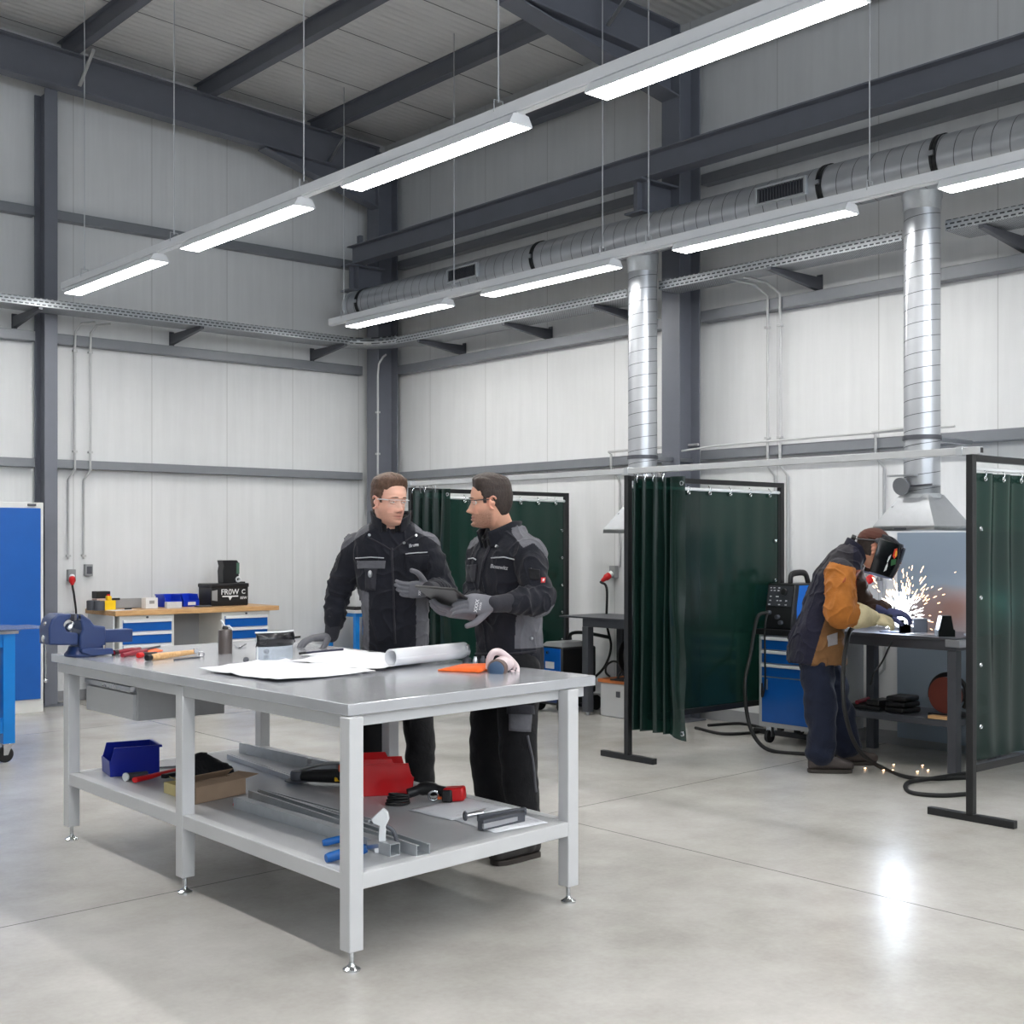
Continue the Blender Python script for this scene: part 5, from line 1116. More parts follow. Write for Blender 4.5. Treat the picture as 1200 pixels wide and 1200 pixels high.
# ================================================================== people
DG = lambda: bpy.context.evaluated_depsgraph_get()
def voxel(mb, size, iters=4, fac=.5):
    me = mb.mesh('tmp'); bm = bmesh.new(); bm.from_mesh(me); bmesh.ops.recalc_face_normals(bm, faces=bm.faces); bm.to_mesh(me); bm.free()
    o = bpy.data.objects.new('tmp', me); COL.objects.link(o)
    m = o.modifiers.new('r', 'REMESH'); m.mode = 'VOXEL'; m.voxel_size = size; m.adaptivity = 0
    if iters: s = o.modifiers.new('s', 'SMOOTH'); s.factor = fac; s.iterations = iters
    bpy.context.view_layer.update()
    out = bpy.data.meshes.new_from_object(o.evaluated_get(DG())); bpy.data.objects.remove(o); bpy.data.meshes.remove(me); return out
def coords(me):
    a = np.empty(len(me.vertices)*3, 'f'); me.vertices.foreach_get('co', a); return a.reshape(-1, 3)
def setco(me, a): me.vertices.foreach_set('co', np.asarray(a, 'f').ravel()); me.update()
def wrinkle(me, amp, freq, stretch=(1, 1, 1), seed=0, amp2=0, freq2=30):
    co = coords(me); nr = np.empty(len(me.vertices)*3, 'f'); me.vertices.foreach_get('normal', nr); nr = nr.reshape(-1, 3); out = co.copy()
    for i, p in enumerate(co):
        q = Vector((p[0]*freq*stretch[0]+seed, p[1]*freq*stretch[1], p[2]*freq*stretch[2]+seed))
        h = amp*noise.noise(q+noise.noise_vector(q*.6)*.6)
        if amp2: h += amp2*noise.noise(Vector(p)*freq2); rn = 1-abs(noise.noise(q*1.9+V(3, 1, 7)+noise.noise_vector(q*1.1)*.5)); h += amp*.8*(rn**9-.25)
        out[i] = p+nr[i]*h
    setco(me, out)
def sstep(a, b, v): t = max(0, min(1, (v-a)/(b-a))); return t*t*(3-2*t)
def limb(mb, pts, rads, ref, n=20, k=8, folds=0, seed=0, flat=1.0, ff=14, rings=0):
    """tapered limb through points (smooth), rads per point; folds adds cloth rings"""
    P = bez(pts, k); N = len(P); R = []
    rr = np.interp(np.linspace(0, len(pts)-1, N), range(len(pts)), rads)
    ref = Vector(ref); s = 0
    for i in range(N):
        d = (P[min(i+1, N-1)]-P[max(i-1, 0)]).normalized(); a = (ref-d*ref.dot(d)); a = a.normalized() if a.length > 1e-4 else frame_of(d)[0]; b = d.cross(a)
        if i: s += (P[i]-P[i-1]).length
        ring = []
        for j in range(n):
            t = 2*PI*j/n; r = rr[i]
            if folds: r *= 1+folds*noise.noise(V(math.cos(t)*1.1+seed, math.sin(t)*1.1, s*ff+1.1*math.sin(t+seed)))
            if rings: u_ = i/(N-1); r *= 1+rings*sstep(.28, .55, u_)*math.sin(s*2*PI/.052+2.2*noise.noise(V(math.cos(t)*.9+seed, math.sin(t)*.9, s*5))+.9*math.sin(t+seed))*(.6+.6*noise.noise(V(s*9, t, seed)))
            ring.append(P[i]+a*math.cos(t)*r+b*math.sin(t)*r*flat)
        R.append(ring)
    mb.ring(R)
    mb.ball(P[0], rr[0], n, 10); mb.ball(P[-1], rr[-1], n, 10); return P
def torso(mb, rings, l, f, n=36, p=2.4):
    """rings: (centre, half width, half depth front, half depth back, [tilt])"""
    R = []
    for c, w, df, db in rings:
        ring = []
        for j in range(n):
            t = 2*PI*j/n; cs, sn = math.cos(t), math.sin(t)
            x = math.copysign(abs(cs)**(2/p), cs)*w; y = math.copysign(abs(sn)**(2/p), sn)*(df if sn > 0 else db)
            ring.append(Vector(c)+Vector(l)*x+Vector(f)*y)
        R.append(ring)
    mb.ring(R)
# ---- head
HZ = [-.122, -.114, -.10, -.085, -.07, -.055, -.04, -.02, 0, .02, .04, .07, .092, .108, .118, .122]
HF = [.045, .078, .088, .086, .084, .084, .084, .085, .084, .091, .092, .084, .066, .043, .02, .001]
HB = [.005, .018, .035, .052, .066, .078, .087, .096, .1, .102, .102, .094, .077, .052, .024, .001]
HW = [.012, .026, .040, .051, .058, .063, .066, .069, .0715, .074, .0755, .073, .062, .042, .02, .001]
def head_pt(t, z):
    """angle t (0 = left, 90 deg = face), height z -> point (x left, y forward, z)"""
    w, df, db = np.interp(z, HZ, HW), np.interp(z, HZ, HF), np.interp(z, HZ, HB)
    cs, sn = math.cos(t), math.sin(t); p = 2.25
    x = math.copysign(abs(cs)**(2/p), cs)*w; y = math.copysign(abs(sn)**(2/p), sn)*(df if sn > 0 else db)
    if sn > 0:
        g = lambda x0, z0, sx, sz: math.exp(-((x-x0)/sx)**2-((z-z0)/sz)**2)
        d = 0
        for k in range(5):                                     # nose ridge, growing downwards
            zz = .008-.0125*k; d += g(0, zz, .0085+.0012*k, .009)*(.004+.0042*k)
        d += g(0, -.043, .012, .010)*.009
        for s in (-1, 1):
            d += g(s*.014, -.046, .0075, .0075)*.010             # nostrils
            d -= g(s*.032, -.001, .017, .0105)*.014             # eye sockets
            d += g(s*.030, .0185, .022, .0065)*.008              # brows
            d += g(s*.043, -.030, .02, .02)*.004               # cheeks
            d -= g(s*.026, -.075, .008, .02)*.002
        d += g(0, -.0665, .022, .0055)*.009+g(0, -.080, .018, .006)*.010-g(0, -.0725, .024, .0028)*.008
        d += g(0, -.106, .02, .012)*.010-g(0, -.091, .022, .006)*.005-g(0, -.057, .005, .006)*.003
        y += d
    return x, y, z
class Head:
    def __init__(s, c, f, u, sc=1.0):
        s.c = Vector(c); s.f = Vector(f).normalized(); u = Vector(u); s.u = (u-s.f*u.dot(s.f)).normalized(); s.l = s.u.cross(s.f); s.sc = sc
    def P(s, x, y, z): return s.c+(s.l*x+s.f*y+s.u*z)*s.sc
    def local(s, p): d = Vector(p)-s.c; return d.dot(s.l)/s.sc, d.dot(s.f)/s.sc, d.dot(s.u)/s.sc
    def skull(s, mb, n=96, m=90):
        zs = [HZ[0]+(HZ[-1]-HZ[0])*i/m for i in range(m+1)]
        mb.ring([[s.P(*head_pt(2*PI*j/n, z)) for j in range(n)] for z in zs])
        for sg in (-1, 1):                                     # ears
            pts = [s.P(sg*(.0715+.011*math.sin(a)**2*.6+.006), -.006+.017*math.cos(a)-.004, -.006+.030*math.sin(a)) for a in np.linspace(-1.9, 2.6, 14)]
            mb.tube(pts, .0055*s.sc, 8); R = []
            mb.ball(s.P(sg*.073, -.006, -.006), .014*s.sc, 12, 8); mb.ball(s.P(sg*.074, -.002, -.028), .008*s.sc, 10, 8)
    def hair(s, fn, n=120, m=70, z0=-.09):
        """fn(x,y,z,t) -> thickness (negative hides it under the skin)"""
        mb = MB(); R = []
        for i in range(m+1):
            z = z0+(HZ[-1]-z0)*i/m; ring = []
            for j in range(n):
                t = 2*PI*j/n; x, y, zz = head_pt(t, min(z, .1215)); th = fn(x, y, zz, t)
                cx, cy, cz = 0, -.006, .01; d = V(x-cx, y-cy, zz-cz).normalized()
                if zz < .03: d = V(x, y+.006, 0).normalized()
                ring.append(s.P(x+d.x*th, y+d.y*th, zz+d.z*th))
            R.append(ring)
        mb.ring(R); return mb
SKINM = NT('skin'); at = SKINM.new('ShaderNodeAttribute', attribute_name='tint'); SKINM.set(color=at.outputs['Color'], rough=.5, spec=.4)
SKINM.b.inputs['Subsurface Weight'].default_value = .12; SKINM.b.inputs['Subsurface Scale'].default_value = .02; SKINM.b.inputs['Subsurface Radius'].default_value = (1, .4, .25)
SKINM.set(normal=SKINM.bump(SKINM.noise(260, 3), .06, .002)); SKINM = SKINM.mat
def tint(me, H, root, skin, beard=None, lips=(176, 112, 100)):
    co = coords(me); c = np.ones((len(co), 4), 'f'); s0 = np.array(srgb(skin)[:3]); lp = np.array(srgb(lips)[:3]); red = np.array(srgb((205, 130, 112))[:3])
    bd = np.array(srgb(beard[0])[:3]) if beard else None
    for i, p in enumerate(co):
        x, y, z = H.local(Vector(p)+root)
        if z < -.2: c[i, :3] = s0; continue
        col = s0*(1+.06*noise.noise(V(x*40, y*40, z*40)))
        if y > .02:
            k = math.exp(-((abs(x)-.042)/.02)**2-((z+.035)/.022)**2)*.28+math.exp(-(x/.014)**2-((z+.045)/.016)**2)*.25; col = col*(1-k)+red*k
        if abs(x) > .068 and abs(z) < .045: col = col*.7+red*.3
        if beard is not None and z < -.02 and y > -.02 and z > -.135:
            jaw = min(1, max(0, (-.028-z-.35*max(0, .05-abs(x))*0)/.03)); 
            if z > -.055 and abs(x) < .05 and y > .05: jaw *= .25 if abs(x) > .028 or z > -.05 else .8
            jaw *= min(1, max(0, (y+.015)/.02)); jaw *= min(1, max(0, (z+.135)/.02)); k = jaw*beard[1]*(.8+.35*noise.noise(V(x*300, y*300, z*300))); col = col*(1-k)+bd*k
        k = math.exp(-(x/.021)**2-((z+.073)/.0085)**2) if y > .06 else 0; k = min(1, k*1.15)*.85; col = col*(1-k)+lp*k
        k = math.exp(-(x/.023)**2-((z+.0728)/.0022)**2) if y > .06 else 0; col = col*(1-.62*k)  # shade between the lips, painted into the skin colour
        k = sum(math.exp(-((abs(x)-.009)/.0045)**2-((z+.052)/.003)**2) for _ in (0,)) if y > .08 else 0; col = col*(1-.55*k)  # nostril shade, painted dark
        k = math.exp(-((abs(x)-.032)/.018)**2-((z-.001)/.010)**2) if y > .05 else 0; col = col*(1-.18*k)  # shadow of the brow, painted into the eye sockets
        c[i, :3] = np.clip(col, 0, 1)
    a = me.color_attributes.new('tint', 'FLOAT_COLOR', 'POINT'); a.data.foreach_set('color', c.ravel())
EYEW = plain('eye_white', (226, 222, 218), .2, 0, .01); IRIS = plain('iris', (72, 84, 88), .15, 0, .1)
def rel(mesh_or_mb, root):
    """shift world-built geometry into the root's space"""
    if isinstance(mesh_or_mb, MB): mesh_or_mb.v = [p-root.location for p in mesh_or_mb.v]
    else: mesh_or_mb.transform(Matrix.Translation(-root.location))
    return mesh_or_mb
def face_extras(root, H, hairmat, brow=.0045):
    for sg in (-1, 1):
        m = MB(); c = (sg*.031, .0715, -.001); R = H.sc
        m.ball(H.P(*c), .0115*R, 16, 12); e = rel(m, root).build('eye', EYEW, root, smooth=80)
        m = MB().ball(H.P(sg*.031, .0772, -.001), .0063*R, 12, 8); rel(m, root).build('iris', IRIS, e, smooth=80)
        m = MB().tube([H.P(sg*(.031+.0145*a), .0822-.007*abs(a)*abs(a), .0048-.0035*a*a) for a in np.linspace(-1, 1, 9)], .0038*R, 8); m.tube([H.P(sg*(.031+.014*a), .0805-.007*abs(a)*abs(a), -.0085+.003*a*a) for a in np.linspace(-1, 1, 9)], .0032*R, 8); rel(m, root).build('upper_lid', SKINL, root, smooth=80)
        m = MB().tube([H.P(sg*(.014+.034*a), .0975-.019*a*a, .0215+.006*a-.008*a*a) for a in np.linspace(0, 1, 9)], [brow*R*q for q in (.6, .9, 1, 1, 1, .9, .8, .6, .3)], 8, flat=.6); rel(m, root).build('eyebrow', hairmat, root, smooth=80)
SKINL = plain('lid_skin', (206, 158, 138), .5, 0, .05)
LENS = glassy('safety_lens', (250, 252, 253), .955)
def glasses(root, H, framecol):
    t = MB()
    R = [[H.P(.066*math.sin(a), .070+.040*math.cos(a)-.004+.0, z) for a in np.linspace(-1.25, 1.25, 25)] for z in (-.028, -.024, -.012, .0, .009)]
    vs = []; t.ring(R, closed=False); g = rel(t, root).build('safety_glasses', LENS, root, smooth=80)
    m = MB().tube([H.P(.067*math.sin(a), .071+.040*math.cos(a)-.004, .0095) for a in np.linspace(-1.25, 1.25, 25)], .0011*H.sc, 6); rel(m, root).build('brow_bar', framecol, g, smooth=80)
    for sg in (-1, 1):
        m = MB().tube([H.P(sg*.063, .080, .008), H.P(sg*.074, .05, .010), H.P(sg*.0775, .0, .010), H.P(sg*.077, -.02, .0)], [.0022*H.sc, .0028*H.sc, .0024*H.sc, .002*H.sc], 8); rel(m, root).build('temple', framecol, g, smooth=80)
    return g
# ---- hand in a glove
def glove_mb(wr, fd, bk, side, curls, thumb=(.5, .35, .3), sc=1.0, spread=.06, fat=1.0, cuff=True):
    """wr wrist, fd finger direction, bk back-of-hand direction, side +1: thumb on +Y (= bk x fd)"""
    fd = Vector(fd).normalized(); bk = Vector(bk); bk = (bk-fd*bk.dot(fd)).normalized(); sy = bk.cross(fd)*side; wr = Vector(wr); m = MB()
    P = lambda x, y, z: wr+(fd*x+sy*y+bk*z)*sc
    rings = []
    for x, w, th in (((-.07, .029, .026), (-.05, .030, .026), (-.03, .030, .024)) if cuff else ((-.022, .02, .018), (-.018, .026, .022)))+( (0, .031, .022), (.03, .039, .0185), (.06, .0435, .0165), (.085, .0435, .0145), (.097, .040, .011)):
        rings.append([P(x, math.copysign(abs(math.cos(a))**.75, math.cos(a))*w*fat**.5, math.copysign(abs(math.sin(a))**.75, math.sin(a))*th*fat) for a in [2*PI*j/20 for j in range(20)]])
    m.ring(rings)
    for k, (y, L, r) in enumerate(((.032, .074, .0098), (.011, .083, .0102), (-.0105, .077, .0098), (-.031, .060, .0088))):
        c = curls[k] if isinstance(curls[k], (tuple, list)) else (curls[k],)*3
        p = P(.080, y, 0); a = 0; sp = spread*(1.5-k); pts = [p]; q = p+(fd*.012)*sc; pts.append(q)
        for s_, frac in zip(c, (.46, .31, .23)):
            a += s_; d = (fd*math.cos(a)-bk*math.sin(a)+sy*sp*math.cos(a)).normalized(); q = q+d*L*frac*sc; pts.append(q)
        m.tube(bez(pts, 4), [r*fat*sc*v for v in np.linspace(1.06, .86, (len(pts)-1)*4+1)], 12); m.ball(pts[-1], r*.88*fat*sc, 12, 8)
    o, bend, dn = thumb
    p = P(.018, .026, -.006); d1 = (fd*math.cos(o+.35)+sy*math.sin(o+.35)-bk*dn).normalized(); d2 = (fd*math.cos(o-bend+.2)+sy*math.sin(o-bend+.2)-bk*dn*1.3).normalized()
    q = p+d1*.045*sc; q2 = q+d1*.022*sc+d2*.01*sc; q3 = q2+d2*.03*sc
    m.tube(bez([p, q, q2, q3], 4), [v*fat*sc for v in np.linspace(.0155, .0105, 13)], 12); m.ball(q3, .0105*fat*sc, 12, 8)
    return m
GLOVE = fabric('grey_knit_glove', (104, 104, 110), .85, .1, 14, 700); GTXT = plain('glove_print', (206, 206, 210), .6)
NAVYC = fabric('dark_navy_cloth', (25, 26, 34), .88, .22, 7); GREYC = fabric('grey_cloth', (92, 92, 98), .88, .2, 8); BLKC = fabric('black_cloth2', (22, 22, 25), .9, .25, 8); KNIT = fabric('knit_cuff', (46, 46, 52), .95, .1, 20)
PIPE = plain('reflective_piping', (176, 178, 182), .4, .2, .03)
def tree_of(o): bm = bmesh.new(); bm.from_mesh(o.data); t = BVHTree.FromBMesh(bm); bm.free(); return t
def hit(tr, root, px, py):
    r = ray(px, py); o = CAM-root.location; h = tr.ray_cast(o, r.normalized()); 
    if h[0] is None: return None, None
    return h[0], (h[1] if h[1].dot(r) < 0 else -h[1])
def patch(root, tr, name, quad, mat, off=.004, n=10, parent=None, thick=.003):
    """cloth patch (pocket, panel) laid on the garment: quad of picture points projected on the garment's surface"""
    q = [Vector((a, b, 0)) for a, b in quad]; last = None; vs = {}
    for j in range(n+1):
        for i in range(n+1):
            u, v = i/n, j/n; p = (q[0]*(1-u)+q[1]*u)*(1-v)+(q[3]*(1-u)+q[2]*u)*v; h, nn = hit(tr, root, p.x, p.y)
            if h is None: continue
            vs[(i, j)] = h+nn*off
    m = MB(); ids = {}
    for k in vs: ids[k] = len(m.v); m.v.append(vs[k])
    for j in range(n):
        for i in range(n):
            c = [(i, j), (i+1, j), (i+1, j+1), (i, j+1)]
            if all(k in ids for k in c):
                pts = [vs[k] for k in c]
                if max((pts[a]-pts[b]).length for a in range(4) for b in range(a)) < .12: m.f.append(tuple(ids[k] for k in c)); m.m.append(0)
    if not m.f: return None
    return m.build(name, mat, parent or root, smooth=80, solid=thick, fix=False)
def seam(root, tr, name, pts, mat, r=.003, parent=None, off=.002):
    P = []
    for a, b in zip(pts[:-1], pts[1:]):
        k = max(2, int(math.hypot(b[0]-a[0], b[1]-a[1])/2))
        for i in range(k):
            h, nn = hit(tr, root, a[0]+(b[0]-a[0])*i/k, a[1]+(b[1]-a[1])*i/k)
            if h is not None and (not P or (h+nn*off-P[-1]).length < .08): P.append(h+nn*off)
    if len(P) < 3: return None
    return MB().tube(P, r, 6).build(name, mat, parent or root, smooth=80)
def writing(root, tr, s, p0, p1, size, mat, parent=None, name='lettering', bold=True, shear=.2):
    a, n1 = hit(tr, root, *p0); b, n2 = hit(tr, root, *p1)
    if a is None or b is None: return None
    ax = (b-a).normalized(); n = (n1+n2).normalized(); ay = n.cross(ax)
    return lettering(s, size, mat, parent or root, (a+b)/2+n*.009, ax, ay, name, bold, shear)
def boot(root, ankle, fdir, mat, sole, L=.29, name='boot'):
    f = V(fdir[0], fdir[1], 0).normalized(); l = V(-f.y, f.x, 0); a = V(ankle.x, ankle.y, 0); m = MB(); R = []
    for x, w, h in ((-.075, .030, .07), (-.06, .038, .10), (-.02, .043, .12), (.04, .045, .105), (.10, .049, .078), (.15, .050, .062), (.19, .044, .055), (.212, .026, .042)):
        R.append([a+f*x+l*math.copysign(abs(math.cos(t))**.7, math.cos(t))*w+V(0, 0, .022+h*.5+math.copysign(abs(math.sin(t))**.7, math.sin(t))*h*.5) for t in [2*PI*j/20 for j in range(20)]])
    m.ring(R); limb(m, [a+V(0, 0, .07), a+V(0, 0, .2)], [.052, .054], f, 20, 4)
    me = voxel(m, .007, 3); rel(me, root); b = link(me, name, mat, root, smooth=180)
    q = []; out = [(-.08, .02), (-.065, .036), (0, .038), (.1, .047), (.16, .047), (.198, .03), (.208, .0)]
    poly = [a+f*x+l*y for x, y in out]+[a+f*x-l*y for x, y in reversed(out[:-1])]
    s = MB().prism([p+V(0, 0, .0) for p in poly], (0, 0, .024)); rel(s, root).build('sole', sole, b, .004)
    return b
BOOTM = plain('boot_leather', (38, 36, 36), .55, 0, .1, .15); SOLE = plain('boot_sole', (52, 46, 42), .7)
def assign(me, fn):
    """material index per face from the face centre (root space)"""
    idx = np.zeros(len(me.polygons), 'i')
    for i, p in enumerate(me.polygons): idx[i] = fn(p.center)
    me.polygons.foreach_set('material_index', idx)
def seg_d(p, a, b):
    ab = b-a; t = max(0, min(1, (p-a).dot(ab)/ab.length_squared)); return (p-(a+ab*t)).length
def worker(lab, J, f, l, headd, hsc, skin, beard, hairfn, hairmat, rings, legr, loc_, gcol):
    """standing man in work jacket: J holds joints in world space"""
    root = thing('person', lab, 'person', (loc_.x, loc_.y, 0)); up = V(0, 0, 1)
    H = Head(headd[0], headd[1], headd[2], hsc)
    # body: one continuous figure
    b = MB(); H.skull(b); nb = J['neck']
    limb(b, [nb-V(0, 0, .08), nb+V(0, 0, .01), H.P(0, -.025, -.05)], [.050, .056, .057], l, 24, 6)
    torso(b, [(c, w*.80, df*.78, db*.78) for c, w, df, db in rings[:-3]]+[(rings[-3][0]-V(0, 0, .03), .09, .07, .08)], l, f)
    for s in 'LR':
        limb(b, [J['sh'+s], J['el'+s], J['wr'+s]], [.044, .034, .020], up, 16); limb(b, [J['hip'+s], J['kn'+s], J['an'+s]], [.085, .056, .04], f, 16)
        a = J['an'+s]; b.ball((a.x, a.y, .07), (.04, .04, .05))
    limb(b, [J['hipL'], J['hipR']], [.09, .09], up, 16)
    me = voxel(b, .0034, 1, .4); rel(me, root); tint(me, H, root.location, skin, beard); link(me, 'body', SKINM, root, smooth=180)
    face_extras(root, H, hairmat)
    hm_ = H.hair(hairfn); me = hm_.mesh('hair'); rel(me, root)
    me.materials.clear(); ho = link(me, 'hair', hairmat, root, smooth=180)
    gg = glasses(root, H, gcol)
    t = MB(); limb(t, [nb-V(0, 0, .10), nb-V(0, 0, .05), nb-V(0, 0, .012)], [.060, .062, .061], l, 24, 4); rel(t, root).build('shirt', BLKC, root, smooth=80)
    # trousers
    t = MB()
    for s in 'LR':
        an = J['an'+s]; limb(t, [J['hip'+s], J['kn'+s], V(an.x, an.y, .13)], legr, f, 24, 14, folds=.07, seed=3.3 if s == 'L' else 8.1, ff=11)
    limb(t, [J['hipL']+V(0, 0, .02), J['hipR']+V(0, 0, .02)], [legr[0]*1.03]*2, up, 24); mid = (J['hipL']+J['hipR'])/2
    torso(t, [(mid+V(0, 0, -.02), .165, .115, .12), (mid+V(0, 0, .08), .168, .115, .115), (mid+V(0, 0, .16), .16, .11, .11)], l, f)
    me = voxel(t, .0075, 5); rel(me, root); wrinkle(me, .008, 9, (1, 1, 1.6), 4); tro = link(me, 'trousers', BLKC, root, smooth=180)
    for s in 'LR': boot(root, J['an'+s], J['toe'+s], BOOTM, SOLE)
    return root, H, tro
def jacket(root, J, rings, l, f, matfn, slv=(.084, .076, .072, .064, .055), seed=1.0, vox=.0048):
    m = MB(); torso(m, rings, l, f, 40, 2.6)
    for s in 'LR':
        sh, el, wr = J['sh'+s], J['el'+s], J['wr'+s]
        limb(m, [sh, (sh+el)/2+(J.get('bulge'+s) or V(0, 0, 0)), el, (el+wr)/2, wr+(el-wr).normalized()*J.get('se'+s, .118)], list(slv), V(0, 0, 1), 24, 20, folds=.12, seed=seed+(0 if s == 'L' else 5), ff=20, rings=.085)
    me = voxel(m, vox, 3); rel(me, root); wrinkle(me, .011, 6.5, (1, 1, .75), seed, .003, 22)
    assign(me, lambda c: matfn(c+root.location)); o = link(me, 'jacket', [NAVYC, GREYC, BLKC], root, smooth=180)
    for s in 'LR':
        el, wr = J['el'+s], J['wr'+s]; d = (wr-el).normalized(); c = MB(); e_ = J.get('se'+s, .118); limb(c, [wr-d*(e_+.02), wr-d*(e_-.03), wr-d*max(e_-.112, -.012)], [.050, .043, .038], V(0, 0, 1), 24, 4)
        rel(c, root).build('cuff', KNIT, root, smooth=80)
    return o
def collar(root, nb, l, f, u, w, dpt, h, open_=.5, mat=None, lean=.02, name='collar'):
    def fn(a_, v):
        a = PI/2+open_+(2*PI-2*open_)*a_; k = 1+.08*v; front = max(0, math.sin(a))
        return nb+l*(math.cos(a)*w*k)+f*(math.sin(a)*dpt*k+lean*v*front)+u*(v*h*(1-.25*front)-.035*front)
    m = MB().grid(fn, 48, 6); rel(m, root); return m.build(name, mat or NAVYC, root, smooth=80, solid=.008)
# ------------------------------------------------------------------ left man, hand on the bench, facing the viewer
W = od
f1 = -(FW-RT*.093); f1 = V(f1.x, f1.y, 0).normalized(); l1 = V(0, 0, 1).cross(f1)
J = dict(seR=.072, neck=W(458, 622, 6.80), shL=W(497, 642, 6.87), shR=W(419, 642, 6.87), elL=W(519, 693, 6.84), elR=W(397, 692, 6.93), wrL=W(501, 690, 6.58), wrR=W(389, 742, 6.90),
         hipL=W(480, 776, 6.96), hipR=W(446, 776, 6.96), knL=W(491, 858, 6.92), knR=W(438, 858, 6.92), anL=W(494, 945, 6.95), anR=W(436, 945, 6.95), toeL=f1+l1*.25, toeR=f1-l1*.25)
def rg(px, py, d, w, df, db): return (W(px, py, d), w, df, db)
R1 = [rg(464, 772, 6.95, .178, .12, .125), rg(464, 752, 6.94, .178, .125, .125), rg(463, 720, 6.92, .178, .128, .12), rg(461, 690, 6.90, .186, .135, .12), rg(459, 662, 6.88, .20, .142, .12), rg(458, 648, 6.86, .205, .135, .12),
      rg(458, 631, 6.85, .195, .112, .115), rg(458, 622, 6.84, .165, .095, .105), rg(458, 614, 6.84, .118, .085, .095), rg(458, 608, 6.83, .085, .072, .085)]
hc = W(456, 587.5, 6.74); yaw = .62
hf = (f1*math.cos(yaw)+l1*math.sin(yaw)+V(0, 0, -.06)).normalized()
def sstep(a, b, v): t = max(0, min(1, (v-a)/(b-a))); return t*t*(3-2*t)
def hair_style(x, y, z, front, temple, top_t, quiff, side, fade):
    """short hair: hair line, faded sides, fuller top"""
    if y > -.01:
        q = sstep(.02, .085, y); hl = front*q+.012*(1-q)
        hl = max(hl, front-.02+.0*x) if y > .045 else hl
        hl -= 0 if abs(x) < .035 else (abs(x)-.035)*.25*q
        if abs(x) > .058 and y < .036: hl = -.012 if y > .008 else .0
        if abs(x) > .062 and abs(y+.004) < .022: hl = .012
    else: hl = -.012-.075*sstep(.0, .07, -y)
    k = sstep(-.002, .010, z-hl); top = sstep(.05, .105, z); grow = sstep(0, fade, z-hl)
    n = noise.noise(V(x*70+y*25, y*18, z*25))*.5+noise.noise(V(x*160, y*50, z*60))*.3
    th = side+grow*(.004+top_t*top+quiff*top*sstep(.0, .09, y))+.0055*n*(.25+top)
    return th*k-.009*(1-k)
def hair1(x, y, z, t): return hair_style(x, y, z, .076, .03, .017, .012, .0035, .035)
def hair_mat(name, c):
    t = NT(name); n = t.noise(60, 4, .7, mapscale=(3, 1, 1)); s0 = srgb(c)
    t.set(color=t.ramp(n, [(.3, tuple(v*.6 for v in s0[:3])+(1,)), (.7, tuple(min(1, v*1.5) for v in s0[:3])+(1,))]), rough=.5, spec=.35, normal=t.bump(n, .5, .006)); return t.mat
HA1, HA2 = hair_mat('hair_brown', (80, 58, 45)), hair_mat('hair_dark_brown', (50, 40, 36))
CLR = plain('clear_plastic_frame', (206, 208, 212), .3); DKF = plain('dark_frame', (40, 38, 44), .35)
loc1 = (J['anL']+J['anR'])/2
p1, H1, tr1 = worker('man in dark work jacket facing the viewer, one gloved hand on the workbench', J, f1, l1, (hc, hf, (0, 0, 1)), 1.06, (214, 166, 146), ((120, 80, 60), .5), hair1, HA1, R1, [.098, .083, .076], loc1, CLR)
def pix(c): q = c-CAM; d = q.dot(FW); return 600+FPX*q.dot(RT)/d, HOR-FPX*q.z/d
def inside(p, poly):
    x, y = p; r = False
    for (x0, y0), (x1, y1) in zip(poly, poly[1:]+poly[:1]):
        if (y0 > y) != (y1 > y) and x < (x1-x0)*(y-y0)/(y1-y0)+x0: r = not r
    return r
def mat1(c):
    dn = min(seg_d(c, J['shL'], J['elL']), seg_d(c, J['elL'], J['wrL']), seg_d(c, J['shR'], J['elR']), seg_d(c, J['elR'], J['wrR'])); x = (c-W(460, 680, 6.88)).dot(l1); z = c.z
    px, py = pix(c)
    if inside((px, py), [(434, 596), (396, 612), (398, 646), (408, 639), (419, 630), (432, 622)]) or inside((px, py), [(483, 598), (518, 608), (516, 640), (507, 633), (497, 627), (487, 623)]): return 1
    if abs(x) > .125 and z < 1.24-.3*(.19-abs(x)) and dn > .085: return 1
    return 0
jk1 = jacket(p1, J, R1, l1, f1, mat1, seed=1.0); t1 = tree_of(jk1)
collar(p1, W(458, 617, 6.82), l1, f1, V(0, 0, 1), .098, .096, .085, .5)
collar(p1, W(458, 616, 6.815), l1, f1, V(0, 0, 1), .076, .078, .06, .30, BLKC, .012, 'shirt_collar')
seam(p1, t1, 'zip_flap', [(459, 642), (461, 690), (463, 756)], KNIT, .006)
seam(p1, t1, 'collar_seam', [(430, 629), (446, 637), (460, 646), (471, 637), (487, 627)], KNIT, .005)
for a, b in (((417, 654), (452, 654)), ((475, 649), (503, 647))): seam(p1, t1, 'reflective_piping', [a, ((a[0]+b[0])/2, a[1]-1.2), b], PIPE, .0032)
patch(p1, t1, 'chest_pocket', [(419, 657), (452, 657), (451, 666), (420, 666)], GREYC, .006); patch(p1, t1, 'pocket_bag', [(428, 666), (442, 666), (440, 692), (429, 690)], KNIT, .005)
patch(p1, t1, 'chest_pocket', [(474, 651), (503, 650), (502, 668), (475, 668)], NAVYC, .005)
writing(p1, t1, 'Bruns', (478, 640), (491, 638), .024, PIPE); seam(p1, t1, 'name_badge', [(485, 638.6), (491, 637.9)], PIPE, .005)
h_, n_ = hit(t1, p1, 434, 672); MB().ball(h_+n_*.012, (.012, .012, .02), 12, 8).build('clip', BRIGHT, p1, smooth=60)
for a in ((433, 627), (487, 628), (474, 636)): 
    h_, n_ = hit(t1, p1, *a)
    if h_: MB().cyl(h_, h_+n_*.012, .007, n=12).build('snap_button', BRIGHT, p1)
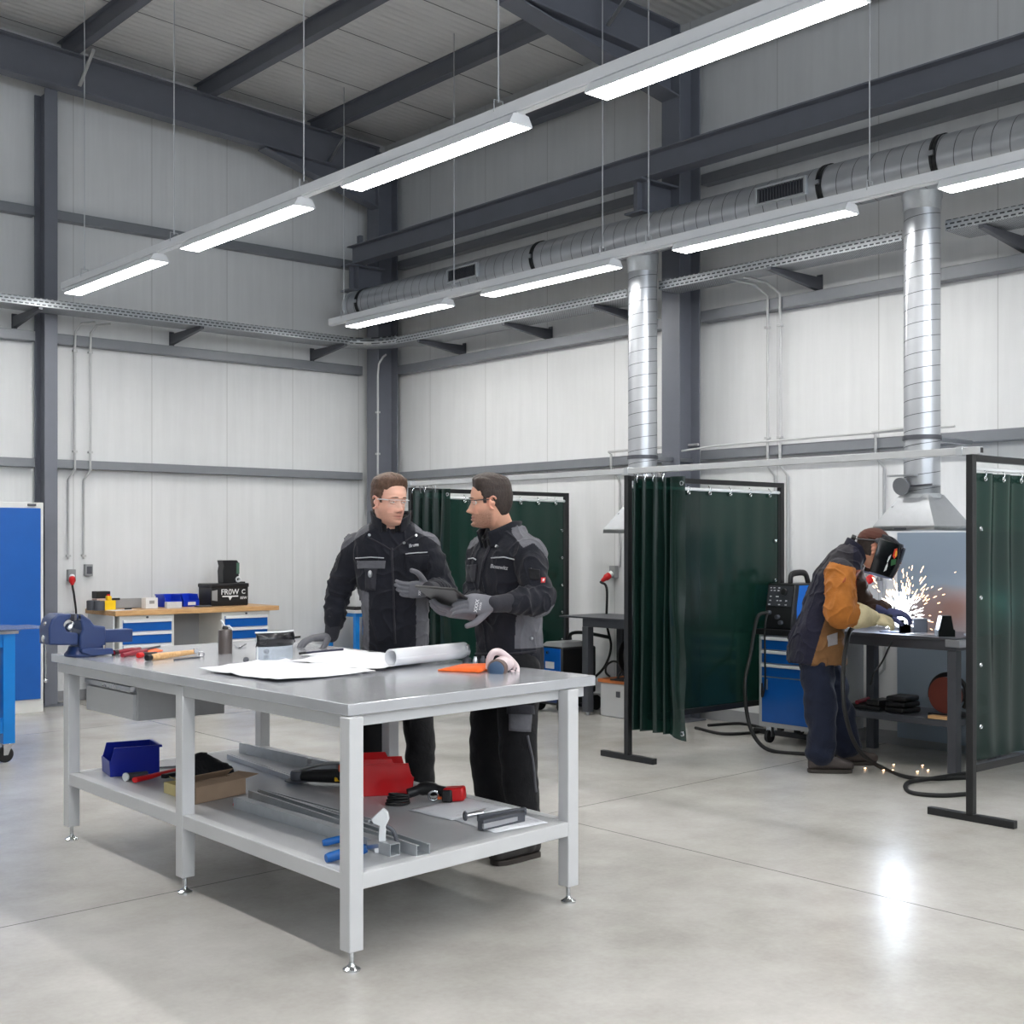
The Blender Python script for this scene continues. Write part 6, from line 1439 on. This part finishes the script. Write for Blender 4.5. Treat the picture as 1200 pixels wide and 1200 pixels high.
# gloves
wrR, elR = J['wrR'], J['elR']
tip = W(372, 757, 6.90); g = glove_mb(wrR+V(0, 0, -.035), V(-RT.x*.55, -RT.y*.55, -.42)-FW*.35, V(-.35, -.35, 1)-FW*.2, -1, [(.25, .35, .3)]*4, (.45, .3, .25), 1.0, .09)
def glove(root, wr, fd, bk, side, curls, thumb, sc=1.0, spread=.05, lab=None, clampz_=None, cuff=True):
    m = glove_mb(wr, fd, bk, side, curls, thumb, sc, spread, 1.08, cuff); me = voxel(m, .0036, 3)
    if clampz_: co = coords(me); co[:, 2] = np.maximum(co[:, 2], clampz_); setco(me, co)
    rel(me, root); return link(me, 'glove', GLOVE, root, smooth=180)
gR = glove(p1, W(386, 746, 6.90), (-RT*.82-FW*.45+V(0, 0, -.06)), V(0, 0, 1), 1, [(.28, .34, .2), (.3, .36, .2), (.3, .36, .2), (.28, .36, .2)], (.6, .3, .45), 1.1, .13, clampz_=TZ+.002, cuff=False)
gL = glove(p1, W(503, 690, 6.60), (-RT*.95-FW*.12+V(0, 0, -.05)), (-FW*.9+V(0, 0, -.35)), -1, [(.2, .35, .3), (.28, .38, .3), (.33, .4, .3), (.38, .4, .3)], (.75, .45, -.1), 1.06, .05, cuff=False)
tg = tree_of(gL); writing(p1, tg, 'XXXX', (491.5, 697), (492.5, 687), .017, GTXT, name='glove_print', shear=0)
# trouser pockets
# ------------------------------------------------------------------ right man with the tablet
f2 = (-RT*.80-FW*.60); f2 = V(f2.x, f2.y, 0).normalized(); l2 = V(0, 0, 1).cross(f2)
J = dict(neck=W(590, 628, 6.10), shL=W(619, 650, 5.97), shR=W(567, 648, 6.25), elL=W(633, 703, 5.86), elR=W(560, 704, 6.14), wrL=W(578, 708, 5.68), wrR=W(553, 719, 5.88),
         hipL=W(607, 790, 6.02), hipR=W(583, 788, 6.22), knL=W(607, 880, 5.98), knR=W(571, 878, 6.2), anL=W(616, 980, 6.02), anR=W(582, 968, 6.2), toeL=f2*1.0+l2*.1, toeR=f2)
R2 = [rg(598, 792, 6.12, .172, .125, .125), rg(598, 768, 6.12, .174, .13, .125), rg(597, 735, 6.12, .172, .13, .122), rg(595, 705, 6.11, .178, .132, .12), rg(593, 676, 6.11, .192, .138, .12), rg(592, 654, 6.11, .198, .132, .12),
      rg(593, 640, 6.11, .188, .11, .115), rg(593, 630, 6.11, .155, .092, .105), rg(592, 622, 6.11, .112, .08, .095), rg(591, 615, 6.10, .078, .07, .082)]
hc = W(574.5, 588.5, 6.03); hf = (-RT*.995-FW*.06+V(0, 0, -.03)).normalized()
def hair2(x, y, z, t): return hair_style(x, y, z, .069, .03, .013, .013, .0025, .045)
loc2 = (J['anL']+J['anR'])/2
J2 = J
p2, H2, tr2 = worker('man in dark work jacket seen from the side, holding a black tablet', J, f2, l2, (hc, hf, (0, 0, 1)), 1.0, (208, 158, 134), ((78, 54, 44), .7), hair2, HA2, R2, [.104, .088, .08], loc2, DKF)
def mat2(c):
    dn = min(seg_d(c, J2['shL'], J2['elL']), seg_d(c, J2['elL'], J2['wrL']), seg_d(c, J2['shR'], J2['elR']), seg_d(c, J2['elR'], J2['wrR'])); x = (c-W(595, 680, 6.11)).dot(l2); z = c.z; y = (c-W(595, 680, 6.11)).dot(f2)
    px, py = pix(c)
    if inside((px, py), [(598, 595), (655, 600), (662, 690), (648, 668), (637, 648), (625, 636), (613, 642), (600, 625)]): return 1
    if inside((px, py), [(545, 620), (562, 628), (561, 635), (551, 643), (540, 645)]): return 1
    if abs(x) > .09 and z < 1.16 and z > .99 and dn > .085 and y < .07: return 1
    if (c-J2['elL']).dot(V(0, 0, -1)-f2*.6) > .045 and (c-J2['elL']).length < .13: return 1
    return 0
jk2 = jacket(p2, J, R2, l2, f2, mat2, seed=2.6); t2 = tree_of(jk2)
collar(p2, W(586, 634, 6.09), l2, f2, (V(0, 0, 1)-f2*.12).normalized(), .082, .088, .095, .5, lean=.03)
collar(p2, W(586, 634, 6.085), l2, f2, V(0, 0, 1), .070, .074, .055, .2, BLKC, .01, 'shirt_collar')
seam(p2, t2, 'zip_flap', [(574, 640), (566, 660), (560, 700)], KNIT, .006)
for a, b in (((576, 654), (605, 656)), ((549, 655), (560, 657))): seam(p2, t2, 'reflective_piping', [a, ((a[0]+b[0])/2, a[1]-1), b], PIPE, .0032)
writing(p2, t2, 'Bosewitz', (578, 663.5), (594, 665.5), .026, PIPE)
patch(p2, t2, 'chest_pocket', [(548, 662), (560, 661), (558, 682), (547, 683)], KNIT, .005); patch(p2, t2, 'sleeve_pocket', [(620, 666), (632, 668), (632, 680), (621, 680)], BLKC, .006)
patch(p2, t2, 'sleeve_badge', [(633.5, 677.5), (638, 677.5), (638, 683.5), (633.5, 683.5)], RED, .007, 4)
patch(p2, t2, 'badge_emblem', [(634.8, 679), (636.8, 679), (636.8, 682), (634.8, 682)], WHITEP, .0105, 3)
seam(p2, t2, 'sleeve_zip', [(622.5, 666), (622.8, 674)], PIPE, .0025)
h_, n_ = hit(t2, p2, 583, 641)
if h_: MB().cyl(h_, h_+n_*.012, .007, n=12).build('snap_button', BRIGHT, p2)
seam(p2, t2, 'hem_band', [(556, 766), (590, 767), (630, 763)], KNIT, .006)
h_, n_ = hit(t2, p2, 622.5, 748)
if h_: MB().ball(h_+n_*.004, .008, 10, 6).build('toggle', BRIGHT, p2, smooth=60)
gL2 = glove(p2, W(577, 708, 5.68), (-RT*.97-FW*.1+V(0, 0, .02)), (-FW*.85+RT*.1+V(0, 0, .45)), 1, [(.25, .3, .25), (.3, .35, .3), (.35, .35, .3), (.4, .4, .3)], (.45, .35, .2), 1.1, .03, cuff=False)
tg = tree_of(gL2); writing(p2, tg, 'XXXX', (557.5, 716), (559.5, 705), .021, GTXT, name='glove_print', shear=0); writing(p2, tg, 'XXXX', (561.8, 716), (563.8, 706), .013, GTXT, name='glove_print', shear=0)
gR2 = glove(p2, W(551, 719, 5.86), (-RT*.95-FW*.12+V(0, 0, .10)), (V(0, 0, -1)-FW*.5), -1, [(.15, .3, .3)]*4, (.5, .3, .2), 1.1, .07, cuff=False)
tt_ = tree_of(tr2); patch(p2, tt_, 'cargo_pocket', [(597, 828), (622, 828), (620, 858), (598, 856)], GREYC, .012, 8); patch(p2, tt_, 'pocket_flap', [(596, 826), (623, 826), (623, 836), (596, 836)], KNIT, .02, 6)
seam(p2, tt_, 'side_seam', [(618, 862), (624, 890), (628, 930)], GREYC, .006)
# tablet
tb = thing('tablet', 'black tablet computer held by the man on the right', 'tablet', W(523, 699, 5.75))
c = W(523, 699, 5.75); ex = (W(548, 698, 5.66)-W(498, 694, 5.84)).normalized(); ey = (-FW*.9+V(0, 0, .36)); ey = (ey-ex*ey.dot(ex)).normalized(); ez = ex.cross(ey)
Rm = Matrix((ex, ey, ez)).transposed()
MB().box((0, 0, 0), (.25, .175, .012), rot=Rm).build('tablet_case', BLACK, tb, .004); MB().box(ez*-.0065, (.23, .155, .001), rot=Rm).build('screen', plain('tablet_glass', (14, 15, 18), .08), tb)
# ------------------------------------------------------------------ the welder
f3 = RT.copy(); l3 = V(0, 0, 1).cross(f3)     # l3 points away from the viewer
J = dict(neck=W(1004, 648, 8.38), shR=W(984, 672, 8.20), shL=W(996, 666, 8.58), elR=W(985, 718, 8.10), elL=W(1012, 712, 8.62), wrR=W(1014, 723, 8.20), wrL=W(1036, 716, 8.42),
         hipR=W(956, 772, 8.30), hipL=W(962, 772, 8.50), knR=W(962, 832, 8.26), knL=W(982, 828, 8.52), anR=W(961, 885, 8.28), anL=W(992, 872, 8.56), toeR=f3-l3*.05, toeL=f3+l3*.1)
loc3 = (J['anL']+J['anR'])/2
p3 = thing('person', 'welder in brown and navy jacket with black welding mask bending over the sparks', 'person', (loc3.x, loc3.y, 0))
sp = [(954, 776, 8.40), (955, 752, 8.40), (961, 725, 8.40), (967, 700, 8.40), (975, 678, 8.39), (986, 661, 8.38), (997, 651, 8.38), (1004, 645, 8.38)]
sw = [(.215, .20, .17), (.205, .18, .16), (.182, .15, .125), (.19, .14, .108), (.2, .13, .10), (.185, .115, .10), (.12, .09, .09), (.075, .07, .07)]
R3 = []
for i, (q, w) in enumerate(zip(sp, sw)):
    a, b = W(*sp[max(i-1, 0)]), W(*sp[min(i+1, len(sp)-1)]); d = (b-a).normalized(); ff = d.cross(l3)
    ff = ff if ff.dot(f3) > 0 else -ff; R3.append((W(*q), w[0], w[1], w[2], ff))
def torso3(m, rings, k=1.0, n=36, p=2.5):
    R = []
    for c, w, df, db, ff in rings:
        R.append([c+l3*math.copysign(abs(math.cos(t))**(2/p), math.cos(t))*w*k+ff*math.copysign(abs(math.sin(t))**(2/p), math.sin(t))*(df if math.sin(t) > 0 else db)*k for t in [2*PI*j/n for j in range(n)]])
    m.ring(R)
hf3 = (f3*.90+V(0, 0, -.27)-FW*.12).normalized(); H3 = Head(W(1023, 643, 8.37), hf3, (0, 0, 1), 1.06)
b = MB(); H3.skull(b); torso3(b, R3[1:-1], .78); limb(b, [J['neck']-f3*.08+V(0, 0, -.03), J['neck']+V(0, 0, .0), H3.P(0, -.03, -.04)], [.068, .062, .06], l3, 20, 6)
for s in 'LR':
    limb(b, [J['sh'+s], J['el'+s], J['wr'+s]], [.05, .04, .024], l3, 16); limb(b, [J['hip'+s], J['kn'+s], J['an'+s]], [.09, .06, .042], f3, 16); a = J['an'+s]; b.ball((a.x, a.y, .07), (.04, .04, .05))
limb(b, [J['hipL'], J['hipR']], [.09, .09], f3, 16)
me = voxel(b, .006, 2, .4); rel(me, p3); tint(me, H3, p3.location, (216, 160, 132)); link(me, 'body', SKINM, p3, smooth=180)
LEATH = fabric('brown_suede', (168, 104, 44), .85, .3, 6, 300); RUST = fabric('dark_suede', (118, 84, 52), .88, .3, 6, 300); NAVY3 = fabric('navy_cotton', (30, 30, 46), .9, .25, 7); CHAR = fabric('charcoal_yoke', (50, 48, 54), .9, .2, 7); JEAN = fabric('dark_work_jeans', (24, 30, 48), .85, .4, 6, 400); DKBR = fabric('dark_brown_sleeve', (74, 58, 50), .88, .3, 7)
t = MB()
for s in 'LR': limb(t, [J['hip'+s], J['kn'+s], V(J['an'+s].x, J['an'+s].y, .13)], [.105, .100, .095], f3, 24, 14, folds=.16, seed=2.2 if s == 'L' else 6.4, ff=9)
limb(t, [J['hipL']+V(0, 0, .03), J['hipR']+V(0, 0, .03)], [.105, .105], f3, 24); limb(t, [W(957, 778, 8.4), W(956, 755, 8.4)], [.12, .11], f3, 24)
me = voxel(t, .009, 2); rel(me, p3); wrinkle(me, .016, 8, (1, 1, 1.5), 7); tr3 = link(me, 'trousers', JEAN, p3, smooth=180)
for s in 'LR': boot(p3, J['an'+s], J['toe'+s], plain('worn_boot', (66, 58, 56), .65, 0, .15, .2), SOLE)
m = MB(); torso3(m, R3)
# skirt of the jacket hangs open at the front
limb(m, [J['shR'], (J['shR']+J['elR'])/2-FW*.01, J['elR'], (J['elR']+J['wrR'])/2, J['wrR']], [.098, .092, .088, .075, .066], l3, 24, 12, folds=.16, seed=4.4, ff=18)
limb(m, [J['shL'], (J['shL']+J['elL'])/2, J['elL'], (J['elL']+J['wrL'])/2, J['wrL']], [.09, .08, .075, .066, .058], l3, 24, 12, folds=.14, seed=1.4, ff=18)
me = voxel(m, .006, 3); rel(me, p3); wrinkle(me, .013, 6, (1, 1, 1), 3, .004, 20)
sR, eR, wR, sL, eL, wL = J['shR'], J['elR'], J['wrR'], J['shL'], J['elL'], J['wrL']
def mat3(c):
    c = c+p3.location; dR = min(seg_d(c, sR, eR), seg_d(c, eR, wR)); dL = min(seg_d(c, sL, eL), seg_d(c, eL, wL)); q = (c-CAM); d = q.dot(FW); px = 600+1500*q.dot(RT)/d; py = HOR-1500*q.z/d
    if dR < .108 and py > 657+.25*(px-968): return 1
    if dL < .10 and px > 1004 and c.z < 1.4: return 5
    if py < 672 and px < 1000: return 3
    if px-968 > (735-py)*.30-4 and py > 668: return 2 if py > 722 else 4
    return 0
FRONT = fabric('rust_red_front', (150, 76, 48), .88, .25, 6, 300)
assign(me, mat3); jk3 = link(me, 'jacket', [NAVY3, LEATH, RUST, CHAR, FRONT, DKBR], p3, smooth=180); t3 = tree_of(jk3)
patch(p3, t3, 'burnt_patch', [(969, 745), (981, 741), (981, 755), (970, 758)], plain('worn_grey_patch', (150, 146, 150), .8, 0, .25), .004, 8)
seam(p3, t3, 'orange_piping', [(967, 652), (966, 660), (967, 668)], ORANGE, .004)
collar(p3, W(1001, 648, 8.38), l3, (f3*.75+V(0, 0, -.66)).normalized(), (f3*.6+V(0, 0, .8)).normalized(), .082, .085, .05, .3, NAVY3, .0)
# gauntlets
GAUNT = fabric('pale_leather_gauntlet', (206, 192, 156), .85, .25, 9, 300)
d = (wR-eR).normalized(); g = MB(); limb(g, [wR-d*.08, wR-d*.0, wR+d*.06], [.085, .070, .052], l3, 24, 6, folds=.06, seed=3, ff=20)
rel(g, p3); me = g.mesh(); go = link(me, 'gauntlet_cuff', GAUNT, p3, smooth=80)
BLUG = plain('blue_leather', (70, 76, 120), .7, 0, .15, .15)
def glove3(wr, fd, bk, side, mat):
    m = glove_mb(wr, fd, bk, side, [(.35, .55, .5)]*4, (.4, .4, .4), 1.05, .03, 1.3); me = voxel(m, .0045, 3); rel(me, p3); link(me, 'glove', mat, p3, smooth=180)
glove3(wR+d*.05, RT*.9-FW*.05+V(0, 0, -.15), V(0, 0, .8)-FW*.6, 1, GAUNT)
glove3(wL+(wL-eL).normalized()*.03, RT*.85-FW*.25+V(0, 0, -.12), V(0, 0, 1)-FW*.2, -1, BLUG)
# cap and mask
CAPM = fabric('brown_cap', (84, 52, 44), .9, .2, 10, 500)
def capf(x, y, z, t):
    hl = .045+.1*max(0, y-.0)*0 if y > -.05 else .03; k = max(0, min(1, (z-hl)/.008)); return .010*k-.01*(1-k)
me = H3.hair(capf).mesh('cap'); rel(me, p3); link(me, 'cap', CAPM, p3, smooth=180)
def hair3(x, y, z, t):
    k = max(0, min(1, (z+.055)/.01)) if y < -.01 else 0; return .004*k-.008*(1-k) if z < .055 else -.008
me = H3.hair(hair3).mesh('hair'); rel(me, p3); link(me, 'hair', HA2, p3, smooth=180)
mk = thing('welding_mask', 'black welding mask with colourful print worn by the welder', 'welding mask', H3.P(0, .05, -.03)); mk['label'] = 'black welding mask with a colourful print on its side, worn by the welder'
def shell(a_, v):
    a = -1.75+3.5*a_; z = .072-.22*v; k = 1+.10*math.sin(v*PI); w = .115*k*(1-.12*max(0, v-.6)); dp = .145*k*(1-.08*max(0, v-.7))
    x = math.copysign(min(1, abs(math.sin(a))**.8), a)*w; y = math.cos(a)*dp if math.cos(a) > 0 else math.cos(a)*.1
    return H3.P(x, y+.02, z)
m = MB().grid(shell, 60, 20); rel(m, mk); m.build('mask_shell', plain('mask_black', (20, 20, 24), .22, 0, .05), mk, smooth=60, solid=.006)
def crown(a_, v): 
    a = -1.6+3.2*a_; q = 1-v*.55; return H3.P(math.sin(a)*.112*q, math.cos(a)*.135*q+.02, .065+.035*math.sin(v*PI/2))
m = MB().grid(crown, 40, 6); rel(m, mk); m.build('mask_top', MATS['mask_black'], mk, smooth=60, solid=.005)
m = MB()
def win(a_, v): a = -.62+1.24*a_; return H3.P(math.sin(a)*.118, math.cos(a)*.150+.024, .055-.10*v)
m.grid(win, 16, 6); rel(m, mk); m.build('filter_window', plain('dark_filter', (26, 24, 40), .1), mk, smooth=60, solid=.03)
m = MB().tube([shell(i/40, 1.0) for i in range(41)], .006, 8); rel(m, mk); m.build('lower_rim', plain('mask_rim_arc_lit', (120, 130, 160), .3), mk, smooth=60)  # pale blue colour paints the arc light along the mask's lower edge
# flame print on the near side
for nm, col, poly in (('print_red', (214, 60, 44), ((-.98, .2), (-.86, .16), (-.78, .34), (-.9, .46), (-1.0, .4))), ('print_yellow', (240, 180, 70), ((-.90, .22), (-.82, .25), (-.84, .4), (-.92, .36))), ('print_green', (60, 110, 70), ((-1.02, .5), (-.8, .44), (-.74, .58), (-.95, .66))), ('print_white', (220, 224, 228), ((-1.16, .45), (-1.08, .36), (-1.06, .8), (-1.14, .86)))):
    P = [shell((a+1.75)/3.5, v) for a, v in poly]
    cen = H3.P(0, .02, -.05); P = [p+(p-cen).normalized()*.006 for p in P]; m = MB(); m.add(P, [tuple(range(len(P)))]); rel(m, mk); m.build('mask_print', plain(nm, col, .4), mk, 0, 0, solid=.001)
# head band with knob
m = MB().tube([H3.P(math.sin(a)*.086, math.cos(a)*.11-.006, .05+.02*math.cos(a)) for a in np.linspace(-PI, PI, 40)], .009, 8, flat=.5); rel(m, mk); m.build('head_band', plain('band_grey', (70, 68, 72), .5), mk, smooth=60)
m = MB().cyl(H3.P(0, -.118, .03), H3.P(0, -.145, .032), .02, n=16); rel(m, mk); m.build('band_knob', BLACK, mk, .003)
for sg in (-1, 1): m = MB().cyl(H3.P(sg*.085, .0, .05), H3.P(sg*.118, .0, .05), .017, n=16); rel(m, mk); m.build('pivot_knob', DARKST, mk, .003)
tc = thing('welding_torch', 'black welding torch in the gloved hands of the welder', 'torch', W(1036, 728, 8.3))
m = MB().tube(bez([W(1008, 733, 8.32), W(1030, 725, 8.32), W(1044, 722, 8.33), W(1052, 727, 8.34)], 6), [.014]*7+[.012]*6+[.009]*6, 10); rel(m, tc); m.build('torch_neck', BLACK, tc, smooth=60)
# ================================================================== light of the hall
LAMP_STR.default_value = 43.0
w = bpy.data.worlds.new('hall'); SC.world = w; w.use_nodes = True
bg = w.node_tree.nodes['Background']; bg.inputs[0].default_value = (.84, .92, 1.0, 1); bg.inputs[1].default_value = 3.9
SC.view_settings.view_transform = 'Standard'; SC.view_settings.look = 'None'; SC.view_settings.gamma = 1.0; SC.view_settings.exposure = 0.0
SC.view_settings.use_curve_mapping = False
SC.cycles.use_denoising = True
SC.cycles.max_bounces = 8; SC.cycles.diffuse_bounces = 4; SC.cycles.glossy_bounces = 4; SC.cycles.transparent_max_bounces = 12
SC.cycles.sample_clamp_indirect = 8.0
pl_ = bpy.data.lights.new('assumed_daylight_opening', 'AREA'); pl_.shape = 'RECTANGLE'; pl_.size = 17; pl_.size_y = 3.2; pl_.cycles.is_portal = True
po_ = bpy.data.objects.new('assumed_daylight_opening', pl_); COL.objects.link(po_); po_.location = (-.4, -8.05, 4.4); po_.rotation_euler = (PI/2, 0, 0)  # portal for an assumed, unseen opening; daylight added to brighten the upper walls
